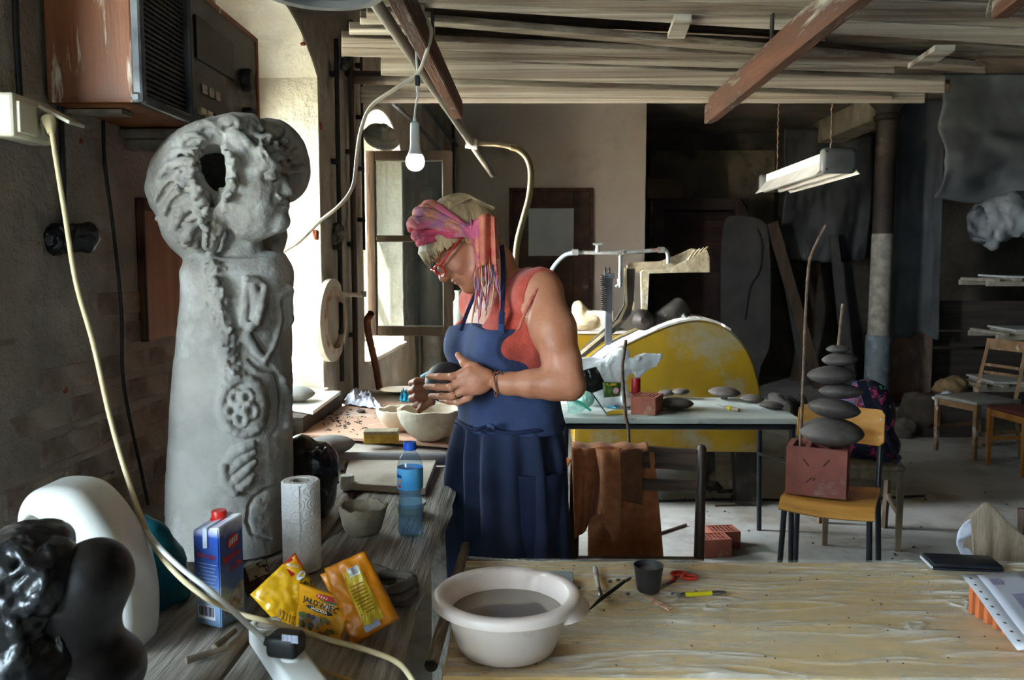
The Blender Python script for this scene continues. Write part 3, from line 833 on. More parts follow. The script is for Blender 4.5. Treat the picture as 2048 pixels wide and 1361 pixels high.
g = G(); g.box(((a0.x + a1.x) / 2, 5.95, (a0.z + zb) / 2), (a1.x - a0.x, .4, a0.z - zb), bev=.01); obj('water_tank', g, yel, sw, w=True)
g = G(); g.box(((a0.x + a1.x) / 2, 5.95, a0.z + .008), (a1.x - a0.x + .02, .42, .018), bev=.003); obj('tank_rim', g, dustw, sw, w=True)
g = G(); g.box((.75, 5.55, .56), (1.25, .5, .04)); obj('table_bed', g, grey_steel, sw, w=True)
for (px0, px1, y, yb) in ((1470, 1508, 5.25, 1008), (1195, 1225, 5.25, 1000), (1400, 1425, 5.6, 980), (1270, 1290, 5.6, 960)):
    p0 = at(px0, 900, y=y); p1 = at(px1, 900, y=y)
    g = G(); g.hexa([(p0.x + .01, y - .05, 0), (p1.x + .02, y - .05, 0), (p1.x + .02, y + .05, 0), (p0.x + .01, y + .05, 0), (p0.x - .02, y - .05, p0.z + .05), (p1.x, y - .05, p0.z + .05), (p1.x, y + .05, p0.z + .05), (p0.x - .02, y + .05, p0.z + .05)])
    obj('leg', g, grey_steel, sw, w=True)
    g = G(); g.box(((p0.x + p1.x) / 2 + .02, y, .012), (.16, .16, .024), bev=.004); obj('foot_plate', g, grey_steel, sw, w=True)
# curved lever arm, slurry-coated guard, spring post
arm = [(1258, 548), (1270, 548), (1268, 600), (1262, 628), (1236, 660), (1205, 685), (1150, 730), (1118, 760), (1112, 745), (1150, 712), (1195, 672), (1232, 640), (1249, 612), (1250, 580)]
g = G(); g.prism(o2([(1250, 537), (1270, 537)] + arm[2:13] + [(1250, 580)], 5.42), 5.42, 5.47, axis='y', bev=.003); obj('lever_arm', g, grey_steel, sw, w=True)
g = G(); g.prism(o2([(1249, 537), (1251, 610), (1237, 640), (1196, 675), (1112, 745), (1114, 750), (1200, 679), (1241, 643), (1255, 612), (1253, 537)], 5.40), 5.40, 5.419, axis='y'); obj('arm_edge', g, slurry, sw, w=True)
for dy, dx in ((5.30, 0), (5.52, -14)):
    gd = [(1268 + dx, 530), (1274 + dx, 525), (1336 + dx, 524), (1398 + dx, 497), (1414 + dx, 500), (1420 + dx, 515), (1420 + dx, 545), (1282 + dx, 545), (1284 + dx, 622), (1270 + dx, 616)]
    if dx == 0: gd = [(1281, 545), (1286, 540), (1342, 538), (1400, 508), (1414, 499), (1420, 514), (1420, 545), (1297, 546), (1295, 640), (1283, 622)]
    g = G(); g.prism(o2(gd, dy), dy, dy + .03, axis='y', bev=.004); obj('blade_guard', g, slurry, sw, w=True)
for k in range(4):
    a = at(1376 + k * 9, 520 - k * 4, y=5.32 + k * .05); b = at(1392 + k * 8, 500 - k * 2, y=5.32 + k * .05)
    g = G(); g.tube(spline([a, a.lerp(b, .5) + Vector((0, 0, .006)), b], 4), .006, 6); obj('guard_finger', g, slurry, sw, w=True, smooth=True)
p0, p1 = at(1210, 552, y=5.38), at(1226, 552, y=5.38); pb = at(1216, 690, y=5.38)
g = G(); g.box(((p0.x + p1.x) / 2, 5.38, (p0.z + pb.z) / 2), (p1.x - p0.x - .008, .04, p0.z - pb.z), bev=.004); g.box(((p0.x + p1.x) / 2, 5.38, p0.z), (p1.x - p0.x + .015, .06, .035), bev=.004)
obj('spring_post', g, M('blue_grey_steel', '#55585c', '#3c3f44', rough=.5, metal=.5, scale=8), sw, w=True)
s0, s1 = at(1206, 550, y=5.36), at(1208, 622, y=5.36)
hel = [(s0.x + (s1.x - s0.x) * t + .017 * math.cos(t * 2 * math.pi * 17), 5.36 + .017 * math.sin(t * 2 * math.pi * 17), s0.z + (s1.z - s0.z) * t) for t in [i / 200 for i in range(201)]]
g = G(); g.tube(hel, .0042, 6); obj('coil_spring', g, ironm, sw, w=True, smooth=True)
for px in (1210, 1218):
    a = at(px, 535, y=5.37); b = at(px, 552, y=5.37); g = G(); g.tube([a, b], .008, 8); obj('bolt', g, ironm, sw, w=True)
c = at(1285, 640, y=5.28); g = G(); g.lathe([(.001, -.05), (.045, -.05), (.065, -.03), (.065, .03), (.04, .05), (.02, .07), (.001, .07)], c, 20, rot=(R(90), 0, 0)); obj('pulley', g, ironm, sw, w=True, smooth=40)
c = at(1342, 632, y=5.35); g = G(); g.lathe([(.001, -.12), (.06, -.12), (.075, -.10), (.075, .09), (.06, .11), (.001, .11)], c, 20, rot=(0, R(55), R(15))); obj('motor', g, grey_steel, sw, w=True, smooth=40)
a, b = at(1365, 630, y=5.2), at(1382, 645, y=5.2); g = G(); g.tube([a, b], .012, 8); obj('steel_pin', g, M('bright_steel', '#c9ccd0', rough=.3, metal=.9, bump=0), sw, w=True, smooth=50)
# water pipe with tap
galv = M('galvanised_pipe', '#9aa0a2', '#7f7f7a', rough=.5, metal=.5, scale=12, bump=.15, c3='#7a5038', s3=7, lo3=.58, hi3=.68)
wp = thing('water_pipe', 'thin galvanised water pipe with a small tap above the saw', 'pipe', loc=at(1240, 505, y=5.5))
mid = [at(1094, 560, y=5.6), at(1108, 533, y=5.58), at(1128, 512, y=5.55), at(1150, 505, y=5.52), at(1190, 506, y=5.5), at(1250, 506, y=5.5), at(1322, 500, y=5.5), at(1332, 503, y=5.5), at(1336, 512, y=5.5), at(1336, 527, y=5.5)]
g = G(); g.tube(spline(mid[:4], 6), .014, 10); obj('hose_end', g, M('blue_grey_hose', '#7e8a93', '#68737c', rough=.5, bump=.1), wp, w=True, smooth=60)
g = G(); g.tube(spline(mid[3:], 6), .013, 10); obj('pipe_run', g, galv, wp, w=True, smooth=60)
a, b = at(1241, 506, y=5.5), at(1240, 560, y=5.5); g = G(); g.tube([a, b], .012, 10); g.tube([at(1240, 558, y=5.5), at(1240, 575, y=5.5)], [.02, .012], 8); g.tube([at(1240, 568, y=5.5), at(1231, 575, y=5.5)], .012, 8); obj('branch_pipe', g, galv, wp, w=True, smooth=60)
for px, py in ((1150, 505), (1241, 506), (1322, 500)):
    c = at(px, py, y=5.5); g = G(); g.tube([c - Vector((.02, 0, 0)), c + Vector((.02, 0, 0))], .02, 8); obj('fitting', g, galv, wp, w=True)
c = at(1195, 505, y=5.5); g = G(); g.tube([c, c + Vector((0, 0, .03)), c + Vector((0, 0, .045))], [.02, .012, .012], 10); obj('tap_body', g, galv, wp, w=True)
g = G(); g.tube([c + Vector((-.03, 0, .055)), c + Vector((-.01, 0, .05)), c + Vector((.01, 0, .05)), c + Vector((.03, 0, .055))], [.007, .009, .009, .007], 8); g.tube([c + Vector((0, 0, .04)), c + Vector((0, 0, .055))], .006, 8); obj('tap_handle', g, galv, wp, w=True, smooth=60)
# plaster lump and pale box standing on the tank
def lump(name, lo, hi, prims, mat, label, cat, h=.008, amp=.006, nsc=20, seed=1, parent=None, **kw):
    s = SDF(lo, hi, h)
    for p in prims: s.ell(*p)
    me = s.mesh(); displace(me, amp, nsc, seed)
    o = obj(name, me, mat, parent, smooth=True, w=True, **kw)
    return tag(o, label, cat) if label else o
tz = a0.z + .017
c = at(1172, 640, y=5.85)
lump('plaster_lump', (c.x - .25, 5.6, tz), (c.x + .25, 6.1, c.z + .2), [((c.x - .02, 5.85, tz + .05), (.13, .1, .07), None, .03), ((c.x - .04, 5.85, c.z + .05), (.055, .07, .08), (0, R(-20), 0), .03), ((c.x + .05, 5.85, c.z + .015), (.08, .07, .045), (0, R(25), 0), .03)],
     M('ivory_plaster', '#d8c9a8', '#bba987', rough=.9, scale=9, bump=.4), 'rough ivory plaster lump on the yellow tank behind the woman', 'plaster block', nsc=12, amp=.012)
b0, b1 = at(1176, 668, y=5.80), at(1206, 622, y=5.80)
g = G(); g.box(((b0.x + b1.x) / 2 + .03, 5.85, (tz + b1.z) / 2), (b1.x - b0.x + .08, .12, b1.z - tz), bev=.006); tag(obj('plaster_block', g, dustw), 'square pale plaster block beside the ivory lump on the tank', 'plaster block')

# ================================================================== chairs
woodA = M('dark_chair_wood', '#4a2f20', '#301d14', rough=.45, scale=6, bump=.2, stretch=(3, 3, .4), c3='#7b6555', s3=8, lo3=.6, hi3=.75)
def post(g, pts, r, n=8): g.tube(pts, r, n)
# chair with its back to the wall, brown shirt hung on it
ch = thing('dark_chair', 'dark brown wooden chair with a brown shirt hung over its back', 'chair', loc=(.42, 2.75, 0))
YB = 2.95
pr_ = at(1406, 893, y=YB); pl_ = at(1152, 900, y=YB)
for p in (pl_, pr_):
    g = G(); g.tube([(p.x - .012, YB + .0, 0), (p.x - .008, YB - .01, .45), (p.x, YB + .02, pr_.z - .012), (p.x, YB + .02, pr_.z)], [.016, .019, .017, .010], 10); obj('leg', g, woodA, ch, w=True, smooth=50)
for x in (pl_.x + .02, pr_.x - .02):
    g = G(); g.box((x, 2.56, .22), (.035, .035, .44), bev=.004); obj('leg', g, woodA, ch, w=True)
def rail(g, z0, z1, x0, x1, y, bow=.03, arch=.0, n=13, t=.018):
    def f(u, v):
        x = x0 + (x1 - x0) * u; b = math.sin(math.pi * u)
        return (x, y + bow * b, z0 + (z1 - z0) * v + arch * b * (1 if v > .5 else 1.6))
    g.sheet(f, n, 4, thick=t)
railm = M('worn_rail_wood', '#5c4436', '#3a281e', rough=.5, scale=9, bump=.3, stretch=(.4, 3, 6), c3='#8d7a6c', s3=6, lo3=.55, hi3=.75)
zt = at(1300, 902, y=YB).z; zl = at(1300, 946, y=YB).z
g = G(); rail(g, zl, zt, pl_.x, pr_.x, YB + .01, arch=.004); obj('top_rail', g, railm, ch, w=True, smooth=40)
zt2, zl2 = at(1300, 965, y=YB).z, at(1300, 988, y=YB).z
g = G(); rail(g, zl2, zt2, pl_.x, pr_.x, YB, arch=.002); obj('back_slat', g, railm, ch, w=True, smooth=40)
g = G(); g.box(((pl_.x + pr_.x) / 2, 2.74, .448), (.45, .43, .025), bev=.008); obj('seat', g, railm, ch, w=True)
# shirt draped over the back
shirtm = M('brown_shirt_cloth', '#c9855a', '#ad6e45', rough=.9, scale=30, bump=.3, bscale=300, sheen=.2, transl=.25)
sh = thing('brown_shirt', 'rust-brown linen shirt hanging over the dark chair back', 'shirt', loc=(pl_.x + .12, YB - .05, .3))
def front(u, v):
    x = pl_.x - .018 + (.20 - .03 * v) * u * (1 - .15 * v) + .012 * v
    z = zt + .018 - v * (.27 + .05 * math.sin(u * 5 + 1.2))
    y = YB - .03 - .022 * math.sin(u * 9 + v * 2) * (.3 + v) - .014 * math.sin(u * 19 + 1 + 2 * v) * (.3 + v) - .012 * abs(n1(u * 5, v * 3, 0, 1, 4, 2))
    return (x, y, z)
g = G(); g.sheet(front, 40, 34, thick=.003); obj('front_panel', g, shirtm, sh, w=True, smooth=True)
def slv(u, v):
    a = u * 2 * math.pi; t = v
    cx = pl_.x + .105 + .02 * t; cz = zt + .022 - t * .335; r = .052 - .010 * t - (.03 * max(0, t - .85) / .15)
    rr = r * (1 + .16 * math.sin(3 * a + t * 5))
    return (cx + rr * math.cos(a) * .75, YB - .062 + rr * .42 * math.sin(a), cz - .03 * math.cos(a) * t)
g = G(); g.sheet(slv, 28, 30, closed_u=True); obj('sleeve', g, shirtm, sh, w=True, smooth=True)
def bck(u, v):
    x = pl_.x + .05 + .23 * u + .05 * v * u; z = zt + .016 - v * .44 - .03 * u
    return (x, YB + .05 + .012 * math.sin(u * 11 + v * 3) + .015 * v, z)
g = G(); g.sheet(bck, 30, 24, thick=.003); obj('back_panel', g, shirtm, sh, w=True, smooth=True)
def yoke(u, v):
    x = pl_.x - .015 + .265 * u; a = math.pi * v
    return (x, YB + .012 - .046 * math.cos(a), zt + .004 + .02 * math.sin(a) + .004 * math.sin(u * 20))
g = G(); g.sheet(yoke, 36, 9, thick=.003); obj('yoke', g, shirtm, sh, w=True, smooth=True)
def col(u, v):
    x = pl_.x + .155 + .075 * u - .06 * v * (1 - u); z = zt + .016 - v * (.17 + .03 * u)
    return (x, YB - .045 - .008 * math.sin(u * 6), z)
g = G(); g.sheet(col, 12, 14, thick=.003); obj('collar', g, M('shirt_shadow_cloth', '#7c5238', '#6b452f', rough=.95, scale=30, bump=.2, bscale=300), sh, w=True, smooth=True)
def lft(u, v):
    x = pl_.x - .02 - .03 * math.sin(math.pi * min(1, v * 1.1)) - .02 * u + .03 * v * u; z = zt - .03 - v * .26
    return (x, YB - .01 + .05 * u + .01 * math.sin(v * 9), z)
g = G(); g.sheet(lft, 10, 16, thick=.003); obj('side_fold', g, M('orange_lining', '#d07828', '#b9641c', rough=.9, scale=20, bump=.2, transl=.4), sh, w=True, smooth=True)

# school chair: plywood seat and back on black tubes
ply = M('orange_plywood', '#c08a45', '#a8742f', rough=.4, scale=8, bump=.08, stretch=(.5, 4, 4), c3='#7c5228', s3=5, lo3=.6, hi3=.8)
scx, scy, srz = 1.37, 3.77, R(-27)
st = thing('school_chair', 'school chair with orange plywood seat and black tube legs carrying the disc sculpture', 'chair', loc=(scx, scy, 0), rz=srz)
def seatf(u, v):
    x = -.195 + .39 * u; y = -.20 + .40 * v
    z = .455 - .045 * max(0, (.14 - v) / .14) ** 2 + .012 * (2 * u - 1) ** 2 + .015 * max(0, v - .8)
    x *= 1 - .06 * v
    return (x, y, z)
g = G(); g.sheet(seatf, 17, 25, thick=.012); obj('seat', g, ply, st, smooth=50)
def backf(u, v):
    x = -.19 + .38 * u; rr = .03
    z = .66 + .165 * v; b = (2 * u - 1) ** 2
    e = min(u, 1 - u) * .38
    if e < .02: z += (1 if v < .5 else -1) * (.02 - math.sqrt(max(0, .0004 - (.02 - e) ** 2))) * abs(2 * v - 1)
    return (x, .235 + .02 * v - .035 * b, z)
g = G(); g.sheet(backf, 25, 9, thick=.011); obj('backrest', g, ply, st, smooth=50)
for x in (-.175, .175):
    g = G(); g.tube(spline([(x * 1.08, .26, 0), (x * 1.03, .215, .30), (x, .205, .46), (x, .245, .66), (x, .262, .80)], 6), .0125, 10); obj('leg', g, blk, st, smooth=60)
    g = G(); g.tube(spline([(x * 1.08, -.205, 0), (x, -.17, .40), (x, -.15, .437), (x, -.10, .444), (x, .20, .444)], 6), .0125, 10); obj('leg', g, blk, st, smooth=60)
    for z in (.70, .78):
        g = G(); g.lathe([(.0005, .0), (.006, .0), (.004, .004), (.0005, .005)], (x, .214 if z < .75 else .222, z), 10, rot=(R(90), 0, 0)); obj('rivet', g, M('bright_steel', '#c9ccd0', rough=.3, metal=.9, bump=0), st)
# red hollow block on the seat
redblk = M('red_ceramic_block', '#8d4f44', '#74413a', rough=.85, scale=8, bump=.4, bscale=40, c3='#a58d85', s3=4, lo3=.58, hi3=.75)
bl = thing('ceramic_block', 'dusty red ceramic block standing on the orange school chair seat', 'block', loc=(1.315, 3.80, .468), rz=R(-24))
g = G(); W_, D_, H_ = .255, .20, .215
for (x, y, sx, sy) in ((0, -D_ / 2 + .012, W_, .024), (0, D_ / 2 - .012, W_, .024), (-W_ / 2 + .012, 0, .024, D_ - .048), (W_ / 2 - .012, 0, .024, D_ - .048), (-.04, 0, .02, D_ - .048), (.04, 0, .02, D_ - .048)):
    g.box((x, y, H_ / 2), (sx, sy, H_))
g.box((0, 0, H_ / 2), (W_ - .03, D_ - .03, .05)); obj('shell', g, redblk, bl)
# incised marks on the front
for (a, b) in (((-.055, .165), (-.03, .135)), ((.03, .14), (.055, .17)), ((-.04, .06), (-.015, .085)), ((-.012, .07), (-.004, .085))):
    g = G(); g.tube([(a[0], -D_ / 2 - .0005, a[1]), (b[0], -D_ / 2 - .0005, b[1])], .0025, 6)
    obj('incised_mark', g, M('dark_score', '#4a2a24', rough=1, bump=0), bl)
# clay lens discs
clay = M('dark_clay', '#5a524d', '#453e3a', rough=.75, scale=12, bump=.25, bscale=70, c3='#6e655f', s3=5)
def lens_mesh(r, h, hb=None, seed=0, n=36):
    hb = hb or h; g = G(); prof = [(.001, -hb)]
    for i in range(1, 9): a = i / 9; prof.append((r * math.sin(a * math.pi / 2) ** .95, -hb * math.cos(a * math.pi / 2) ** 1.25))
    prof.append((r, 0))
    for i in range(8, 0, -1): a = i / 9; prof.append((r * math.sin(a * math.pi / 2) ** .95, h * math.cos(a * math.pi / 2) ** 1.25))
    prof.append((.001, h)); g.lathe(prof, n=n)
    me = _mesh_of(g); displace(me, r * .012, 4 / r, seed); return me
zb0 = .468 + H_
stk = [(1662, 880, 125, 62, 0, 'largest clay lens disc at the bottom of the stack on the red block'), (1667, 836, 102, 46, 9, 'second clay lens disc from the bottom of the chair stack, tilted'), (1682, 806, 86, 34, 4, 'third clay lens disc from the bottom of the chair stack'),
       (1662, 771, 93, 42, 2, 'wide clay lens disc third from the top of the chair stack'), (1679, 740, 68, 30, 4, 'small clay lens disc second from the top of the chair stack'), (1675, 716, 45, 18, 1, 'smallest clay lens disc on top of the chair stack')]
SYk = 3.79
zcur = zb0
for k, (px, py, wp_, hp, tl, lab) in enumerate(stk):
    c = at(px, py, y=SYk); r = wp_ / 2 / FPX * SYk; h = hp / 2 / FPX * SYk * .92; c.z = zcur + h * .95; zcur = c.z + h * .95
    o = obj('clay_disc', lens_mesh(r, h * .95, h * .95, seed=k), clay, smooth=50, recenter=False); o.location = c; o.rotation_euler = (R(3), R(tl), k)
    tag(o, lab, 'clay disc', 'stacked clay discs')
rust = M('rusty_rebar', '#7a6252', '#54402f', rough=.8, scale=30, bump=.5, bscale=120)
def rebar(name, pts, r, label, w_base=None):
    sp = spline(pts, 10); rs = [r * (1 + (.12 if i % 3 == 0 else 0)) for i in range(len(sp))]
    g = G(); g.tube(sp, rs, 8); return tag(obj(name, g, rust, smooth=50), label, 'rod')
rebar('iron_rod', [at(1676, 707, y=SYk), at(1681, 655, y=SYk), at(1686, 608, y=SYk)], .0075, 'short straight iron rod rising out of the top clay disc')
rebar('iron_rod', [at(1600, 905, y=3.80), at(1605, 800, y=3.80), at(1611, 640, y=3.80), at(1617, 540, y=3.80), at(1625, 505, y=3.80), at(1652, 450, y=3.80)], .0068, 'tall rusty bent rod standing in the red block on the chair')
# low block on the floor behind the shirt chair carrying the thin rod
g = G(); g.box((.40, 3.30, .06), (.25, .12, .12), bev=.004); tag(obj('floor_block', g, redblk), 'red block on the floor hidden behind the shirt chair', 'block')
p = at(1258, 893, y=3.3)
rebar('iron_rod', [(p.x + .01, 3.3, .12), p, at(1251, 830, y=3.3), at(1245, 745, y=3.3), at(1247, 715, y=3.3), at(1252, 680, y=3.3)], .0062, 'thin wavy rusty rod rising behind the shirt chair')

# generic old wooden chair
def old_chair(label, loc, rz, m1, mseat, w=.40, d=.40, h=.45, bh=.86, seat_round=0, group=None, legs_t=.036, curved=True):
    t = thing('wooden_chair', label, 'chair', loc=loc, rz=rz, group=group)
    g = G(); g.box((0, 0, h - .012), (w, d, .03), bev=.012, seg=3); obj('seat', g, mseat, t, smooth=40)
    for sx in (-1, 1):
        g = G(); g.hexa([(sx * (w / 2 - .02) - legs_t * .35, -d / 2 + .01, 0), (sx * (w / 2 - .02) + legs_t * .35, -d / 2 + .01, 0), (sx * (w / 2 - .02) + legs_t * .35, -d / 2 + .01 + legs_t * .7, 0), (sx * (w / 2 - .02) - legs_t * .35, -d / 2 + .01 + legs_t * .7, 0),
                        (sx * (w / 2 - .02) - legs_t / 2, -d / 2 + .005, h - .02), (sx * (w / 2 - .02) + legs_t / 2, -d / 2 + .005, h - .02), (sx * (w / 2 - .02) + legs_t / 2, -d / 2 + .005 + legs_t, h - .02), (sx * (w / 2 - .02) - legs_t / 2, -d / 2 + .005 + legs_t, h - .02)])
        obj('leg', g, m1, t)
        pts = [(sx * (w / 2 - .025), d / 2 + .05, 0), (sx * (w / 2 - .025), d / 2 - .015, h - .05), (sx * (w / 2 - .025), d / 2, h + .1)] + ([(sx * (w / 2 - .035), d / 2 + .07, bh)] if bh else [])
        g = G(); g.tube(spline(pts, 5), [.019] * 0 or .018, 4); obj('leg', g, m1, t)
        g = G(); g.box((sx * (w / 2 - .022), .0, .20), (.016, d - .02, .03)); obj('stretcher', g, m1, t)
    for yy in (-d / 2 + .025, d / 2 - .025):
        g = G(); g.box((0, yy, h - .05), (w - .05, .018, .05)); obj('seat_rail', g, m1, t)
    if bh:
        g = G()
        g.sheet(lambda u, v: ((-w / 2 + .02) + (w - .04) * u, d / 2 + .062 + .02 * math.sin(math.pi * u), bh - .075 + .085 * v), 11, 3, thick=.018); obj('top_rail', g, m1, t, smooth=40)
        for z in (h + .16, h + .22):
            g = G(); g.sheet(lambda u, v: ((-w / 2 + .03) + (w - .06) * u, d / 2 + .02 + (z - h - .1) * .12 + .01 * math.sin(math.pi * u), z + .022 * v), 9, 2, thick=.012); obj('back_slat', g, m1, t, smooth=40)
    return t
paintw = M('paint_spattered_wood', '#8b6a48', '#6a4e34', rough=.7, scale=10, bump=.3, c3='#b5aa98', s3=9, lo3=.56, hi3=.66)
greyseat = M('grey_painted_seat', '#8d8b85', '#77746d', rough=.7, scale=8, bump=.2)
honey = M('honey_wood', '#a06a30', '#84521f', rough=.5, scale=6, bump=.15, stretch=(3, 3, .4))
oxblood = M('oxblood_seat', '#5b2a26', '#49201e', rough=.5, scale=10, bump=.1)
p = at(1925, 890, z=0)
old_chair('paint-spattered old wooden chair with grey seat at the far right', (3.52, 6.66, 0), R(-72), paintw, greyseat, w=.42, d=.42, bh=.88)
old_chair('honey-coloured wooden chair with oxblood seat at the right edge', (3.64, 6.12, 0), R(-84), honey, oxblood, w=.42, d=.42, bh=.88)
stoolm = M('bare_grey_wood', '#7d6c58', '#5f5142', rough=.8, scale=8, bump=.3, stretch=(3, 3, .4))
old_chair('bare grey wooden stool under the flowered backpack', (1.80, 4.56, 0), R(-14), stoolm, stoolm, w=.40, d=.38, h=.45, bh=0)
# ================================================================== clay figure on the bench
claygrey = M('pale_grey_clay', '#9f9a92', '#857f78', rough=.9, scale=7, bump=.55, bscale=70, c3='#bfbdb8', s3=4, lo3=.5, hi3=.7, bdist=.006)
S0 = 1.88
def sa(px, py, dy=0.0): return at(px, py, y=S0 + dy)
def body_axis(z):
    # axis x and radius as a function of height, from the silhouette
    zs = [.862, 1.0, 1.12, 1.25, 1.37, 1.44, 1.485]
    return zs
_L0 = [(1090, 338, 584), (950, 339, 583), (850, 345, 582), (740, 353, 581), (650, 361, 580), (580, 370, 578), (540, 380, 574), (518, 404, 560)]
prof = []
for py, xl, xr in _L0:
    a, b = sa(xl, py), sa(xr, py)
    prof.append((a.z, (a.x + b.x) / 2, (b.x - a.x) / 2))
prof.insert(0, (BZ + .004, prof[0][1], prof[0][2] * 1.02))
PZ = np.array([p[0] for p in prof]); PXC = np.array([p[1] for p in prof]); PR = np.array([p[2] for p in prof])
def bodyd(X, Y, Z):
    cx = np.interp(Z, PZ, PXC); r = np.interp(Z, PZ, PR)
    ry = r * .92
    q = np.sqrt(((X - cx) / r) ** 2 + ((Y - S0) / ry) ** 2)
    d = (q - 1) * ry * .9
    return np.maximum(np.maximum(d, Z - PZ[-1] - .002), BZ + .002 - Z).astype('f4')
def ssurf(px, py, off=0.0):
    """point on the camera side of the body under a pixel"""
    y = S0 - .08
    for _ in range(5):
        p = at(px, py, y=y); cx = float(np.interp(p.z, PZ, PXC)); r = float(np.interp(p.z, PZ, PR))
        t = max(0.0, 1 - ((p.x - cx) / r) ** 2); y = S0 - .92 * r * math.sqrt(t) - off
    return at(px, py, y=y)
s = SDF((-1.0, S0 - .20, BZ), (-.36, S0 + .20, 1.86), .0036)
s.op(bodyd, (-1.0, S0 - .2, BZ), (-.36, S0 + .2, PZ[-1] + .01), .01)
# shoulder roundings and neck
s.ell(sa(415, 548), (.05, .08, .05), None, .03); s.ell(sa(545, 548, .02), (.04, .07, .05), None, .03)
s.chain([sa(490, 440, -.005), sa(484, 490, 0), sa(484, 530, 0)], [.044, .042, .062], k=.015)
# face
fa = -.045
s.ell(sa(508, 388, fa), (.074, .075, .10), (0, R(8), 0), .02)
s.ell(sa(505, 412, fa), (.062, .068, .052), None, .02)
s.chain([sa(480, 432, fa), sa(520, 446, fa), sa(556, 442, fa)], [.022, .024, .022], k=.02)      # jaw
s.ell(sa(557, 440, fa), (.022, .028, .026), None, .012)                                  # chin
s.ell(sa(530, 326, fa), (.046, .06, .05), None, .02)                                     # forehead
s.chain([sa(549, 346, fa - .005), sa(560, 368, fa - .008), sa(571, 386, fa - .008)], [.011, .012, .014], k=.010)   # nose
s.ell(sa(563, 388, fa - .02), (.011, .011, .009), None, .006)
s.ell(sa(568, 403, fa - .006), (.013, .022, .0065), None, .005); s.ell(sa(567, 414, fa - .006), (.013, .02, .0075), None, .005)
s.cone(sa(578, 408.5, fa - .02), sa(556, 409, fa - .045), .0025, .0025, k=.004, mode='sub')
s.ell(sa(541, 353, fa - .058), (.017, .022, .012), (0, R(15), 0), .010, mode='sub')
s.ell(sa(539, 352, fa - .045), (.012, .016, .0085), (0, R(15), 0), .003)
s.cone(sa(525, 349, fa - .062), sa(550, 347, fa - .045), .003, .004, k=.004)
s.cone(sa(527, 358, fa - .060), sa(549, 358, fa - .045), .002, .002, k=.003)
s.chain([sa(520, 338, fa - .055), sa(540, 334, fa - .048), sa(553, 343, fa - .02)], [.004, .006, .006], k=.010)
# hair mass
s.ell(sa(398, 385, .01), (.098, .125, .12), (0, R(-10), 0), .03)
s.ell(sa(390, 448, .0), (.058, .09, .075), (0, R(20), 0), .03)
s.ell(sa(345, 375, 0), (.045, .07, .065), None, .02)
s.ell(sa(440, 296, .02), (.118, .13, .056), (0, R(-10), 0), .02)
s.ell(sa(545, 300, .085), (.075, .085, .068), (0, R(25), 0), .012); s.ell(sa(500, 268, .03), (.07, .10, .032), None, .012)
s.ell(sa(582, 345, .11), (.042, .06, .07), (0, R(10), 0), .012)
s.chain([sa(548, 470, .09), sa(545, 500, .09)], [.032, .025], k=.02)
s.ell(sa(440, 275, -.03), (.09, .08, .035), (0, R(-20), 0), .02)
# front hair edge framing the face (near side), rim of the break
s.chain([sa(452, 300, -.115), sa(466, 325, -.12), sa(467, 358, -.118), sa(455, 385, -.11), sa(444, 410, -.095), sa(440, 450, -.08), sa(428, 490, -.07)], [.016, .015, .014, .014, .013, .014, .014], k=.010)
s.chain([sa(470, 275, -.10), sa(485, 290, -.10), sa(480, 320, -.09)], [.016, .018, .012], k=.015)
s.chain([sa(400, 285, -.11), sa(390, 320, -.125), sa(388, 352, -.125), sa(400, 375, -.12), sa(414, 400, -.115), sa(418, 440, -.10), sa(414, 490, -.085)], [.018, .017, .016, .015, .014, .012, .012], k=.012)
for (a, b, r) in (((325, 350), (375, 330), .010), ((318, 385), (380, 372), .011), ((330, 420), (392, 392), .010), ((345, 300), (385, 300), .010), ((350, 445), (395, 430), .008)):
    s.cone(sa(*a, -.075), sa(*b, -.118), r, r * .8, k=.012)
s.ell(sa(362, 378, -.105), (.014, .012, .014), None, .006)
# hollow break in the hair
s.ell(sa(424, 322, -.10), (.034, .11, .032), (0, R(-8), 0), .006, mode='sub')
s.ell(sa(430, 350, -.10), (.030, .095, .034), (0, R(10), 0), .006, mode='sub')
s.chain([sa(428, 370, -.12), sa(428, 392, -.115), sa(424, 412, -.10)], [.024, .017, .006], k=.006, mode='sub')
s.chain([sa(424, 412, -.115), sa(421, 450, -.105), sa(418, 492, -.09)], [.006, .004, .003], k=.005, mode='sub')
s.ell(sa(412, 358, .012), (.070, .092, .085), (0, R(-8), 0), .01, mode='sub')
for (a, b) in (((375, 412), (387, 435)), ((383, 436), (412, 488)), ((365, 357), (395, 378)), ((372, 370), (358, 385))):
    s.cone(sa(*a, -.105), sa(*b, -.10), .003, .002, k=.003, mode='sub')
# sharper profile: nose, lips, chin notches
s.chain([sa(556, 352, fa - .01), sa(566, 370, fa - .012), sa(576, 387, fa - .012)], [.010, .012, .015], k=.006)
s.ell(sa(584, 398, fa - .01), (.010, .05, .006), None, .004, mode='sub'); s.ell(sa(582, 427, fa - .01), (.011, .05, .007), None, .006, mode='sub'); s.ell(sa(566, 338, fa - .01), (.012, .03, .010), None, .008, mode='sub')
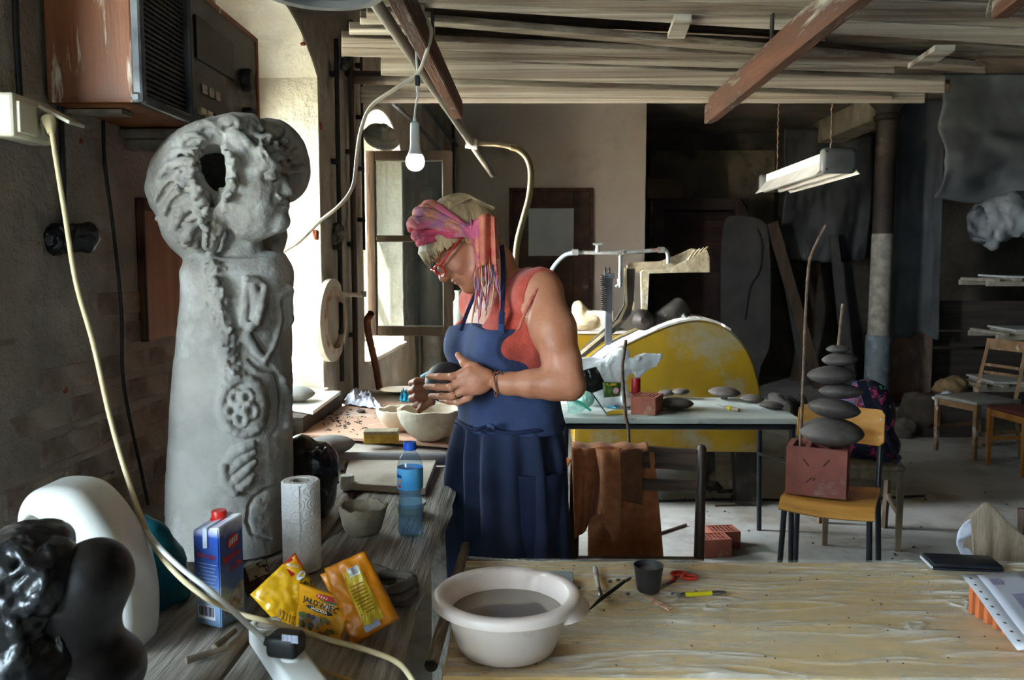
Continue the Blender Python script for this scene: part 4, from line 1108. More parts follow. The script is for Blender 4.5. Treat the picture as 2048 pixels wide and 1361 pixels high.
# curls and combed strands on the hair, worked into the surface
def ht(px, py, off=0.0): return s.hit(px, py, S0 - .19, S0 + .1, off)
def hrel(pts, r, k=.003, off=0.0, mode='add'):
    q = [ht(a, b, off) for a, b in pts]; q = [v for v in q if v is not None]
    if len(q) > 1: s.chain(q, [r * (.55 + .45 * math.sin(math.pi * (i + .5) / len(q))) for i in range(len(q))], k, mode)
def curve(a, b, bend, n=7):
    dx, dy = b[0] - a[0], b[1] - a[1]
    return [(a[0] + dx * t - dy * bend * math.sin(math.pi * t), a[1] + dy * t + dx * bend * math.sin(math.pi * t)) for t in [i / (n - 1) for i in range(n)]]
for (a, b, bd, r) in (((385, 300), (322, 345), .2, .009), ((382, 325), (312, 372), .2, .010), ((383, 352), (312, 400), .2, .009), ((392, 378), (330, 425), .2, .010), ((405, 405), (350, 455), .15, .009), ((408, 440), (370, 490), .15, .008),
                      ((410, 280), (360, 285), .2, .009), ((440, 262), (395, 258), .2, .010), ((480, 255), (440, 246), .2, .009), ((500, 268), (560, 262), .25, .010), ((495, 285), (590, 300), .25, .009), ((520, 292), (605, 335), .25, .009)):
    hrel(curve(a, b, bd), r * 1.25, .004, .003)
    hrel([(x + 5, y + 9) for x, y in curve(a, b, bd)], .0045, .003, 0, 'sub')
p = ht(540, 353); s.ell(p + Vector((.002, -.004, 0)), (.019, .014, .012), None, .008, mode='sub'); s.ell(p + Vector((0, .006, 0)), (.012, .012, .008), None, .002)
hrel([(522, 352), (530, 346), (541, 344), (552, 350)], .0045, .002, .001); hrel([(524, 357), (538, 361), (551, 357)], .0035, .002, .001); hrel([(514, 341), (530, 333), (546, 334), (557, 343)], .0075, .006, .001)
hrel([(554, 409), (563, 409), (574, 409)], .003, .002, 0, 'sub'); hrel([(556, 391), (562, 396), (568, 392)], .005, .003, .001); hrel([(548, 385), (545, 398), (549, 410)], .003, .004, 0, 'sub')
for (cx, cy, rr) in ((362, 376, 9), (340, 335, 8), (500, 252, 11), (530, 283, 9), (355, 425, 8), (560, 292, 8), (575, 320, 8)):
    hrel([(cx + rr * math.cos(k * .7), cy + rr * math.sin(k * .7)) for k in range(10)], .0045, .003, .001)
for k in range(170):
    px, py = random.uniform(315, 600), random.uniform(245, 500)
    if 455 < px and py > 292: continue
    p = ht(px, py)
    if p is None: continue
    r = random.uniform(.003, .0085); s.ell(p, (r * random.uniform(.8, 1.6), r * .8, r), (0, random.uniform(-1, 1), 0), .004)
# modelled reliefs on the robe
def rel(pts, r, k=.004, off=.002, mode='add'):
    hrel(pts, r, k, off, mode)
rel([(487 + 46 * math.cos(t), 813 + 56 * math.sin(t)) for t in [k * math.pi / 10 for k in range(21)]], .010, .004)
p = ht(487, 813); s.ell(p + Vector((0, .012, 0)), (.046, .022, .058), None, .006)
for i in range(5):
    a = i * 2 * math.pi / 5 + .3
    cx, cy = 483 + 21 * math.cos(a), 815 + 24 * math.sin(a)
    rel([(cx + 11 * math.cos(t), cy + 13 * math.sin(t)) for t in [k * math.pi / 5 for k in range(11)]], .0062, .002)
    rel([(cx - 3, cy), (cx, cy), (cx + 3, cy)], .004, .002, 0, 'sub')
rel([(483 + 7 * math.cos(t), 815 + 8 * math.sin(t)) for t in [k * math.pi / 3 for k in range(7)]], .006, .002)
rel([(494, 558), (491, 600), (488, 640), (496, 675), (512, 700), (530, 722)], .010, .003)
rel([(494, 558), (512, 561), (530, 575)], .009, .003); rel([(505, 575), (513, 600), (512, 630), (500, 655)], .014, .005); rel([(530, 575), (522, 610), (514, 645)], .009, .004)
rel([(530, 722), (548, 690), (560, 640), (556, 600)], .007, .004); rel([(560, 590), (574, 582), (575, 640), (570, 655)], .014, .006)
rel([(500, 640), (508, 670), (528, 700)], .005, .003, 0, 'sub'); rel([(498, 720), (520, 738), (546, 742)], .005, .003, 0, 'sub')
rel([(538, 730), (552, 745), (562, 790), (560, 850), (545, 870)], .0055, .003, 0, 'sub')
rel([(565, 760), (575, 800), (572, 850)], .012, .006)
for (a, b, c) in (((447, 935), (470, 905), (505, 890)), ((455, 950), (478, 925), (506, 905)), ((462, 970), (485, 948), (508, 925)), ((470, 985), (492, 966), (505, 950))):
    rel([a, ((a[0] + b[0]) / 2, (a[1] + b[1]) / 2), b, ((c[0] + b[0]) / 2, (c[1] + b[1]) / 2), c], .0115, .003)
rel([(447, 935), (450, 960), (470, 988)], .010, .004)
rel([(555, 975), (530, 980), (510, 995), (498, 1015), (494, 1045), (505, 1070), (540, 1080)], .0045, .002, 0, 'sub')
rel([(420, 512), (430, 540), (440, 580), (447, 640), (452, 700), (460, 750)], .012, .02)
for k in range(190):
    t = random.random(); px = 424 + 34 * t + random.gauss(0, 9) + (10 if t > .5 else 0); py = 515 + 245 * t + random.gauss(0, 8)
    p = ht(px, py)
    if p is not None: r = random.uniform(.002, .0055); s.ell(p, (r, r, r * 1.4), None, .002)
for k in range(110):
    a = random.uniform(0, 1); px, py = (452 + 16 * math.sin(a * 3.1), 295 + 110 * a) if k % 2 else (393 - 6 * math.sin(a * 3.1) + 25 * a * a, 290 + 190 * a)
    p = ht(px + random.gauss(0, 5), py)
    if p is not None and p.y < S0 - .05: s.ell(p, [random.uniform(.003, .007)] * 3, None, .003)
me = s.mesh(); displace(me, .006, 20, 13, 3, lambda co: np.clip((co[:, 2] - 1.52) / .05, 0, 1) * np.clip((-.53 - co[:, 0]) / .03, 0, 1)); displace(me, .0022, 26, 3); displace(me, .0010, 90, 5)
tag(obj('clay_statue', me, claygrey, smooth=True), 'tall grey clay statue of a robed woman with hollow curly hair on the workbench', 'statue')
# ================================================================== the woman
skin = M('tanned_skin', '#c08261', '#ab6c4c', rough=.5, scale=6, bump=.12, bscale=140, c3='#c98a70', s3=9, lo3=.5, hi3=.75, sub=.12, bdist=.003)
coral = M('coral_top', '#c2503e', '#ad4234', rough=.9, scale=40, bump=.35, bscale=160, sheen=.2)
denim = M('navy_apron_cloth', '#3a486e', '#2e3958', rough=.9, scale=14, bump=.3, bscale=350, c3='#66719a', s3=4, lo3=.6, hi3=.85)
navy = M('dark_navy_cloth', '#232c4c', '#1b2340', rough=.95, scale=10, bump=.3, bscale=300)
hairm = M('blonde_grey_hair', '#c3a67c', '#8f7a5c', rough=.55, scale=40, bump=.5, bscale=90, stretch=(1, 1, .25), c3='#7d7366', s3=3, lo3=.55, hi3=.75)
FWD = Vector((-.82, -.57, 0)).normalized(); LEFT = Vector((-FWD.y, FWD.x, 0)) * 1.0
LEFT = Vector((.57, -.82, 0)).normalized()
YT = 2.43
pw = thing('person', 'woman in blue apron, coral top and pink headscarf bent over a clay form', 'person', loc=(-.02, YT, 0))
TR = Matrix((LEFT, FWD, Vector((0, 0, 1)))).transposed()     # columns: her left, forward, up
Cc = at(1016, 690, y=YT); Wc = at(1024, 845, y=YT); Nb = at(1012, 568, y=YT + .01)
def tp(l, f, z, base=None):
    b = base or Cc; return Vector((b.x, b.y, z)) + LEFT * l + FWD * f
# head frame
HC = at(924, 484, y=YT - .05)
hf = Vector((-.665, -.26, -.70)).normalized(); hu = Vector((-.72, -.12, .68)); hu = (hu - hf * hu.dot(hf)).normalized(); hr = hf.cross(hu)
HR = Matrix((hr, hf, hu)).transposed()
def hp(x, y, z): return HC + hr * x + hf * y + hu * z       # x<0 is her left (camera side)
near = -1 if hr.y > 0 else 1

def torso(s, inf, k=.03, hip=0.0):
    s.ell(tp(0, .0, Cc.z + .03), (.165 + inf, .112 + inf, .16 + inf), TR, k)
    s.ell(tp(0, .0, (Cc.z + Wc.z) / 2 - .02), (.158 + inf, .118 + inf, .17 + inf), TR, k)
    s.ell(tp(0, 0, Wc.z - .05, Wc), (.168 + inf - hip, .13 + inf - hip, .14 + inf), TR, k)
    for sx in (-1, 1): s.ell(tp(sx * .075, .085, Cc.z + .0), (.07 + inf, .06 + inf, .065 + inf), TR, k)
    s.chain([tp(-.135, -.01, Cc.z + .135), tp(-.05, -.02, Cc.z + .165), tp(.05, -.02, Cc.z + .165), tp(.135, -.01, Cc.z + .135)], [.05 + inf, .05 + inf, .05 + inf, .05 + inf], k)
    return s
# ---- skin: one continuous surface
s = SDF((-.42, 2.02, Wc.z - .2), (.24, 2.80, 1.76), .0031)
torso(s, -.004, hip=.03)
s.chain([hp(0, -.035, -.04), (hp(0, -.035, -.04) + Nb) / 2 + Vector((.006, 0, 0)), Nb - Vector((0, 0, .03))], [.052, .050, .062], k=.02)
# skull and face
s.ell(hp(0, -.012, .035), (.074, .093, .085), HR, .02)
s.ell(hp(0, .034, -.028), (.060, .056, .085), HR, .02)
for sx in (-1, 1):
    s.chain([hp(sx * .056, -.005, -.045), hp(sx * .042, .035, -.082), hp(0, .068, -.098)], [.022, .022, .022], k=.018)
    s.ell(hp(sx * .040, .062, -.030), (.026, .022, .026), HR, .018)
s.ell(hp(0, .078, -.098), (.021, .017, .018), HR, .012)
s.ell(hp(0, .074, .026), (.050, .022, .020), HR, .016)
for sx in (-1, 1):
    s.ell(hp(sx * .032, .098, .000), (.020, .018, .013), HR, .010, mode='sub')
    s.ell(hp(sx * .032, .0755, -.002), (.0145, .0135, .0125), HR, .003)
    s.cone(hp(sx * .018, .0865, -.0075), hp(sx * .046, .0815, -.0065), .0022, .0018, k=.003)
s.chain([hp(0, .083, .010), hp(0, .096, -.012), hp(0, .110, -.033)], [.008, .0095, .0125], k=.008)
for sx in (-1, 1): s.ell(hp(sx * .0115, .098, -.037), (.0085, .011, .008), HR, .005)
for sx in (-1, 1): s.ell(hp(sx * .007, .105, -.0455), (.0035, .006, .0035), HR, .002, mode='sub')
s.ell(hp(0, .078, -.062), (.030, .018, .024), HR, .012)
s.ell(hp(0, .0915, -.0575), (.021, .0085, .0052), HR, .004); s.ell(hp(0, .0895, -.0675), (.018, .0095, .0065), HR, .004)
s.cone(hp(-.022, .0900, -.0622), hp(.022, .0900, -.0622), .0018, .0018, k=.003, mode='sub')
s.cone(hp(-.030, .088, -.040), hp(-.038, .075, -.066), .002, .0015, k=.006, mode='sub')
s.cone(hp(.030, .088, -.040), hp(.038, .075, -.066), .002, .0015, k=.006, mode='sub')
for sx in (-1, 1): s.ell(hp(sx * .074, -.008, -.005), (.008, .018, .030), HR, .006)
# near (left) arm
SH = at(1086, 603, y=2.275); EL = at(1137, 768, y=2.185); WR = at(1003, 768, y=2.205)
s.chain([tp(.10, -.01, Cc.z + .14), SH + Vector((-.01, .03, .02)), SH.lerp(EL, .35) + Vector((.004, 0, 0)), SH.lerp(EL, .75), EL], [.055, .060, .0575, .047, .040], k=.025)
s.chain([EL, EL.lerp(WR, .22), EL.lerp(WR, .55), EL.lerp(WR, .88), WR], [.040, .0405, .035, .027, .026], k=.02)
s.ell(EL + Vector((.012, 0, -.008)), (.026, .028, .026), None, .02)
# left hand wrapped round the clay form
BC = at(893, 765, y=2.33); BRd = .060
K = at(925, 762, y=2.235)          # knuckle row centre
s.ell(at(952, 764, y=2.222), (.044, .021, .036), (0, R(4), 0), .014)
s.ell(at(930, 764, y=2.228), (.028, .018, .038), None, .012)
fing = [  # knuckle, mid, end joint, tip
    [(938, 742, 2.222), (905, 754, 2.222), (880, 754, 2.242), (857, 753, 2.272)],
    [(928, 762, 2.216), (902, 775, 2.216), (875, 775, 2.236), (853, 773, 2.268)],
    [(930, 781, 2.222), (905, 793, 2.226), (882, 793, 2.246), (862, 792, 2.276)],
    [(938, 796, 2.234), (916, 806, 2.244), (898, 804, 2.262), (882, 801, 2.288)]]
for f, r in zip(fing, (.0098, .0100, .0094, .0082)):
    q = [at(a, b, y=c) for a, b, c in f]
    s.chain([at(955, 766, y=2.222)] + q, [.014, r * 1.15, r * 1.02, r * .95, r * .82], k=.005)
    s.ell(q[1] + Vector((0, -.003, 0)), [r * 1.08] * 3, None, .004)
th = [at(975, 752, y=2.225), at(950, 738, y=2.235), at(930, 727, y=2.255), at(916, 710, y=2.275)]
s.chain(th, [.018, .0150, .0118, .0085], k=.010)
# right arm behind, fist holding the rib
SR = tp(-.155, .0, Cc.z + .11); ER = at(975, 775, y=2.60); WRr = at(880, 775, y=2.44)
s.chain([SR, SR.lerp(ER, .5), ER], [.052, .047, .040], k=.025)
s.chain([ER, ER.lerp(WRr, .5), WRr], [.040, .034, .026], k=.02)
s.chain([WRr, at(858, 778, y=2.41)], [.026, .030], k=.015)
s.ell(at(848, 782, y=2.40), (.030, .030, .034), None, .012)
for j, (px, py) in enumerate(((838, 765), (836, 780), (838, 795), (846, 808))):
    q = [at(px + 18, py - 3, y=2.376), at(px - 4, py - 2, y=2.378), at(px - 14, py + 2, y=2.402), at(px - 6, py + 4, y=2.425)]
    s.chain(q, [.010, .0108, .0100, .0085], k=.004)
s.chain([at(862, 800, y=2.372), at(848, 812, y=2.368), at(838, 822, y=2.372)], [.013, .0115, .0085], k=.005)
bodyme = s.mesh(); displace(bodyme, .0006, 160, 3)
obj('body', bodyme, skin, pw, smooth=True, w=True)

# ---- coral top
s = SDF((-.30, 2.05, Wc.z - .05), (.24, 2.80, 1.60), .0042)
torso(s, .004)
s.cone(tp(.10, -.01, Cc.z + .14), SH + Vector((-.01, .03, .02)), .067, .071, k=.028); s.cone(tp(-.10, -.01, Cc.z + .14), SR, .067, .066, k=.03)
s.ell(tp(-.02, .14, Cc.z + .165), (.085, .115, .165), TR, .008, mode='sub')                       # neckline
s.cone(Nb - Vector((0, 0, .0)), Nb + Vector((-.03, 0, .14)), .082, .09, k=.008, mode='sub')
def armhole(X, Y, Z):
    l = (X - Cc.x) * LEFT.x + (Y - Cc.y) * LEFT.y
    lim = np.interp(Z, [SH.z - .125, SH.z - .095, SH.z - .07, SH.z + .04], [.30, .180, .168, .177])
    return (np.abs(l) - lim + 0 * Z).astype('f4')
s.cut(armhole)
s.cut(lambda X, Y, Z: (Wc.z + .012 - Z + 0 * X + 0 * Y).astype('f4')); me = s.mesh(); displace(me, .0035, 22, 4); obj('tank_top', me, coral, pw, smooth=True, w=True)
# frayed armhole trim
lace = M('salmon_lace', '#d27a62', '#b9604c', rough=.95, scale=60, bump=.6, bscale=200)
pts = []
for i in range(15):
    t = i / 14
    pts.append(at(1093 - 56 * t ** .8, 563 + 97 * t ** 1.3, y=2.262 - .034 * math.sin(t * 2.6)))
g = G(); g.tube(spline(pts, 4), [.0045 + .0008 * math.sin(i * 2.3) for i in range(57)], 8); obj('armhole_trim', g, lace, pw, w=True, smooth=True)

# ---- apron: bib, skirt, straps, tie
ap = bpy.data.objects.new('apron', None); COL.objects.link(ap); ap.parent = pw; _INV[ap.name_full] = _INV[pw.name_full]
s = SDF((-.32, 2.05, Wc.z - .06), (.24, 2.80, 1.45), .0042)
torso(s, .013, k=.05)
zt_ = at(965, 655, y=2.30).z
wz = Wc.z
def bibcut(X, Y, Z):
    l = (X - Cc.x) * LEFT.x + (Y - Cc.y) * LEFT.y; f = (X - Cc.x) * FWD.x + (Y - Cc.y) * FWD.y
    t = np.clip((zt_ - Z) / (zt_ - wz), 0, 1)
    half = .120 + .09 * t ** 1.7
    d = np.maximum(np.abs(l - .018 * (1 - t)) - half, Z - (zt_ + .006 * np.cos(l * 30)))
    back = np.where(t > .7, -.2, -.035) - f
    return np.maximum(d, np.maximum(back, wz - .012 - Z)).astype('f4')
s.cut(bibcut)
me = s.mesh()
def foldw(co):
    return np.clip((zt_ - co[:, 2]) / .10, .15, 1.6)
displace(me, .007, 11, 8, 2, foldw)
obj('bib', me, denim, ap, w=True, smooth=True)
# hem stitched along the top of the bib
# skirt with gathers
wl_, wr_ = at(910, 855, y=YT), at(1137, 855, y=YT)
def skirt(u, v):
    a = u * 2 * math.pi
    t = v
    la = .172 + .012 * t; fa_ = .150 + .02 * t
    fold = (.014 + .03 * min(1, t * 3) * (1 - .4 * t)) * (math.sin(a * 7 + 1.3 * math.sin(a * 2) + t * .8) * .5 + .5 * math.sin(a * 13 + t * 1.5)) * (1 - .5 * t)
    front = max(0, math.sin(a))
    fold *= .45 + .75 * front
    r = 1 + fold / .16 - .06 * (1 - min(1, t * 6))
    p = tp(la * r * math.cos(a), fa_ * r * math.sin(a) + .01, 0, Wc)
    return (p.x + .008 * t, p.y, Wc.z + .002 - t * .47 + .006 * math.sin(a * 5) * (1 - t))
g = G(); g.sheet(skirt, 150, 60, closed_u=True); me = _mesh_of(g); displace(me, .005, 9, 6, 3)
obj('apron_skirt', me, M('shaded_navy_skirt', '#2a3350', '#20283f', rough=.95, scale=8, bump=.3, bscale=300, c3='#3d4662', s3=4, lo3=.58, hi3=.85), ap, w=True, smooth=True)  # same cloth as the bib, its colour darkened for shade
# waist cord and bow
def waist(a, dz=0, e=.004):
    p = tp((.166 + e) * math.cos(a), (.142 + e) * math.sin(a) + .008, 0, Wc); return (p.x, p.y, Wc.z + .004 + dz)
g = G(); g.tube([waist(i / 48 * 2 * math.pi, .003 * math.sin(i)) for i in range(49)], .006, 8); obj('waist_cord', g, navy, ap, w=True, smooth=True)
kn = at(975, 853, y=2.245)
g = G(); g.tube(spline([kn, at(962, 857, y=2.235), at(948, 862, y=2.235)], 5), [.005] * 10 + [.003], 6); obj('tie_end', g, navy, ap, w=True, smooth=True)
g = G(); g.tube(spline([kn, at(982, 852, y=2.235), at(990, 858, y=2.235)], 5), [.006] * 10 + [.004], 6); obj('tie_end', g, denim, ap, w=True, smooth=True)
def strap(pts, wd, name='strap'):
    q = spline(pts, 6); g = G(); n = len(q)
    def f(u, v):
        i = min(n - 1, int(round(u * (n - 1)))); p = q[i]; tdir = (q[min(i + 1, n - 1)] - q[max(i - 1, 0)]).normalized()
        side = tdir.cross(Vector((-.3, -.95, .0))).normalized()
        return p + side * wd * (v - .5)
    g.sheet(f, n, 3, thick=.003); obj(name, g, denim if wd > .013 else navy, ap, w=True, smooth=True)
strap([at(1003, 655, y=2.262), at(1004, 625, y=2.262), at(1006, 590, y=2.285), at(1007, 550, y=2.315), at(1006, 515, y=2.335), at(1004, 492, y=2.36)], .013)
strap([at(922, 662, y=2.345), at(935, 625, y=2.355), at(950, 590, y=2.37), at(960, 565, y=2.385)], .010)
# corner patches where the straps are sewn on
g = G(); 
strap([at(1003, 668, y=2.258), at(1003, 645, y=2.262), at(1004, 625, y=2.262)], .018)

# ---- trousers, shoes
for sx in (-1, 1):
    g = G(); g.tube(spline([tp(sx * .085, .0, Wc.z - .12, Wc), tp(sx * .09, .01, .62, Wc), tp(sx * .09, .0, .45, Wc), tp(sx * .092, -.01, .10, Wc)], 8), [.105 - .045 * min(1, i / 20) for i in range(25)], 18)
    obj('trouser_leg', g, navy, pw, w=True, smooth=60)
    s = SDF((-.4, 2.0, 0), (.4, 2.9, .14), .006)
    h = tp(sx * .092, -.03, .055, Wc); tt = tp(sx * .10, .16, .038, Wc)
    s.cone(h, tt, .045, .035, k=.01); s.ell(tp(sx * .092, -.01, .09, Wc), (.05, .055, .05), TR, .02); s.cut(lambda X, Y, Z: (.0 + 0 * X + 0 * Y - Z).astype('f4'))
    obj('shoe', s.mesh(), M('worn_black_shoe', '#2a2826', '#3b3733', rough=.6, scale=20), pw, w=True, smooth=True)

# ---- hair
s = SDF(np.array(HC) - .19, np.array(HC) + .19, .0028)
s.ell(hp(0, -.020, .040), (.081, .098, .088), HR, .01)
s.ell(hp(0, -.070, -.005), (.068, .050, .07), HR, .02)
def hcut(X, Y, Z):
    x = (X - HC.x) * hr.x + (Y - HC.y) * hr.y + (Z - HC.z) * hr.z
    y = (X - HC.x) * hf.x + (Y - HC.y) * hf.y + (Z - HC.z) * hf.z
    z = (X - HC.x) * hu.x + (Y - HC.y) * hu.y + (Z - HC.z) * hu.z
    return (np.maximum(y - .045 - .35 * (z - .05), -.07 - z)).astype('f4')
s.cut(hcut)
for i in range(90):                                   # fringe over the forehead and temples
    xx = -.070 + .140 * (i / 89) + random.uniform(-.002, .002)
    e = abs(xx) / .074
    y0 = .072 * math.sqrt(max(.02, 1 - (xx / .082) ** 2)); r0 = random.uniform(.0020, .0042)
    a = hp(xx * .95, y0 * .8, .098 - .045 * e * e); b = hp(xx * 1.03, y0 + .034, .062 - .03 * e * e)
    c = hp(xx * 1.05, y0 + .040 + random.uniform(-.004, .006), .020 + .01 * e + random.uniform(-.012, .012))
    s.chain([a, b, c], [r0 * 1.3, r0 * 1.1, r0 * .35], k=.0012)
for i in range(26):                                   # side hair at the temple
    t = i / 25
    a = hp(near * (.078 + random.uniform(0, .003)), .058 - .075 * t, .06 - .03 * t); b = hp(near * .079, .070 - .07 * t, .028 - .028 * t + random.uniform(-.008, .008))
    s.cone(a, b, .005, .0025, k=.004)
for i in range(40):                                   # strands combed back over the crown
    xx = -.07 + .14 * i / 39; r0 = .0035
    e = 1 - (xx / .085) ** 2
    q = [hp(xx, .02, .04 + .09 * e ** .5), hp(xx, -.04, .04 + .082 * e ** .5), hp(xx * .95, -.09, .04 + .05 * e ** .5), hp(xx * .85, -.118, .005)]
    s.chain(q, [r0] * 4, k=.003)
obj('hair', s.mesh(), hairm, pw, smooth=True, w=True)

# ---- headscarf: rolled bands over the crown, knot and fringed tail
scm = M('pink_scarf', '#d06a86', '#b5506e', rough=.85, scale=9, bump=.3, bscale=220, stretch=(1, 1, 1), c3='#d88a5a', s3=14, lo3=.48, hi3=.62)
scm2 = M('mauve_orange_scarf', '#b26a92', '#cf8a68', rough=.85, scale=26, bump=.3, bscale=220, c3='#a4688c', s3=22, lo3=.52, hi3=.62)
scm3 = M('rose_scarf', '#d2506e', '#b93d5c', rough=.85, scale=20, bump=.3, bscale=220, c3='#c98a9a', s3=18, lo3=.55, hi3=.65)
scf = bpy.data.objects.new('headscarf', None); COL.objects.link(scf); scf.parent = pw; _INV[scf.name_full] = _INV[pw.name_full]
def arc(ang, rad, x_r, n=30, wob=0.0, ph=0):
    """ear to ear over the crown in a plane tipped ang degrees forward of straight up"""
    d = hf * math.sin(R(ang)) + hu * math.cos(R(ang)); out = []
    cen = hp(0, -.012, .008)
    for i in range(n + 1):
        b = -R(98) + 2 * R(98) * i / n
        out.append(cen + hr * (x_r * math.sin(b)) + d * (rad * math.cos(b)) + (hf * math.cos(R(ang)) - hu * math.sin(R(ang))) * wob * math.sin(i * .9 + ph))
    return out
bands = [(4, .132, .092, .014, scm, 0), (17, .138, .094, .016, scm2, .001), (30, .139, .094, .016, scm2, .003), (33, .146, .096, .012, scm, .005), (44, .131, .092, .014, scm3, .001), (53, .123, .090, .011, scm3, .001), (10, .139, .093, .010, scm, .001)]
for k, (ang, rad, xr, r, m_, wob) in enumerate(bands):
    s = SDF(np.array(HC) - .21, np.array(HC) + .21, .0034)
    q = arc(ang, rad, xr, 34, wob, k)
    s.chain(q, [r * (1 + .12 * math.sin(i * .7 + k)) * (.75 + .25 * math.sin(math.pi * i / 34)) for i in range(35)], k=.004)
    if k in (2, 3):                                 # twisted strands
        for ph in (0, math.pi):
            tw = []
            for i in range(35):
                p = q[i]; t_ = (q[min(i + 1, 34)] - q[max(i - 1, 0)]).normalized(); o_ = (p - hp(0, -.012, .008)).normalized(); b_ = t_.cross(o_)
                tw.append(p + (o_ * math.cos(i * .75 + ph) + b_ * math.sin(i * .75 + ph)) * r * .55)
            s.chain(tw, [r * .62] * 35, k=.003)
    me = s.mesh(); displace(me, .0012, 70, k)
    obj('scarf_band', me, m_, scf, smooth=True, w=True)
KN = at(958, 462, y=2.275)
s = SDF(np.array(KN) - .09, np.array(KN) + .09, .003)
s.ell(KN, (.026, .022, .030), None, .008); s.ell(KN + Vector((.02, .004, .012)), (.024, .02, .022), None, .008); s.chain([KN + Vector((-.03, .006, .0)), KN + Vector((-.005, -.012, -.012)), KN + Vector((.02, 0, -.03))], [.014, .014, .014], k=.006)
obj('knot', s.mesh(), scm, scf, smooth=True, w=True)
def tail(x0, x1, x2, x3, y0, y1, dep, m_, ph):
    def f(u, v):
        px = (x0 + (x1 - x0) * u) * (1 - v) + (x2 + (x3 - x2) * u) * v
        p = at(px, y0 + (y1 - y0) * v + 4 * math.sin(u * 5 + ph), y=dep); p.y += .012 * math.sin(u * 8 + ph + v) - .01 * math.sin(math.pi * v)
        return p
    g = G(); g.sheet(f, 18, 20, thick=.003); obj('tail_cloth', g, m_, scf, smooth=True, w=True)
tail(940, 968, 950, 968, 438, 532, 2.262, scm, 0)
tail(955, 990, 962, 994, 432, 530, 2.25, M('peach_scarf', '#c9785c', '#b5604c', rough=.85, scale=25, bump=.3, bscale=220, c3='#c04a55', s3=16), 2)
tail(962, 992, 972, 996, 436, 515, 2.275, scm2, 4)
fr = [M('fringe_%d' % i, c, rough=.9, bump=0) for i, c in enumerate(('#c44a5c', '#d8a080', '#8a86a8', '#c9788c', '#b89a78', '#d26a5a'))]
for i in range(44):
    u = (i * 0.618) % 1.0
    x = 950 + 45 * u; y0 = 505 + 30 * ((i * .377) % 1); L_ = 55 + 75 * ((i * .733) % 1) - 25 * u
    dep = 2.255 + .02 * ((i * .29) % 1)
    q = [at(x + 5 * math.sin(i * 1.3 + j * .9) * (j / 5) + (8 * (j / 5) * (u - .4)), y0 + L_ * j / 5, y=dep + .01 * math.sin(i + j)) for j in range(6)]
    g = G(); g.tube(spline(q, 3), [.0018] * 15 + [.0008], 5); obj('fringe_strand', g, fr[i % 6], scf, smooth=True, w=True)

# ---- red glasses
redp = M('red_acetate', '#d0281e', '#b81f18', rough=.2, bump=0)
gl = bpy.data.objects.new('glasses', None); COL.objects.link(gl); gl.parent = pw; _INV[gl.name_full] = _INV[pw.name_full]
for sx in (-1, 1):
    ring = []
    for i in range(29):
        a = i / 28 * 2 * math.pi; ca, sa_ = math.cos(a), math.sin(a)
        ring.append(hp(sx * (.034 + .024 * math.copysign(abs(ca) ** .7, ca)), .112 - .010 * abs(ca if ca * 1 > 0 else 0) , -.010 + .017 * math.copysign(abs(sa_) ** .7, sa_)))
    g = G(); g.tube(ring, .0023, 8, caps=False); obj('lens_rim', g, redp, gl, smooth=True, w=True)
    g = G(); g.cap(g.ring(ring[:-1])); obj('lens', g, glassmat('spectacle_lens', '#f6f4f2', mixt=.95), gl, w=True)
    g = G(); g.tube(spline([hp(sx * .058, .103, .0), hp(sx * .072, .085, .003), hp(sx * .083, .045, .010), hp(sx * .088, .0, .012)], 6), [.0032] * 10 + [.0024] * 9, 8); obj('temple_arm', g, redp, gl, smooth=True, w=True)
g = G(); g.tube(spline([hp(-.011, .112, -.004), hp(0, .114, -.001), hp(.011, .112, -.004)], 5), .0025, 8); obj('bridge', g, redp, gl, smooth=True, w=True)
# eyebrow hair line and lips colour are small separate skins
lipm = M('lip_skin', '#a2544a', '#92483f', rough=.45, bump=.1, bscale=200)
s = SDF(np.array(hp(0, .09, -.06)) - .04, np.array(hp(0, .09, -.06)) + .04, .0016)
s.ell(hp(0, .0922, -.0575), (.0195, .0085, .0047), HR, .003); s.ell(hp(0, .0902, -.0672), (.017, .0095, .0058), HR, .003)
obj('lips', s.mesh(), lipm, pw, smooth=True, w=True)
# cord bracelet and ring
g = G(); c = at(992, 768, y=2.205)
g.tube([(c.x + .004 * math.sin(a * 2), c.y + .031 * math.sin(a), c.z + .0335 * math.cos(a)) for a in [i / 24 * 2 * math.pi for i in range(25)]], .0024, 6); g.tube([(c.x, c.y - .02, c.z + .03), (c.x + .012, c.y - .028, c.z + .036), (c.x + .02, c.y - .03, c.z + .028)], .002, 5)
obj('bracelet', g, M('brown_cord', '#7d4a38', '#5c3428', rough=.9, bump=0), pw, w=True, smooth=True)
q0, q1 = at(930, 781, y=2.222), at(905, 793, y=2.226); c = q0.lerp(q1, .75); ax = (q1 - q0).normalized(); e1 = ax.orthogonal().normalized(); e2 = ax.cross(e1)
g = G(); g.tube([c + (e1 * math.cos(a) + e2 * math.sin(a)) * .0108 for a in [i / 20 * 2 * math.pi for i in range(21)]], .0016, 6); obj('ring', g, M('gold_ring', '#d8b060', rough=.25, metal=1, bump=0), pw, w=True, smooth=True)

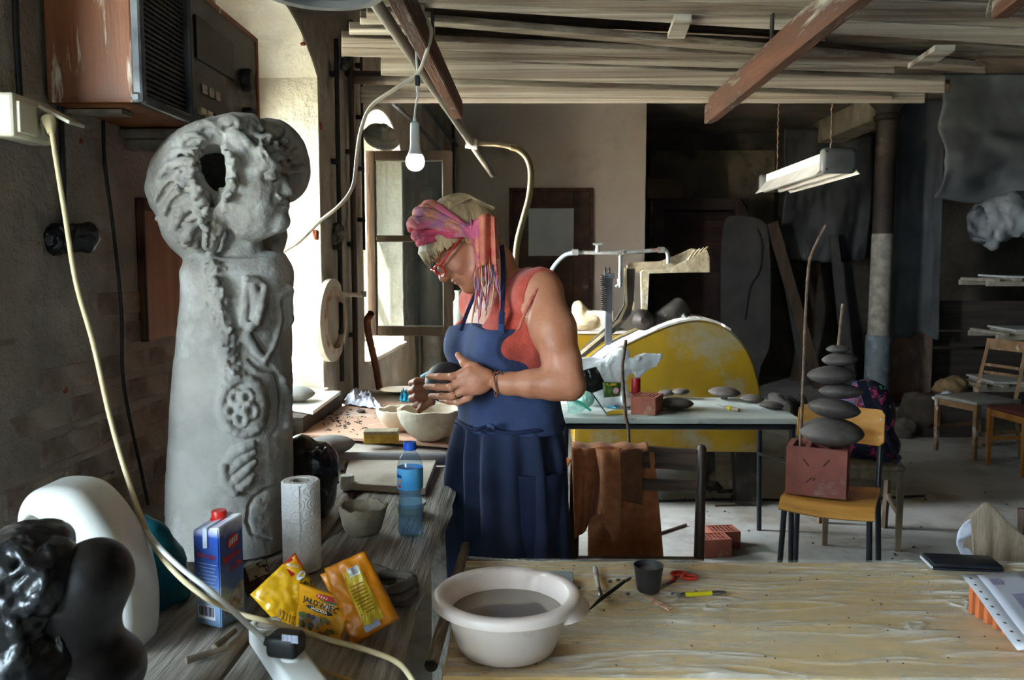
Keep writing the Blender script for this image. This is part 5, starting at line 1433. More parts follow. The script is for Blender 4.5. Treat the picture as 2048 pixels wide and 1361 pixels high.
# the clay form she is scraping, and the teal scraper in her far hand
o = obj('clay_form', lens_mesh(BRd, .040, .034, seed=9), M('wet_dark_clay', '#3a3430', '#2b2724', rough=.5, scale=14, bump=.15), smooth=50, recenter=False)
o.location = BC; o.rotation_euler = (R(62), R(12), 0); tag(o, 'dark leather-hard clay lens held in the woman\'s left hand', 'clay disc')
teal = M('teal_rubber', '#2a93a8', '#1f7c92', rough=.5, bump=.05)
g = G(); a, b = at(846, 756, y=2.39), at(866, 750, y=2.36); g.tube(spline([a, a.lerp(b, .5) + Vector((0, 0, .004)), b], 4), [.010] * 8 + [.006], 8)
tag(obj('scraper', g, teal, smooth=True), 'teal rubber scraper gripped in the woman\'s right fist', 'scraper')
# ================================================================== left wall fittings
whitep = M('aged_white_plastic', '#cfc8b4', '#bdb59f', rough=.45, scale=6, bump=.05)
white2 = M('white_plastic', '#dcdcd8', '#cfcfca', rough=.4, scale=6, bump=.03)
blackp = M('black_rubber', '#151515', '#232220', rough=.5, scale=30, bump=.1)
def cable(name, pts, r, mat, label, n=8, cat='cable'):
    g = G(); g.tube(spline(pts, 8), r, n); return tag(obj(name, g, mat, smooth=True), label, cat)
def wallp(px, py, off=.012):
    """point on the left wall face under a pixel, off metres in front of it"""
    y = 2.0
    for _ in range(12): p = at(px, py, x=wall_x(y) + off); y = p.y
    return p
# twin socket
xf = -.918; ya, yb = at(27, 230, x=xf).y, at(106, 230, x=xf).y; zt_, zb_ = at(27, 184, x=xf).z, at(27, 272, x=xf).z
so = thing('twin_socket', 'aged white twin wall socket with one flap raised at the left edge', 'socket', loc=(-.965, ya, zb_))
g = G(); g.box(((-.967 + xf) / 2, (ya + yb) / 2, (zt_ + zb_) / 2), (xf + .967, yb - ya, zt_ - zb_), bev=.006); obj('housing', g, whitep, so, w=True)
ym = (ya + yb) / 2
g = G(); g.box((xf + .003, (ya + ym) / 2 + .003, (zt_ + zb_) / 2 - .003), (.008, (ym - ya) - .010, (zt_ - zb_) - .022), bev=.002); obj('flap', g, whitep, so, w=True)
g = G(); g.box((0, 0, -.032), (.007, (yb - ym) - .008, .066), bev=.002); o = obj('flap', g, whitep, so); o.location = Vector((xf + .004, (ym + yb) / 2 + .004, zt_ - .012)) - Vector(so.location); o.rotation_euler = (0, R(-62), 0)
g = G(); g.lathe([(.001, 0), (.019, 0), (.022, .004), (.022, .012), (.001, .012)], (xf - .004, (ym + yb) / 2 + .002, (zt_ + zb_) / 2 - .006), 20, rot=(0, R(90), 0)); obj('socket_well', g, M('shadow_plastic', '#8d8672', rough=.6, bump=0), so, w=True)
# cream extension cord from the socket to the strip
cord = M('cream_cord', '#d9c8a0', '#c9b68c', rough=.5, scale=10, bump=.05)
pl = thing('extension_cord', 'cream extension cord running from the wall socket down to the power strip', 'cable', loc=at(103, 262, y=1.59))
pts = [at(103, 262, y=1.585), at(112, 320, y=1.58), at(130, 430, y=1.55), at(152, 565, y=1.52), at(187, 690, y=1.48), at(220, 835, y=1.45), at(256, 960, y=1.43), at(300, 1075, y=1.40), at(345, 1140, y=1.36), at(410, 1195, y=1.31), at(480, 1228, z=.915), at(560, 1250, z=.925), at(640, 1275, z=.90), at(740, 1303, z=.875), at(800, 1330, z=.872), at(838, 1380, z=.868)]
g = G(); g.tube(spline(pts, 8), .0046, 8); obj('cord', g, cord, pl, w=True, smooth=True)
g = G(); g.tube([at(96, 236, y=1.60), at(99, 248, y=1.595), at(103, 268, y=1.585)], [.012, .011, .006], 10); obj('plug', g, cord, pl, w=True, smooth=60)
# white cord with black plug
wc = thing('appliance_cable', 'white cord ending in a square black plug on the power strip', 'cable', loc=at(575, 1290, z=.91))
pts = [at(250, 940, y=1.442), at(282, 1040, y=1.415), at(310, 1085, y=1.385), at(360, 1135, y=1.33), at(430, 1190, y=1.28), at(490, 1245, y=1.245), at(530, 1282, z=.935)]
g = G(); g.tube(spline(pts, 8), .0044, 8); obj('cord', g, white2, wc, w=True, smooth=True)
# power strip
def tz(px, py, z): return at(px, py, z=z)
zt2, zb2 = .905, .866
qd = [tz(580, 1372, zt2), tz(642, 1338, zt2), tz(553, 1228, zt2), tz(499, 1246, zt2)]
e0 = (qd[2] + qd[3]) / 2; e1 = (qd[0] + qd[1]) / 2; dirv = (e1 - e0); dirv.z = 0; Ls = dirv.length + .04; ang = math.atan2(dirv.y, dirv.x)
ps = thing('power_strip', 'white multi-way power strip with red rocker switch on the near bench end', 'power strip', loc=(e0.x, e0.y, zb2), rz=ang)
g = G(); g.box((Ls / 2, 0, .02), (Ls, .052, .04), bev=.007, seg=3); obj('housing', g, white2, ps, smooth=40)
for k in range(2):
    g = G(); g.lathe([(.001, -.004), (.017, -.004), (.0195, .001), (.0225, .0015), (.0225, -.002)], (.03 + .05 * k, 0, .0405), 24, caps=False); obj('socket_well', g, M('socket_grey', '#b9b8b2', rough=.5, bump=0), ps, smooth=40)
g = G(); g.box((.128, 0, .0415), (.034, .040, .004), bev=.001); obj('switch_frame', g, M('switch_black', '#1c1a1a', rough=.4, bump=0), ps)
g = G(); g.box((.128, 0, .045), (.022, .026, .008), rot=(0, R(10), 0), bev=.002); obj('rocker', g, M('red_rocker', '#a8242a', rough=.25, bump=0), ps)
g = G(); g.lathe([(.001, .0), (.017, .0), (.017, .004), (.013, .006), (.001, .006)], (.17, 0, .0400), 20); obj('fuse_cap', g, white2, ps, smooth=40)
# black plug standing on the strip
c = tz(572, 1288, .927); inv = _INV[wc.name_full]
g = G(); g.box((0, 0, 0), (.05, .040, .034), bev=.008, seg=3); me = _mesh_of(g); me.transform(inv @ Matrix.Translation(c) @ Matrix.Rotation(R(-12), 4, 'Z')); obj('plug', me, blackp, wc, smooth=40)
g = G(); g.tube([at(530, 1282, z=.935), at(548, 1286, z=.932)], [.007, .010], 8); obj('strain_relief', g, blackp, wc, w=True, smooth=50)
g = G(); g.box((0, 0, 0), (.026, .001, .012)); me = _mesh_of(g); me.transform(inv @ Matrix.Translation(at(580, 1279, y=c.y - .0215)) @ Matrix.Rotation(R(-12), 4, 'Z')); obj('sticker', me, M('sticker_paper', '#b9bcc6', '#8f94a8', rough=.6, scale=300, bump=0, stretch=(1, .1, .1)), wc)
# cables on the wall
cable('wall_cable', [wallp(30, -40), wallp(32, 60), wallp(36, 130), wallp(40, 200)], .006, blackp, 'short black cable running down the wall into the twin socket')
cable('wall_cable', [wallp(118, 150, .01), wallp(122, 240, .01), wallp(126, 340, .01), wallp(128, 450, .01)], .006, blackp, 'thick black cable on the wall below the radio cabinet side')
cable('wall_cable', [wallp(206, 232, .01), wallp(210, 330, .01), wallp(228, 470, .012), wallp(243, 620, .012), wallp(245, 740, .012), wallp(258, 830, .014), wallp(280, 930, .012), wallp(296, 1010, .01)], .0042, blackp, 'thin black cable hanging from the radio shelf down to the bench')
# taped stub on the wall
p = wallp(132, 480, .02)
s = SDF(np.array(p) - .12, np.array(p) + .12, .0035)
s.cone(p + Vector((-.03, -.01, 0)), p + Vector((.03, .02, .005)), .034, .028, k=.01); s.ell(p + Vector((.035, .025, .006)), (.012, .03, .032), None, .01)
for k in range(14): s.cone(p + Vector((random.uniform(-.03, .03), random.uniform(-.04, .0), random.uniform(-.03, .03))), p + Vector((random.uniform(-.03, .04), random.uniform(-.04, .02), random.uniform(-.03, .03))), .006, .004, k=.004)
me = s.mesh(); displace(me, .004, 45, 2); tag(obj('wrapped_stub', me, M('black_bin_plastic', '#141414', '#1f1f20', rough=.22, scale=8, bump=.3, bscale=30), smooth=True), 'pipe stub in black plastic sticking out of the left wall', 'pipe stub')
# brown board
a, b = wallp(271, 398, 0), wallp(360, 408, 0); zb_ = wallp(271, 684, 0).z
g = G(); bd = thing('wall_board', 'upright brown veneered board fixed to the wall left of the statue', 'board', loc=(wall_x(2.2), (a.y + b.y) / 2, zb_), rz=WANG)
L_ = b.y - a.y + .05; H_ = a.z - zb_
g.box((.010, .02, H_ / 2), (.016, L_, H_), bev=.002); obj('panel', g, M('orange_veneer', '#a05c22', '#834818', rough=.5, scale=6, bump=.1, stretch=(4, 4, .3), c3='#5a3115', s3=5, lo3=.6, hi3=.8), bd)
g = G(); g.box((.010, .02 - L_ / 2 + .003, H_ / 2), (.022, .006, H_ + .004)); obj('edge_strip', g, M('dark_edge', '#2a1a12', rough=.7, bump=0), bd)
g = G(); g.box((.011, .02, H_ - .012), (.02, L_, .03)); obj('top_strip', g, M('dark_top_stain', '#4a2a18', '#3a2012', rough=.6, scale=9), bd)

# ---- radio on its shelf
cab = M('orange_cabinet_veneer', '#8c5128', '#73401d', rough=.45, scale=5, bump=.15, stretch=(3, 3, .3), c3='#c9b7a4', s3=9, lo3=.60, hi3=.66)
rd = thing('radio', 'big old wooden radio with dark front and dusty speaker grille on the wall shelf', 'radio', loc=(-.88, 2.1, 1.81))
XF = -.785; Y0r, Y1r = 1.715, 2.53; Z0r, Z1r = at(262, 205, y=1.715).z, 2.15
XB = -.958
g = G(); th_ = .014
g.box(((XB + XF) / 2, Y0r + th_ / 2, (Z0r + Z1r) / 2), (XF - XB, th_, Z1r - Z0r), bev=.003); g.box(((XB + XF) / 2, Y1r - th_ / 2, (Z0r + Z1r) / 2), (XF - XB, th_, Z1r - Z0r), bev=.003)
g.box(((XB + XF) / 2, (Y0r + Y1r) / 2, Z0r + th_ / 2), (XF - XB, Y1r - Y0r, th_), bev=.003); g.box(((XB + XF) / 2, (Y0r + Y1r) / 2, Z1r - th_ / 2), (XF - XB, Y1r - Y0r, th_), bev=.003)
obj('cabinet', g, cab, rd, w=True)
darkfr = M('dusty_black_fascia', '#2c2a28', '#3d3a36', rough=.4, scale=7, bump=.1, c3='#7c756b', s3=4, lo3=.58, hi3=.75)
YG = 2.00
g = G(); g.box((XF - .014, (YG + Y1r) / 2 - .006, (Z0r + Z1r) / 2), (.02, Y1r - YG - .016, Z1r - Z0r - .024), bev=.003); obj('fascia', g, darkfr, rd, w=True)
g = G(); ff = .022; zc, hz = (Z0r + Z1r) / 2, (Z1r - Z0r)
chr_ = M('tarnished_chrome', '#6a6b6b', '#3f3f40', rough=.45, metal=.6, scale=9, bump=.1)
g.box((XF + .004, Y0r + ff / 2 + .002, zc), (.03, ff, hz), bev=.006); g.box((XF + .004, YG - ff / 2, zc), (.024, ff, hz), bev=.006)
g.box((XF + .002, (Y0r + YG) / 2, Z0r + ff / 2), (.026, YG - Y0r, ff), bev=.006); g.box((XF + .002, (Y0r + YG) / 2, Z1r - ff / 2), (.026, YG - Y0r, ff), bev=.006); obj('grille_frame', g, chr_, rd, w=True)
g = G(); g.box((XF - .012, (Y0r + YG) / 2, zc), (.008, YG - Y0r - .03, hz - .03)); obj('speaker_cloth', g, M('grille_black', '#0e0d0d', rough=.9, bump=0), rd, w=True)
g = G()
for k in range(26): g.box((XF - .002, (Y0r + YG) / 2, Z0r + .03 + k * (hz - .06) / 25), (.006, YG - Y0r - .044, .0045))
for k in range(22): g.box((XF - .004, Y0r + .03 + k * (YG - Y0r - .06) / 21, zc), (.005, .0035, hz - .04))
o = obj('grille_mesh', g, M('grille_bars', '#26241f', '#35322c', rough=.5, bump=0), rd, w=True); o['kind'] = 'stuff'
for (yy, zz, rr) in ((2.40, zc + .02, .032), (2.40, zc - .075, .022)):
    g = G(); g.lathe([(.001, 0), (rr, 0), (rr, .018), (rr * .8, .026), (.001, .026)], (XF - .004, yy, zz), 22, rot=(0, R(90), 0)); obj('knob', g, blackp, rd, w=True, smooth=40)
for k in range(5):
    g = G(); g.box((XF + .001, 2.07 + .045 * k, Z0r + .045), (.014, .032, .014), bev=.002); obj('push_key', g, M('ivory_key', '#c9c2ae', rough=.4, bump=0) if k != 2 else blackp, rd, w=True)
g = G(); g.box((XF - .001, 2.18, zc + .05), (.008, .26, .10), bev=.002); obj('tuning_dial', g, M('smoked_dial', '#2b2620', '#1d1a17', rough=.45, scale=5, bump=0), rd, w=True)
for k in range(3):
    g = G(); g.box((XF + .0035, 2.09 + .045 * k, Z0r + .10), (.001, .03, .022)); obj('dial_label', g, M('printed_label', '#b8b3a6', '#77726a', rough=.6, scale=200, bump=0), rd, w=True)
sh_ = thing('wall_shelf', 'dusty wooden shelf boards carrying the radio', 'shelf', loc=(-.9, 2.2, 1.76))
zs_ = Z0r - .002
g = G(); g.box((-.86, 2.33, zs_ - .012), (.20, .62, .022), bev=.003); obj('shelf_board', g, M('grey_shelf_wood', '#8a7c6b', '#6a5e50', rough=.8, scale=7, bump=.3, stretch=(3, .4, 3)), sh_, w=True)
for yy in (2.06, 2.34):
    g = G(); g.box((-.872, yy, zs_ - .036), (.18, .035, .026), bev=.003); obj('batten', g, M('grey_shelf_wood', '#8a7c6b'), sh_, w=True)
g = G(); g.box((XB + .06, 1.80, zs_ - .004), (.12, .05, .008)); obj('packing_strip', g, M('grey_shelf_wood', '#8a7c6b'), sh_, w=True)

# pier between the windows: conduits with clamps
for (px, y0, y1, r, m_, lab) in ((672, 78, 770, .011, ironm, 'dark steel conduit nearest the first window on the pier'), (700, 40, 790, .014, M('rust_brown_pipe', '#5a3d2e', '#4a4540', rough=.7, scale=6, bump=.3, metal=.2), 'rusty brown pipe in the middle of the window pier'), (722, 90, 500, .007, blackp, 'thin black cable beside the open casement')):
    a = wallp(px, y0, .03); b = wallp(px, y1, .03); b.z = max(b.z, .87); b.y = a.y; b.x = a.x
    t = thing('conduit', lab, 'pipe', loc=b)
    g = G(); g.tube([a, a.lerp(b, .3), a.lerp(b, .7), b], r, 10); obj('pipe', g, m_, t, w=True, smooth=60)
    for k in range(4):
        c = a.lerp(b, .1 + .25 * k); g = G(); g.box((c.x - .012, c.y, c.z), (.036, .045, .022), bev=.003); obj('clamp', g, ironm, t, w=True)
p = wallp(676, 470, .02); s = SDF(np.array(p) - .09, np.array(p) + .09, .005); s.ell(p, (.03, .045, .055), None, .01); me = s.mesh(); displace(me, .012, 40, 3); tag(obj('plastered_box', me, M('flaking_box', '#7d7468', '#2d2a26', rough=.9, scale=30, bump=.5), smooth=True), 'lumpy plaster-spattered junction box on the pier conduit', 'junction box')
p = wallp(692, 108, .03); s = SDF(np.array(p) - .1, np.array(p) + .1, .005)
for k in range(7): s.ell(p + Vector((0, .05 * random.uniform(-1, 1), .07 * random.uniform(-1, 1))), (.02, .022, .022), None, .008)
me = s.mesh(); displace(me, .006, 50, 4); tag(obj('cable_knot', me, M('dark_knot', '#2c2826', '#6b655c', rough=.6, scale=30), smooth=True), 'tangle of dark cable joints high on the pier', 'cable')
# oval frame hung on the pier
c = wallp(667, 641, .03); ov = thing('oval_frame', 'white oval frame with chipped inner rim hung on the pier', 'frame', loc=c, rz=WANG)
for nm, (r0, r1, dpt, m_) in {'outer_rim': (.82, 1.0, .03, jambwash), 'inner_rim': (.68, .84, .036, M('chipped_rim', '#c4b49c', '#9c6a50', rough=.8, scale=16, bump=.3, lo=.45, hi=.7))}.items():
    g = G(); n = 40; A = []
    for (rr, d) in ((r0, 0), (r0, dpt), (r1, dpt * .8), (r1, 0)):
        A.append(g.ring([(d - .02, .235 * rr * math.cos(a), .188 * rr * math.sin(a) - (.0 if rr < 1 else .0)) for a in [2 * math.pi * i / n for i in range(n)]]))
    for i in range(4): g.bridge(A[i], A[(i + 1) % 4])
    bmesh.ops.recalc_face_normals(g.bm, faces=g.bm.faces[:]); obj(nm, g, m_, ov, smooth=40)
g = G(); n = 40; g.prism([(.235 * .72 * math.cos(a), .188 * .72 * math.sin(a)) for a in [2 * math.pi * i / n for i in range(n)]], -.02, -.008, axis='x'); obj('backing', g, M('oval_backing', '#b5aca0', '#a1988c', rough=.8, scale=5), ov)
tp_ = thing('wall_tap', 'stubby old tap on the pier beside the oval frame', 'tap', loc=wallp(690, 590, .03))
a = wallp(684, 588, .04); g = G(); g.tube([a, a + Vector((.05, .0, -.004)), a + Vector((.10, .01, -.008))], [.012, .010, .010], 10); obj('spout', g, jambwash, tp_, w=True, smooth=60)
g = G(); g.tube([a + Vector((.10, .01, -.015)), a + Vector((.10, .01, .012))], .012, 10); obj('handle', g, galv, tp_, w=True, smooth=60)
# rusty tube leaning on the sill
q = [at(742, 627, y=4.22), at(735, 640, y=4.25), at(736, 662, y=4.25), at(744, 700, y=4.25), at(752, 735, y=4.25), at(759, 768, y=4.25)]
q[-1].z = .862
sp = spline(q, 6); g = G(); g.tube(sp, .018, 12, caps=False); g.tube(sp, .014, 12, caps=False); bmesh.ops.remove_doubles(g.bm, verts=g.bm.verts[:], dist=1e-5)
tag(obj('copper_tube', g, M('copper_brown', '#8a5338', '#5c3726', rough=.55, scale=8, bump=.2, metal=.3), smooth=60), 'bent copper-brown tube leaning below the open casement', 'tube')

# ---- lamp bulb, its cable over the joist
cable('lamp_cable', [at(842, 30, y=2.44), at(856, 45, y=2.42), at(862, 68, y=2.43), at(852, 108, y=2.46), at(835, 147, y=2.50), at(790, 178, y=2.54), at(742, 213, y=2.60), at(722, 260, y=2.65), at(714, 310, y=2.7), at(706, 372, y=2.72), at(680, 410, y=2.75), at(640, 443, y=2.8), at(600, 482, y=2.85), at(556, 516, y=2.9), at(535, 580, y=2.9), at(528, 700, y=2.85), at(530, 800, y=2.8), Vector((-.85, 2.72, .868))], .0062, M('lamp_white_cord', '#d8d0c0', '#c7bda9', rough=.5, bump=.05), 'thick white lamp cable looped over the left joist and down behind the statue')
lb = thing('pendant_bulb', 'white bulb in a plain holder hanging below the left joist', 'lamp', loc=at(831, 342, y=2.50))
g = G(); g.tube(spline([at(832, 100, y=2.49), at(834, 130, y=2.50), at(835, 152, y=2.50), at(834, 178, y=2.50), at(836, 190, y=2.50), at(831, 215, y=2.50), at(829, 244, y=2.50)], 5), .0032, 8); obj('flex', g, white2, lb, w=True, smooth=True)
a = at(835, 156, y=2.50); g = G(); g.box((a.x, a.y, a.z - .008), (.014, .014, .030), bev=.003); obj('connector', g, blackp, lb, w=True)
c = at(830, 290, y=2.50)
g = G(); g.lathe([(.004, .078), (.006, .066), (.013, .062), (.0145, .02), (.014, .0), (.001, .0)], c, 22); obj('lamp_holder', g, white2, lb, w=True, smooth=40)
g = G(); g.lathe([(.0145, .004), (.016, -.012), (.022, -.028)], c, 24, caps=False); obj('bulb_neck', g, white2, lb, w=True, smooth=True)
bp = [(.022, -.028)] + [(.028 * math.sin(a), -.048 - .029 * math.cos(a) * -1 - .0) for a in ()]
prof_ = [(.022, -.028), (.0265, -.037), (.0285, -.048), (.0265, -.059), (.021, -.068), (.012, -.074), (.001, -.076)]
g = G(); g.lathe(prof_, c, 24, caps=False); obj('bulb', g, M('bulb_glow', '#f3f3fb', rough=.3, bump=0, emit=.28), lb, w=True, smooth=True)

# ---- overhead pipe with hose branch
A_, B_ = at(748, 0, y=2.47), at(985, 350, y=6.0)
op = thing('overhead_pipe', 'long steel pipe under the loft planks with a hose branching off', 'pipe', loc=B_)
g = G(); g.tube([A_ + (A_ - B_) * .15, A_, A_.lerp(B_, .5), B_], .019, 14); obj('pipe', g, M('scuffed_pipe', '#8d877d', '#5f5a52', rough=.5, metal=.4, scale=10, bump=.15, stretch=(1, .2, 1)), op, w=True, smooth=60)
t_ = .0
best = min((abs(((A_.lerp(B_, k / 200)) - at(955, 280, y=(A_.lerp(B_, k / 200)).y)).length), k) for k in range(200))
J = A_.lerp(B_, best[1] / 200)
g = G(); g.tube([J - Vector((.03, 0, -.005)), J + Vector((.035, 0, -.005))], .03, 10); obj('tee', g, galv, op, w=True, smooth=60)
yj = J.y
g = G(); g.tube([J, at(990, 288, y=yj), at(1022, 294, y=yj)], .013, 10); obj('branch', g, M('brass_branch', '#a59a80', '#80765f', rough=.5, metal=.3, scale=9), op, w=True, smooth=60)
g = G(); g.tube(spline([at(1020, 294, y=yj), at(1038, 300, y=yj), at(1055, 318, y=yj), at(1062, 348, y=yj), at(1058, 395, y=yj), at(1046, 440, y=yj), at(1034, 490, y=yj), at(1030, 560, y=yj), at(1036, 640, y=yj), at(1060, 690, y=yj + .15), at(1110, 692, y=yj + .35)], 6), .017, 10); obj('hose', g, M('olive_hose', '#6e6340', '#5c5234', rough=.5, bump=.05), op, w=True, smooth=True)
# thin pipes on the far left wall
for i, (pp, r, lab) in enumerate((([(785, 206), (845, 262), (905, 330)], .012, 'thin pipe running along the wall under the loft beyond the second window'), ([(846, 208), (880, 250), (914, 292)], .016, 'blue-grey pipe high on the wall near the far corner'), ([(906, 215), (907, 340), (908, 520)], .014, 'dark upright pipe in the far left corner'))):
    q = [wallp(a, b, .04) for a, b in pp]; g = G(); g.tube(spline(q, 4), r, 8); tag(obj('wall_pipe', g, M('blue_grey_pipe', '#5d646a', '#4a4d50', rough=.6, scale=9) if i < 2 else ironm, smooth=60), lab, 'pipe')
# grey round lamp shade in front of the second window arch
c = at(763, 275, y=4.35); g = G(); g.lathe([(.001, -.045), (.05, -.04), (.085, -.02), (.095, 0), (.08, .03), (.03, .05), (.02, .07), (.001, .07)], c, 28, rot=(R(35), R(25), 0)); tag(obj('globe_lamp', g, M('dusty_glass_shade', '#8d8c80', '#77766c', rough=.5, scale=9, bump=.1), smooth=40), 'dusty grey glass wall-lamp globe on the pier beside the second window', 'lamp')
# round ceiling fitting cut by the top edge
c = at(645, -16, z=2.05); g = G(); g.lathe([(.001, .06), (.10, .05), (.125, .02), (.13, .005), (.125, -.002), (.11, .0), (.10, .012), (.001, .02)], c, 36); tag(obj('ceiling_light', g, M('grey_enamel', '#6e7276', '#5a5d60', rough=.4, scale=6), smooth=40), 'grey round lamp fitting at the top edge above the pier', 'lamp')

# thick stove pipe and demijohn in the far corner behind the woman
px_ = at(862, 700, y=6.3); g = G(); g.lathe([(.075, .0), (.075, 1.45), (.079, 1.455), (.079, 1.49), (.075, 1.495), (.075, 2.02), (.060, 2.05), (.001, 2.05)], (px_.x, 6.3, .0), 24, caps=False); tag(obj('stove_pipe', g, M('zinc_pipe', '#8d8d88', '#6f6f6a', rough=.5, metal=.3, scale=6, bump=.1, c3='#5c5650', s3=4), smooth=40), 'thick grey upright pipe behind the open casement', 'pipe')
zs = at(900, 690, y=5.3).z; dj = at(918, 690, y=5.3)
g = G(); g.box((dj.x, 5.3, zs - .012), (.16, .16, .022), bev=.003); g.box((dj.x, 5.3, zs / 2 - .02), (.10, .10, zs - .03)); tag(obj('plinth', g, dustw), 'narrow dusty plinth under the grey demijohn', 'plinth')
g = G(); g.lathe([(.001, 0), (.062, 0), (.068, .01), (.070, .15), (.062, .20), (.040, .255), (.024, .29), (.022, .325), (.027, .33), (.027, .34), (.018, .34), (.018, .30), (.001, .29)], (dj.x, 5.3, zs), 32, caps=False); tag(obj('demijohn', g, M('smoky_glazed_bottle', '#55564f', '#45463f', rough=.3, scale=5, bump=.05), smooth=50), 'grey bottle-shaped jar just left of the woman behind her apron', 'bottle')
# ================================================================== things on the workbench
blackbag = M('black_bin_plastic', '#141414', '#1f1f20', rough=.22, scale=8, bump=.3, bscale=30)
plast = M('rough_plaster', '#d6cbb8', '#bfae98', rough=.9, scale=8, bump=.5, bscale=50, c3='#a58c74', s3=6, lo3=.55, hi3=.75)
def clay_lens(px, py, r, h, z, tilt, lab, mat=None, seed=1):
    o = obj('clay_disc', lens_mesh(r, h, seed=seed), mat or clay, smooth=50, recenter=False); o.location = at(px, py, z=z); o.rotation_euler = (R(tilt[0]), R(tilt[1]), seed); return tag(o, lab, 'clay disc')
# white canister, cut open
YC = 1.36
s = SDF((-.90, YC - .10, BZ), (-.55, YC + .10, 1.18), .0034)
ol_ = [(62, 1060), (66, 1005), (90, 972), (135, 962), (190, 975), (245, 1035), (280, 1105), (298, 1180), (299, 1255), (288, 1310), (268, 1328), (170, 1326), (110, 1310), (95, 1240), (85, 1130)]
cpoly = [(lambda p: (p.x, max(p.z, BZ + .004)))(at(a, b, y=YC)) for a, b in [(q.x, q.y) for q in spline([(c, d, 0) for c, d in ol_ + ol_[:1]], 5)][:-1]]
s.poly(cpoly, YC, .060, rad=.03, k=.004)
s.poly(o2([(75, 1085), (80, 1030), (100, 1012), (125, 1025), (137, 1060), (138, 1110), (120, 1140), (95, 1130)], YC), YC, .2, rad=.008, k=.012, mode='sub')
s.ell(at(205, 1000, y=YC - .075), (.06, .03, .03), (0, R(40), 0), .01, mode='sub')
s.chain([at(265, 1055, y=YC - .06), at(292, 1150, y=YC - .06), at(290, 1240, y=YC - .06), at(265, 1300, y=YC - .06)], [.004, .004, .004, .004], k=.006, mode='sub')
obj_c = tag(obj('plastic_canister', s.mesh(), M('milky_plastic', '#d8d6d0', '#c9c6be', rough=.35, scale=4, bump=.04, sub=.05), smooth=True), 'white plastic canister with a hollow handle standing left of the milk carton', 'canister')
# dark clay head under black plastic, nearest corner
YH = 1.06
hd = thing('wrapped_clay_head', 'dark clay bust half wrapped in black plastic in the near left corner', 'clay bust', loc=at(150, 1340, z=BZ))
s = SDF((-.80, YH - .16, BZ + .003), (-.40, YH + .16, 1.30), .0042)
s.ell(at(182, 1165, y=YH), (.050, .06, .058), (0, R(25), 0), .02); s.ell(at(130, 1205, y=YH), (.06, .06, .06), None, .02); s.ell(at(170, 1345, y=YH), (.075, .08, .055), None, .03); s.chain([at(150, 1210, y=YH), at(150, 1320, y=YH)], [.05, .055], k=.02)
me = s.mesh(); obj('clay_core', me, M('wet_clay', '#171312', '#110f0e', rough=.42, scale=10, bump=.15), hd, w=True, smooth=True)
s = SDF((-.85, YH - .18, BZ + .003), (-.40, YH + .18, 1.32), .0042)
s.ell(at(48, 1120, y=YH), (.048, .08, .050), None, .02); s.ell(at(82, 1098, y=YH), (.024, .06, .030), None, .02); s.ell(at(45, 1230, y=YH - .02), (.06, .085, .10), None, .02); s.ell(at(60, 1330, y=YH - .02), (.085, .10, .07), None, .02); s.ell(at(118, 1160, y=YH - .03), (.028, .05, .05), None, .015)
for k in range(26):
    x0, y0_ = random.uniform(10, 120), random.uniform(1080, 1330); p0 = s.hit(x0, y0_, YH - .18, YH); p1 = s.hit(x0 + random.uniform(-35, 35), y0_ + random.uniform(15, 60), YH - .18, YH)
    if p0 and p1: s.cone(p0, p1, .006, .003, k=.005)
me = s.mesh(); displace(me, .006, 28, 6); obj('plastic_wrap', me, blackbag, hd, w=True, smooth=True)
# teal bag
s = SDF((-.90, 1.44, BZ), (-.50, 1.66, 1.10), .004)
p = at(315, 1160, y=1.55)
s.ell(p, (.055, .06, .085), None, .02); s.ell(at(325, 1220, y=1.55), (.055, .06, .05), None, .02); s.chain([at(300, 1070, y=1.55), at(285, 1050, y=1.55)], [.03, .018], k=.015); s.cone(at(320, 1090, y=1.55), at(330, 1062, y=1.56), .022, .006, k=.012)
s.cut(lambda X, Y, Z: (BZ + .004 - Z + 0 * X + 0 * Y).astype('f4'))
me = s.mesh(); displace(me, .011, 22, 8, 3); tag(obj('teal_bag', me, M('teal_film', '#1f7f8c', '#17646f', rough=.25, scale=6, bump=.3, bscale=25, transl=.35), smooth=True), 'crumpled teal plastic bag between the canister and the milk carton', 'bag')
# ---- milk carton
mb = at(424, 1262, z=BZ); rzm = R(-24); wdt = .060
mc = thing('milk_carton', 'blue and white milk carton with a red screw cap on the bench', 'carton', loc=(mb.x, mb.y + wdt * .72, BZ + .002), rz=rzm)
hw = wdt / 2; H1, H2 = .168, .192
bluem = bpy.data.materials.new('carton_print'); bluem.use_nodes = True
_N = bluem.node_tree.nodes; _L = bluem.node_tree.links; _b = _N['Principled BSDF']; _b.inputs['Roughness'].default_value = .35
_tc = _N.new('ShaderNodeTexCoord'); _sx = _N.new('ShaderNodeSeparateXYZ'); _L.new(_tc.outputs['Object'], _sx.inputs[0])
_nz = _N.new('ShaderNodeTexNoise'); _nz.inputs['Scale'].default_value = 40; _L.new(_tc.outputs['Object'], _nz.inputs['Vector'])
_ad = _N.new('ShaderNodeMath'); _ad.operation = 'MULTIPLY_ADD'; _ad.inputs[1].default_value = .035; _L.new(_nz.outputs['Fac'], _ad.inputs[0]); _L.new(_sx.outputs['Z'], _ad.inputs[2])
_rp = _N.new('ShaderNodeValToRGB'); _mr = _N.new('ShaderNodeMapRange'); _mr.inputs[2].default_value = .21; _L.new(_ad.outputs[0], _mr.inputs[0]); _L.new(_mr.outputs[0], _rp.inputs[0])
el = _rp.color_ramp.elements
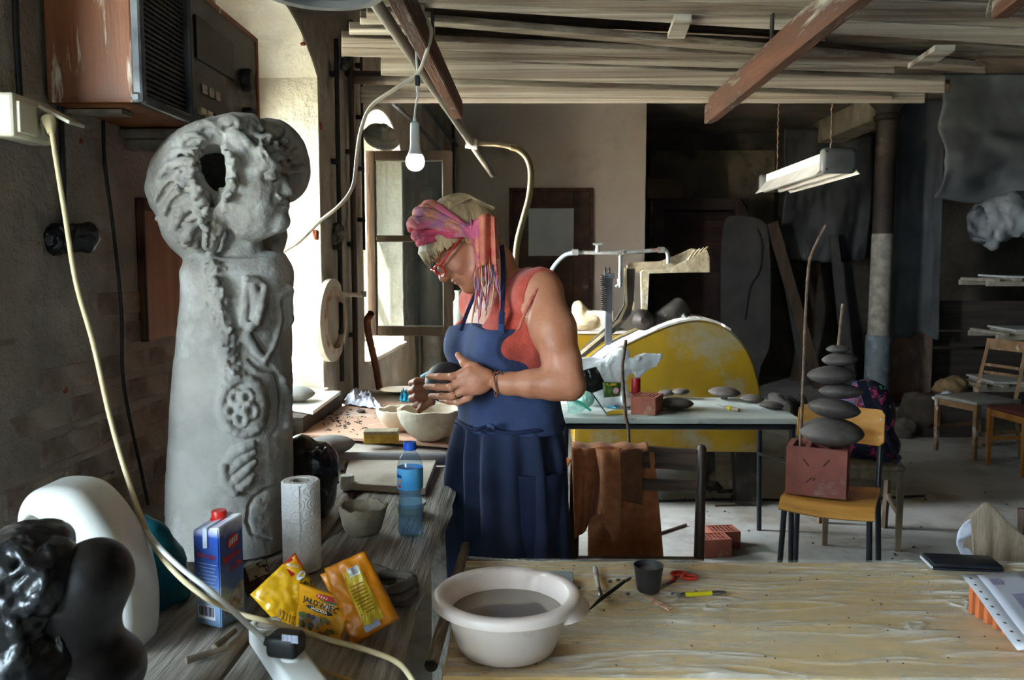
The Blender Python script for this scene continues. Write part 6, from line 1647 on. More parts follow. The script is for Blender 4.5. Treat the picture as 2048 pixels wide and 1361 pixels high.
for pos, colr in ((0, '#33451f'), (.24, '#5d7a2a'), (.33, '#b9c3b0'), (.42, '#5f7fb8'), (.62, '#2f57a8'), (.84, '#2a50a5'), (1.0, '#8fb0dd')):
    if pos == 0: el[0].color = lin(colr)
    elif pos == 1.0: el[1].color = lin(colr)
    else: e_ = el.new(pos); e_.color = lin(colr)
_L.new(_rp.outputs[0], _b.inputs['Base Color'])
g = G(); g.hexa([(-hw, -hw, 0), (hw, -hw, 0), (hw, hw, 0), (-hw, hw, 0), (-hw, -hw, H1), (hw, -hw, H1 + .012), (hw, hw, H2), (-hw, hw, H2 - .012)]); bmesh.ops.bevel(g.bm, geom=g.bm.edges[:], offset=.002, segments=2, affect='EDGES'); obj('box', g, bluem, mc, smooth=40)
g = G(); g.hexa([(-.004, -hw - .003, H1 - .028), (.006, -hw - .003, H1 - .026), (.006, -hw - .001, H1 - .026), (-.004, -hw - .001, H1 - .028), (-.004, -hw - .003, H1 + .008), (.006, -hw - .003, H1 + .009), (.006, -hw, H1 + .009), (-.004, -hw, H1 + .008)]); g.hexa([(-.004, -hw - .003, H1 + .006), (.006, -hw - .003, H1 + .007), (.006, hw, H2 - .005), (-.004, hw, H2 - .006), (-.004, -hw - .003, H1 + .009), (.006, -hw - .003, H1 + .010), (.006, hw, H2 - .002), (-.004, hw, H2 - .003)])
obj('top_seam', g, M('carton_foil', '#cfd6e4', rough=.3, bump=0), mc)
g = G(); g.lathe([(.001, .0), (.0155, .0), (.0155, .003), (.0135, .0035), (.0135, .0155), (.0125, .017), (.001, .017)], (-.006, .010, H2 - .012), 28); obj('cap', g, M('red_cap', '#d5281f', rough=.35, bump=0), mc, smooth=40)
redink = M('red_ink', '#c2242c', rough=.4, bump=0); whiteink = M('white_ink', '#e8e8ea', rough=.4, bump=0); blackink = M('black_ink', '#15120e', rough=.5, bump=0)
def flat_text(body, size, parent, mat, org, ux, uy, sq=1.0, bold=0.0, name='lettering', slant=0.0):
    """text laid on a plane: origin, right vector, up vector in parent space"""
    me = text_mesh(body, size, squash=sq, bold=bold); ux, uy, org = Vector(ux), Vector(uy), Vector(org)
    nrm = ux.cross(uy).normalized()
    map_mesh(me, lambda c: org + ux * (c.x + slant * c.y) + uy * c.y + nrm * .0004); return obj(name, me, mat, parent)
# right-hand face is +x of the carton (faces the camera's right), left-hand face is -y
FX, UXf, UP = hw + .0004, Vector((0, 1, 0)), Vector((0, .0, 1))
tl = Vector((0, .965, .26)).normalized()
flat_text('Mleko', .020, mc, redink, (FX, .0, .122), tl, UP, .9, .0006)
flat_text('3,2%', .017, mc, redink, (FX, .008, .103), tl, UP, .9, .0006)
g = G(); n = 24; g.prism([(.016 * math.cos(2 * math.pi * i / n), .0125 * math.sin(2 * math.pi * i / n)) for i in range(n)], 0, .0006, axis='x', c=(FX, .004, .148), rot=(R(20), 0, 0)); obj('logo_oval', g, redink, mc)
for k in range(4):
    g = G(); g.box((FX + .0008, -.004 + .0055 * k, .1465 + .0018 * k), (.0006, .0026, .013), rot=(R(-10), 0, 0)); obj('logo_stripe', g, whiteink, mc)
flat_text('Mleko 3,2%', .0095, mc, redink, (.0, -hw - .0004, .126), (1, 0, -.03), (0, 0, 1), .95, .0003)
for k in range(7):
    g = G(); g.box((.002, -hw - .0006, .112 - .0065 * k), (.044 - .006 * (k % 3), .0005, .0012)); obj('print_line', g, M('pale_print', '#a9b9d8', rough=.5, bump=0), mc)
g = G(); g.box((-.002, -hw - .0006, .024), (.040, .0006, .024)); bc = obj('barcode', g, whiteink, mc)
for k in range(11):
    g = G(); g.box((-.018 + .0032 * k, -hw - .0011, .026), (.0012 + .0007 * (k % 3), .0006, .017)); obj('bar', g, M('bar_ink', '#3a3a52', rough=.5, bump=0), bc)
g = G(); g.prism([(-.012, .045), (.022, .07), (.024, .02), (-.02, .02), (-.018, .04)], 0, .0006, axis='x', c=(FX, 0, .0)); obj('print_patch', g, M('cream_print', '#c9c2b6', '#8a6a40', rough=.5, scale=60, bump=0), mc)
# ---- paper towel
tb = at(596, 1150, z=BZ); tb.y += .035; hT = at(596, 962, y=tb.y).z - BZ
towm = bpy.data.materials.new('embossed_paper'); towm.use_nodes = True; _N = towm.node_tree.nodes; _L = towm.node_tree.links; _b = _N['Principled BSDF']; _b.inputs['Base Color'].default_value = lin('#eeebe8'); _b.inputs['Roughness'].default_value = .95
_tc = _N.new('ShaderNodeTexCoord'); _v = _N.new('ShaderNodeTexVoronoi'); _v.inputs['Scale'].default_value = 42; _v.inputs['Randomness'].default_value = .25; _L.new(_tc.outputs['Object'], _v.inputs['Vector'])
_s = _N.new('ShaderNodeMath'); _s.operation = 'MULTIPLY'; _s.inputs[1].default_value = 26; _sn = _N.new('ShaderNodeMath'); _sn.operation = 'SINE'; _bp = _N.new('ShaderNodeBump'); _bp.inputs['Strength'].default_value = .3; _bp.inputs['Distance'].default_value = .003
_L.new(_v.outputs['Distance'], _s.inputs[0]); _L.new(_s.outputs[0], _sn.inputs[0]); _L.new(_sn.outputs[0], _bp.inputs['Height']); _L.new(_bp.outputs[0], _b.inputs['Normal'])
pt = thing('paper_towel', 'white embossed paper towel roll standing on the bench', 'paper towel', loc=(tb.x, tb.y, BZ + .002))
rT = .0395
g = G(); g.lathe([(.019, 0), (rT, 0), (rT, hT - .003), (rT - .003, hT), (.021, hT), (.019, hT - .003), (.019, 0)], n=48, caps=False); obj('roll', g, towm, pt, smooth=35)
g = G(); g.lathe([(.0185, .002), (.0185, hT - .001), (.0165, hT - .001), (.0165, .002), (.0185, .002)], n=32, caps=False); obj('core', g, M('grey_card', '#a59a8e', rough=.9), pt, smooth=35)
g = G(); g.box((.006, -rT - .0006, hT / 2), (.003, .0012, hT - .004)); obj('sheet_edge', g, towm, pt)
# ---- spice packets
def packet(name, cor, label, mat, bulge=.008, wob=.004, seed=0, nu=26, nv=26):
    """cor: four world corners TL, TR, BR, BL"""
    TL, TR, BR, BL = [Vector(c) for c in cor]
    nrm = ((TR - TL).cross(BL - TL)).normalized()
    if nrm.y > 0: nrm = -nrm
    def S(u, v, side=1, off=0.0):
        p = (TL * (1 - u) + TR * u) * (1 - v) + (BL * (1 - u) + BR * u) * v
        e = min(u, 1 - u, v, 1 - v)
        b = bulge * max(0.0, 16 * u * (1 - u) * v * (1 - v)) ** .45 * (1 if e > .04 else max(0.0, e / .04))
        wv = wob * n1(u * 4, v * 4, seed, 1, seed, 2) + wob * .5 * n1(u * 9, v * 9, seed + 2, 1, seed, 2)
        return p + nrm * (side * b + wv + off)
    t = thing(name, label, 'packet', loc=(BL + BR) / 2)
    g = G()
    for sd in (1, -1): g.sheet(lambda u, v, sd=sd: S(u, v, sd), nu, nv)
    bmesh.ops.remove_doubles(g.bm, verts=g.bm.verts[:], dist=1e-5); bmesh.ops.recalc_face_normals(g.bm, faces=g.bm.faces[:])
    obj('pouch', g, mat, t, w=True, smooth=True)
    return t, S
def onp(t, S, me, name, mat, u0, v0, su, sv=None, off=.0012, rot=0.0):
    """map a flat mesh (x right, y up, unit sized) onto the pouch around (u0, v0)"""
    sv = sv or su; c_, s_ = math.cos(rot), math.sin(rot)
    map_mesh(me, lambda c: S(u0 + su * (c.x * c_ - c.y * s_), v0 - sv * (c.x * s_ + c.y * c_), 1, off + c.z)); return obj(name, me, mat, t, w=True)
def quadm(n=6, aspect=1.0, outline=None):
    g = G()
    if outline: g.cap(g.ring([(x, y, 0) for x, y in outline])); bmesh.ops.triangulate(g.bm, faces=g.bm.faces[:])
    else: g.sheet(lambda u, v: (u - .5, (v - .5) * aspect, 0), n, n)
    return _mesh_of(g)
ellip = [(.5 * math.cos(2 * math.pi * i / 20), .5 * math.sin(2 * math.pi * i / 20)) for i in range(20)]
yellow = M('yellow_foil', '#d99a12', '#c9860c', rough=.28, scale=5, bump=.2, bscale=18)
yell2 = M('bright_yellow_foil', '#d8a818', '#cf8f10', rough=.25, scale=6, bump=.2, bscale=18)
orangef = M('orange_foil', '#d8861a', '#c4720f', rough=.3, scale=6, bump=.2, bscale=18)
bl_, br_ = at(590, 1258, z=BZ + .004), at(679, 1297, z=BZ + .004)
t, S = packet('spice_packet', (at(600, 1166, y=bl_.y + .03), at(705, 1202, y=br_.y + .035), br_, bl_), 'yellow spice packet with bold black lettering leaning in front of the others', yellow, .007, .003, 3)
onp(t, S, text_mesh('JAŁOWIEC', 1.0, squash=.95, bold=.025), 'lettering', blackink, .50, .30, .155, .17, rot=-.02)
onp(t, S, quadm(outline=ellip), 'banner', blackink, .50, .415, .55, .11)
onp(t, S, text_mesh('JAGODA', 1.0, bold=.02), 'lettering', M('cream_ink', '#e6dcc0', rough=.5, bump=0), .50, .418, .085, .085, off=.0018)
onp(t, S, quadm(outline=ellip), 'brand_patch', M('red_green_patch', '#b8322a', rough=.5, bump=0), .62, .13, .50, .13)
for k in range(8): onp(t, S, quadm(2, 1.6), 'print_stroke', M('cream_ink', '#e6dcc0'), .44 + .05 * k, .13, .018, .03, off=.0018)
onp(t, S, quadm(outline=ellip), 'green_strip', M('green_ink', '#3d7a4a', rough=.5, bump=0), .66, .185, .36, .05, off=.0014)
for k in range(46):
    u, v = random.uniform(.14, .86), random.uniform(.56, .93); onp(t, S, quadm(outline=ellip[::3]), 'berry_print', [M('berry_dark', '#2b2536', rough=.5, bump=0), M('berry_brown', '#7a5228', rough=.5, bump=0), M('berry_green', '#4c6a2a', rough=.5, bump=0), M('berry_grey', '#8d8a92', rough=.5, bump=0)][k % 4 if u < .6 else (2 if k % 3 else 1)], u, v, random.uniform(.06, .13), None, off=.0012 + .00004 * k)
c0 = at(600, 1268, z=BZ + .006)
t, S = packet('spice_packet', (at(500, 1190, y=c0.y + .045), at(590, 1106, y=c0.y + .085), at(652, 1210, y=c0.y + .075), at(572, 1268, y=c0.y + .03)), 'bright yellow spice packet with a red corner leaning on the paper towel', yell2, .009, .004, 5)
onp(t, S, quadm(outline=[(-.5, -.5), (.5, -.5), (.5, .5), (-.5, .5)]), 'red_corner', M('red_foil', '#b3261e', rough=.35, bump=0), .86, .14, .26, .27)
onp(t, S, text_mesh('ARC-POL', 1.0, bold=.02), 'lettering', whiteink, .85, .14, .055, .06, off=.002, rot=-.8)
onp(t, S, quadm(outline=ellip), 'print_oval', M('white_ink', '#e8e8ea'), .88, .36, .20, .12)
onp(t, S, quadm(outline=ellip), 'food_print', M('pasta_print', '#9a7a28', '#4f5a22', rough=.5, scale=120, bump=0), .90, .50, .22, .22)
for k in range(6): onp(t, S, quadm(2, .12), 'print_line', M('brown_print', '#8a5a10', rough=.5, bump=0), .16 + .02 * k, .62 + .05 * k, .16, .16, rot=.6)
b0 = at(708, 1296, z=BZ + .005)
t, S = packet('spice_packet', (at(648, 1138, y=b0.y + .05), at(730, 1102, y=b0.y + .06), at(800, 1238, y=b0.y + .06), at(704, 1296, y=b0.y + .006)), 'tall orange spice packet showing its printed back panel and bar code', orangef, .012, .005, 8)
onp(t, S, quadm(10, 2.2), 'back_panel', M('yellow_panel', '#d2b233', rough=.35, bump=0), .56, .52, .40, .33)
bq = onp(t, S, quadm(4, .8), 'barcode', whiteink, .60, .19, .24, .14, off=.0018)
for k in range(9): onp(t, S, quadm(2, 10), 'bar', M('bar_ink', '#3a3a52'), .50 + .022 * k, .18, .008, .009, off=.0024)
for k in range(9): onp(t, S, quadm(2, .07), 'print_line', M('brown_print', '#8a5a10'), .55, .36 + .045 * k, .30, .20, off=.0019)
onp(t, S, quadm(4, .4), 'print_patch', M('pale_print', '#a9b9d8'), .50, .90, .30, .20, off=.0018)
t, S = packet('spice_packet', (at(640, 1150, y=b0.y + .085), at(700, 1125, y=b0.y + .095), at(790, 1240, y=b0.y + .085), at(700, 1262, y=b0.y + .06)), 'second orange packet mostly hidden behind the bar-code packet', orangef, .006, .003, 9)
d0 = at(500, 1195, z=BZ + .004)
t, S = packet('spice_packet', (at(478, 1140, y=d0.y + .03), at(532, 1118, y=d0.y + .04), at(548, 1170, y=d0.y + .03), at(495, 1196, y=d0.y + .0)), 'dark brown packet with a beige label beside the milk carton', M('brown_foil', '#4a2320', '#35191a', rough=.35, scale=20, bump=.2), .006, .003, 11)
onp(t, S, quadm(5, .9), 'label_panel', M('beige_label', '#a89c80', '#8f8468', rough=.6, scale=60, bump=0), .62, .30, .72, .60)
# ---- sticks and rings
for (a, b, lab) in (((372, 1322), (454, 1296), 'grey wooden stick lying on the near bench'), ((428, 1296), (470, 1262), 'short grey stick pointing at the milk carton')):
    g = G(); g.tube([at(*a, z=BZ + .006), at(*b, z=BZ + .006)], [.0062, .005], 7); tag(obj('stick', g, stoolm, smooth=40), lab, 'stick')
g = G(); g.tube([at(630, 1338, z=BZ + .005), at(700, 1361, z=BZ + .005), at(780, 1395, z=BZ + .005)], .003, 6); tag(obj('skewer', g, M('bamboo', '#c49a58', rough=.6, bump=0), smooth=40), 'thin bamboo skewer lying beside the power strip', 'stick')
rc = thing('clay_rings', 'stack of dark clay rings behind the orange packets', 'clay rings', loc=at(780, 1190, z=BZ))
for k, (px, py, r, z) in enumerate(((790, 1190, .036, .010), (788, 1178, .038, .026), (785, 1162, .038, .042), (752, 1168, .028, .012), (750, 1150, .026, .030))):
    c = at(px, py, z=BZ + z); n = 34
    g = G(); g.tube([c + Vector((r * math.cos(a), r * math.sin(a), .003 * math.sin(2 * a + k))) for a in [2 * math.pi * i / n for i in range(n + 1)]], [.0088 + .001 * math.sin(i * 1.1 + k) for i in range(n + 1)], 9); obj('clay_ring', g, M('grey_ring_clay', '#6d6459', '#544c44', rough=.9, scale=20, bump=.5, bscale=80), rc, w=True, smooth=True)
# ---- bottle of water
bt = at(818, 1078, z=BZ); yb_ = bt.y + .03; zt3 = at(818, 886, y=yb_).z; Hb = zt3 - BZ
bo = thing('water_bottle', 'half-full clear blue water bottle with blue label and cap', 'bottle', loc=(bt.x, yb_, BZ + .002))
k_ = Hb / .205
pf = [(.026, 0), (.030, .006), (.030, .03), (.0285, .04), (.030, .05), (.028, .075), (.0255, .088), (.027, .10), (.030, .112), (.030, .150), (.029, .158), (.024, .172), (.0165, .181), (.0135, .186), (.0135, .190)]
pf = [(r * .98, z * k_) for r, z in pf]
pet = glassmat('blue_pet', '#e6f3fb', rough=.03, mixt=.96)
g = G(); g.lathe(pf, n=40, caps=False); g.cap(g.bm.verts[:0] or [v for v in list(g.bm.verts)[:40]], True); obj('shell', g, pet, bo, smooth=60)
wl2 = .075 * k_ + .045 * k_ * 0 + .06 * k_ * 0
wpf = [(max(.001, r - .0012), z + .001) for r, z in pf if z <= .098 * k_]
lev = .142 * k_
wpf = [(max(.001, r - .0012), z + .001) for r, z in pf if z < lev] + [(.0285, lev), (.001, lev)]
g = G(); g.lathe([(.001, .001)] + wpf, n=40, caps=False); obj('water', g, glassmat('refraction_tint_water', '#d4eafa', rough=.0, ior=1.2, mixt=.84), bo, smooth=60)  # pale diffuse blue mixed in for the brightness of refracted light
g = G(); g.lathe([(.0302, .104 * k_), (.0305, .112 * k_), (.0305, .146 * k_), (.0302, .150 * k_)], n=40, caps=False); obj('label', g, M('blue_label', '#3a8fc4', '#5aa8d4', rough=.4, scale=12, bump=0), bo, smooth=60)
me = text_mesh('nka', .013, bold=.0005); map_mesh(me, lambda c: Vector((.0309 * math.sin(c.x / .0305 - .85), -.0309 * math.cos(c.x / .0305 - .85), .134 * k_ + c.y))); obj('lettering', me, M('dark_blue_ink', '#1d2f6e', rough=.4, bump=0), bo)
for (zz, hh, m_) in ((.122, .009, M('orange_mark', '#c98a4a', rough=.5, bump=0)), (.111, .006, redink)):
    g = G(); g.sheet(lambda u, v: (.0309 * math.sin(-.95 + .3 * u), -.0309 * math.cos(-.95 + .3 * u), zz * k_ + hh * (v - .5)), 6, 3); obj('label_mark', g, m_, bo)
g = G(); n = 30
g.lathe([(.001, .188 * k_), (.0150, .188 * k_), (.0152, .191 * k_), (.0150, .203 * k_), (.0135, .205 * k_), (.001, .205 * k_)], n=60, fn=lambda a, r, z: (r * (1 + (.012 if int(a / (2 * math.pi) * 60) % 2 else 0)) if r > .014 else r, z)); obj('cap', g, M('blue_cap', '#1f4fb5', '#1a45a0', rough=.35, bump=0), bo, smooth=30)
# ---- green tub with white lid
c = at(817, 1036, z=BZ); c.y += .04
tu = thing('lidded_tub', 'small green plastic tub with a translucent white lid behind the bottle', 'tub', loc=(c.x, c.y, BZ + .002))
g = G(); g.lathe([(.001, 0), (.032, 0), (.037, .022), (.035, .022), (.031, .003), (.001, .003)], n=32, caps=False); obj('tub', g, M('lime_plastic', '#a8b82e', '#98a824', rough=.35, bump=0), tu, smooth=40)
g = G(); g.lathe([(.001, .027), (.034, .027), (.0395, .029), (.041, .026), (.041, .021), (.038, .021), (.038, .024), (.001, .024)], n=32, caps=False); obj('lid', g, M('milky_lid', '#cfd2c8', rough=.3, bump=0, transl=.3), tu, smooth=40)
# ---- rough clay bowl
c = at(718, 1082, z=BZ); c.y += .05
def wob(sd, amp): return lambda a, r, z: (r * (1 + amp * n1(2 * math.cos(a), 2 * math.sin(a), z * 20, 1, sd, 2)), z + amp * .12 * n1(3 * math.cos(a), 3 * math.sin(a), 7, 1, sd, 2) * (1 if z > .02 else 0))
def bowl(name, c, R_, H_, rb, label, mat, sd=1, amp=.06, th=.008):
    g = G(); out = []; inn = []
    for i in range(11):
        t = i / 10; out.append((rb + (R_ - rb) * math.sin(t * math.pi / 2) ** .8, H_ * t))
    for i in range(10, -1, -1):
        t = i / 10; inn.append((max(.001, rb + (R_ - rb) * math.sin(t * math.pi / 2) ** .8 - th), th + (H_ - th) * t if i < 10 else H_))
    g.lathe([(.001, 0)] + out + inn + [(.001, th)], n=48, caps=False, fn=wob(sd, amp))
    me = _mesh_of(g); displace(me, .0015, 60, sd); o = obj(name, me, mat, smooth=50, recenter=False); o.location = (c.x, c.y, c.z + .001); return tag(o, label, 'bowl')
bowl('clay_bowl', Vector((c.x, c.y, BZ)), .057, .068, .032, 'small rough greyish clay bowl beside the paper towel', M('rough_beige_clay', '#a89a82', '#8a7e6c', rough=.95, scale=14, bump=.7, bscale=70, c3='#a89c8a', s3=9), 2, .07, .006)
# ---- black wrapped lump and disc behind the statue
s = SDF((-.66, 1.98, BZ), (-.34, 2.28, 1.12), .0038)
s.ell(at(628, 950, y=2.10), (.062, .07, .085), (0, R(15), 0), .02); s.ell(at(618, 1000, y=2.10), (.068, .075, .06), None, .02); s.ell(at(600, 905, y=2.1), (.04, .05, .045), None, .02); s.cut(lambda X, Y, Z: (BZ + .003 - Z + 0 * X + 0 * Y).astype('f4'))
for k in range(24):
    x0, y0_ = random.uniform(590, 670), random.uniform(890, 1010); p0 = s.hit(x0, y0_, 1.98, 2.2); p1 = s.hit(x0 + random.uniform(-25, 25), y0_ + random.uniform(10, 40), 1.98, 2.2)
    if p0 and p1: s.cone(p0, p1, .005, .003, k=.004)
me = s.mesh(); displace(me, .007, 26, 12); tag(obj('wrapped_bundle', me, blackbag, smooth=True), 'bundle wrapped in glossy black plastic behind the statue and towel roll', 'bundle')
g = G(); c = at(690, 985, z=BZ); g.lathe([(.001, 0), (.018, 0), (.02, .004), (.02, .036), (.018, .04), (.001, .04)], (c.x, c.y + .03, BZ + .001), 24); tag(obj('small_jar', g, white2, smooth=40), 'small white jar half hidden behind the clay bowl', 'jar')
paled = M('pale_grey_clay_disc', '#8f8b86', '#7c7772', rough=.8, scale=9, bump=.2)
g = G(); c = at(668, 915, z=.90); g.box((c.x - .03, c.y + .05, BZ + .012), (.13, .12, .022), bev=.002); tag(obj('small_board', g, M('grey_board', '#a39c92', '#8b847a', rough=.9, scale=8)), 'small grey board under the large pale clay disc', 'board')
o = clay_lens(656, 892, .085, .034, BZ + .058, (0, 12), 'large pale grey clay disc next to the black wrapped bundle', paled, 21)
# ---- boards, roller, sponge, bowls
def slab(name, cor, z, t, mat, label, cat, up=True):
    q = [at(a, b, z=z) for a, b in cor]; g = G(); g.hexa([v - Vector((0, 0, t)) for v in q] + q); bmesh.ops.recalc_face_normals(g.bm, faces=g.bm.faces[:]); bmesh.ops.bevel(g.bm, geom=g.bm.edges[:], offset=.0015, segments=1, affect='EDGES')
    return tag(obj(name, g, mat), label, cat)
slab('clay_board', ((686, 966), (851, 977), (874, 917), (700, 913)), BZ + .022, .020, M('dusty_ply', '#c9bdae', '#b3a594', rough=.8, scale=6, bump=.2, c3='#8a7c6c', s3=4), 'dusty plywood modelling board in front of the grey roller', 'board')
g = G(); a, b = at(672, 893, y=2.64), at(935, 908, y=2.64); a.z = b.z = BZ + .021; g.tube([a, a.lerp(b, .5), b], .0205, 20); g.tube([a - Vector((.001, 0, 0)), a + Vector((.001, 0, 0))], .012, 16); tag(obj('grey_roller', g, M('grey_pvc', '#9a9a9c', '#87878a', rough=.5, scale=8, bump=.05), smooth=50), 'long grey plastic pipe lying across the bench', 'pipe')
pk = M('pink_board', '#c9a18a', '#bb9078', rough=.7, scale=4, bump=.15, c3='#dccfc2', s3=4, lo3=.52, hi3=.7)
slab('pink_board', ((600, 868), (930, 893), (930, 808), (706, 800)), BZ + .012, .011, pk, 'big pinkish board covered with dark clay shavings', 'board')
PZ_ = BZ + .0125
sp_ = at(760, 888, z=PZ_); spg = thing('sponge', 'yellow bath sponge with a grey scouring top on the pink board', 'sponge', loc=(sp_.x, sp_.y + .03, PZ_), rz=R(4))
g = G(); g.box((0, 0, .017), (.118, .062, .034), bev=.004); me = _mesh_of(g); obj('foam', me, M('yellow_foam', '#c9a544', '#a8802c', rough=1, scale=30, bump=1.0, bscale=180, bdist=.006), spg)
g = G(); g.box((0, 0, .038), (.118, .062, .010), bev=.002); obj('scourer', g, M('grey_scourer', '#9a8e78', '#857a66', rough=1, scale=40, bump=.5), spg)
c = at(856, 889, z=PZ_); c.y += .075; c.z = PZ_
bowl('plaster_bowl', c, .118, .112, .045, 'large rough plaster bowl under the woman\'s hands', plast, 4, .04, .014)
c = at(800, 868, z=PZ_); c.y += .06; c.z = PZ_
bowl('plaster_bowl', c, .095, .082, .035, 'smaller plaster bowl behind the large one', plast, 6, .05, .012)
# shavings: too many and too small to count
g = G(); shv = M('dark_shavings', '#2d2622', rough=.9, bump=0)
for k in range(90):
    t = random.random(); px, py = random.gauss(685, 32), random.gauss(842, 13)
    if not (620 < px < 770 and 806 < py < 872): continue
    c = at(px, py, z=PZ_ + .002); a0 = random.uniform(0, 6.28); r = random.uniform(.003, .012); L_ = random.uniform(.5, 3)
    g.tube([c + Vector((r * math.cos(a0 + L_ * i / 5), r * math.sin(a0 + L_ * i / 5), .002 * abs(math.sin(i)))) for i in range(6)], random.uniform(.0008, .002), 4)
tag(obj('clay_shavings', g, shv), 'dark curled clay shavings scattered over the pink board', 'clay shavings', kind='stuff')
c = at(722, 824, z=PZ_ + .004); g = G(); g.lathe([(.001, 0), (.017, 0), (.019, .003), (.017, .007), (.001, .007)], c, 20); tag(obj('clay_stopper', g, clay, smooth=40), 'small flat dark clay stopper among the shavings', 'clay piece')
def crumple(name, cor, z, amp, mat, label, cat, seed, n=34, wall=.0, lift=.02):
    q = [at(a, b, z=z) for a, b in cor]
    def f(u, v):
        p = (q[0] * (1 - u) + q[1] * u) * (1 - v) + (q[3] * (1 - u) + q[2] * u) * v
        h = abs(n1(u * 3, v * 3, seed, 1, seed, 3)) * amp + amp * .5 * (1 - abs(n1(u * 6, v * 5, seed + 3, 1, seed, 2))) ** 3
        e = min(u, 1 - u, v, 1 - v); h *= min(1, .25 + e * 5)
        return p + Vector((.3 * amp * n1(u * 4, v * 4, 9, 1, seed + 5, 2), 0, .003 + h))
    g = G(); g.sheet(f, n, n, thick=.0015); return tag(obj(name, g, mat, smooth=True), label, cat)
crumple('white_rag', ((690, 812), (765, 822), (745, 795), (700, 788)), BZ + .012, .05, M('white_rag_cloth', '#d5d3e0', '#c3c0d0', rough=.9, scale=20, bump=.2), 'crumpled white rag at the far end of the bench', 'rag', 31)
g = G(); c = at(803, 784, z=BZ); g.lathe([(.001, .002), (.07, .004), (.105, .012), (.108, .014), (.07, .008), (.001, .006)], (c.x, c.y, BZ), 36); tag(obj('white_plate', g, white2, smooth=50), 'shallow white plate at the far end of the bench', 'plate')
crumple('blue_rag', ((800, 806), (822, 806), (818, 788), (803, 786)), BZ + .012, .035, M('blue_rag_cloth', '#2f9fc0', '#2488a8', rough=.6, scale=20, bump=.2), 'bright blue rag by the woman\'s fist', 'rag', 37, n=18)
# timber and white board below the first window
q = [at(612, 838, z=.935), at(684, 792, z=.935)]
g = G(); a, b = at(606, 852, z=.90), at(684, 795, z=.90); d = (b - a).normalized(); sd = Vector((-d.y, d.x, 0))
g.hexa([a + Vector((0, 0, -.038)), b + Vector((0, 0, -.038)), b + sd * .12 + Vector((0, 0, -.038)), a + sd * .12 + Vector((0, 0, -.038)), a + Vector((0, 0, .03)), b + Vector((0, 0, .03)), b + sd * .12 + Vector((0, 0, .03)), a + sd * .12 + Vector((0, 0, .03))]); bmesh.ops.recalc_face_normals(g.bm, faces=g.bm.faces[:])
tag(obj('timber_block', g, M('dark_old_timber', '#5a4a3c', '#43372d', rough=.85, scale=6, bump=.4)), 'dark timber block under the white board below the window', 'timber')
slab('white_board', ((560, 812), (626, 823), (681, 783), (585, 780)), .946, .014, M('white_panel', '#e0dcd2', '#d2cdc0', rough=.6, scale=4, bump=.05), 'white board on the timber below the first window', 'board')
clay_lens(592, 788, .075, .03, .978, (0, 0), 'grey clay disc on the white board by the window, half behind the statue', paled, 33)
# ================================================================== things on the front table
c = at(1012, 1338, z=TT); 
bx0 = at(1012, 1338, z=TT); bx0.y += .088
bas = thing('wash_basin', 'pale pink plastic basin of cloudy water on the front table', 'basin', loc=(bx0.x, bx0.y + .0, TT), rz=0)
basm = M('pale_pink_plastic', '#e2d3c9', '#d8c6bb', rough=.35, scale=5, bump=.05, c3='#b39a8c', s3=12, lo3=.62, hi3=.75)
prof_ = [(.001, 0), (.080, 0), (.092, .004), (.104, .03), (.118, .095), (.121, .104), (.136, .107), (.1405, .104), (.1405, .094), (.1435, .094), (.1435, .106), (.138, .112), (.122, .112), (.1155, .106), (.101, .03), (.089, .008), (.001, .006)]
def spout(a, r, z):
    d = abs(((a - R(62) + math.pi) % (2 * math.pi)) - math.pi)
    if r > .115 and d < .20: return (r + .010 * math.cos(d / .20 * math.pi / 2), z - .006 * math.cos(d / .20 * math.pi / 2))
    return (r, z)
g = G(); g.lathe(prof_, n=72, caps=False, fn=spout); bmesh.ops.recalc_face_normals(g.bm, faces=g.bm.faces[:]); obj('bowl', g, basm, bas, smooth=50)
g = G(); g.sheet(lambda u, v: ((.138 + .018 * v * (1 - (2 * u - 1) ** 4)) * math.cos(R(-40 + 60 * u)), (.138 + .018 * v * (1 - (2 * u - 1) ** 4)) * math.sin(R(-40 + 60 * u)), .105 - .02 * v), 20, 6, thick=.004); obj('grip', g, basm, bas, smooth=50)
g = G(); g.lathe([(.001, .074), (.111, .074), (.1095, .072), (.001, .072)], n=48, caps=False); obj('water', g, M('cloudy_water', '#8d8272', '#7d7262', rough=.06, scale=3, bump=.02, bscale=8, coat=.5), bas, smooth=60)
slab('slate_tile', ((918, 1182), (1148, 1186), (1146, 1143), (936, 1139)), TT + .010, .008, M('blue_grey_slate', '#8f9698', '#7c8284', rough=.6, scale=8, bump=.2), 'blue-grey slate tile lying under the basin rim', 'tile')
s = SDF(np.array(at(1028, 1139, z=TT + .018)) - .05, np.array(at(1028, 1139, z=TT + .018)) + .05, .0022); p = at(1028, 1140, z=TT + .018)
s.ell(p, (.020, .012, .0075), (0, R(6), R(-20)), .004); s.ell(p + Vector((.012, -.003, 0)), (.012, .009, .006), None, .006)
tag(obj('black_pebble', s.mesh(), M('gloss_black', '#15171c', '#20232a', rough=.2, bump=.03), smooth=True), 'glossy black key-fob shaped thing on the slate tile', 'key fob')
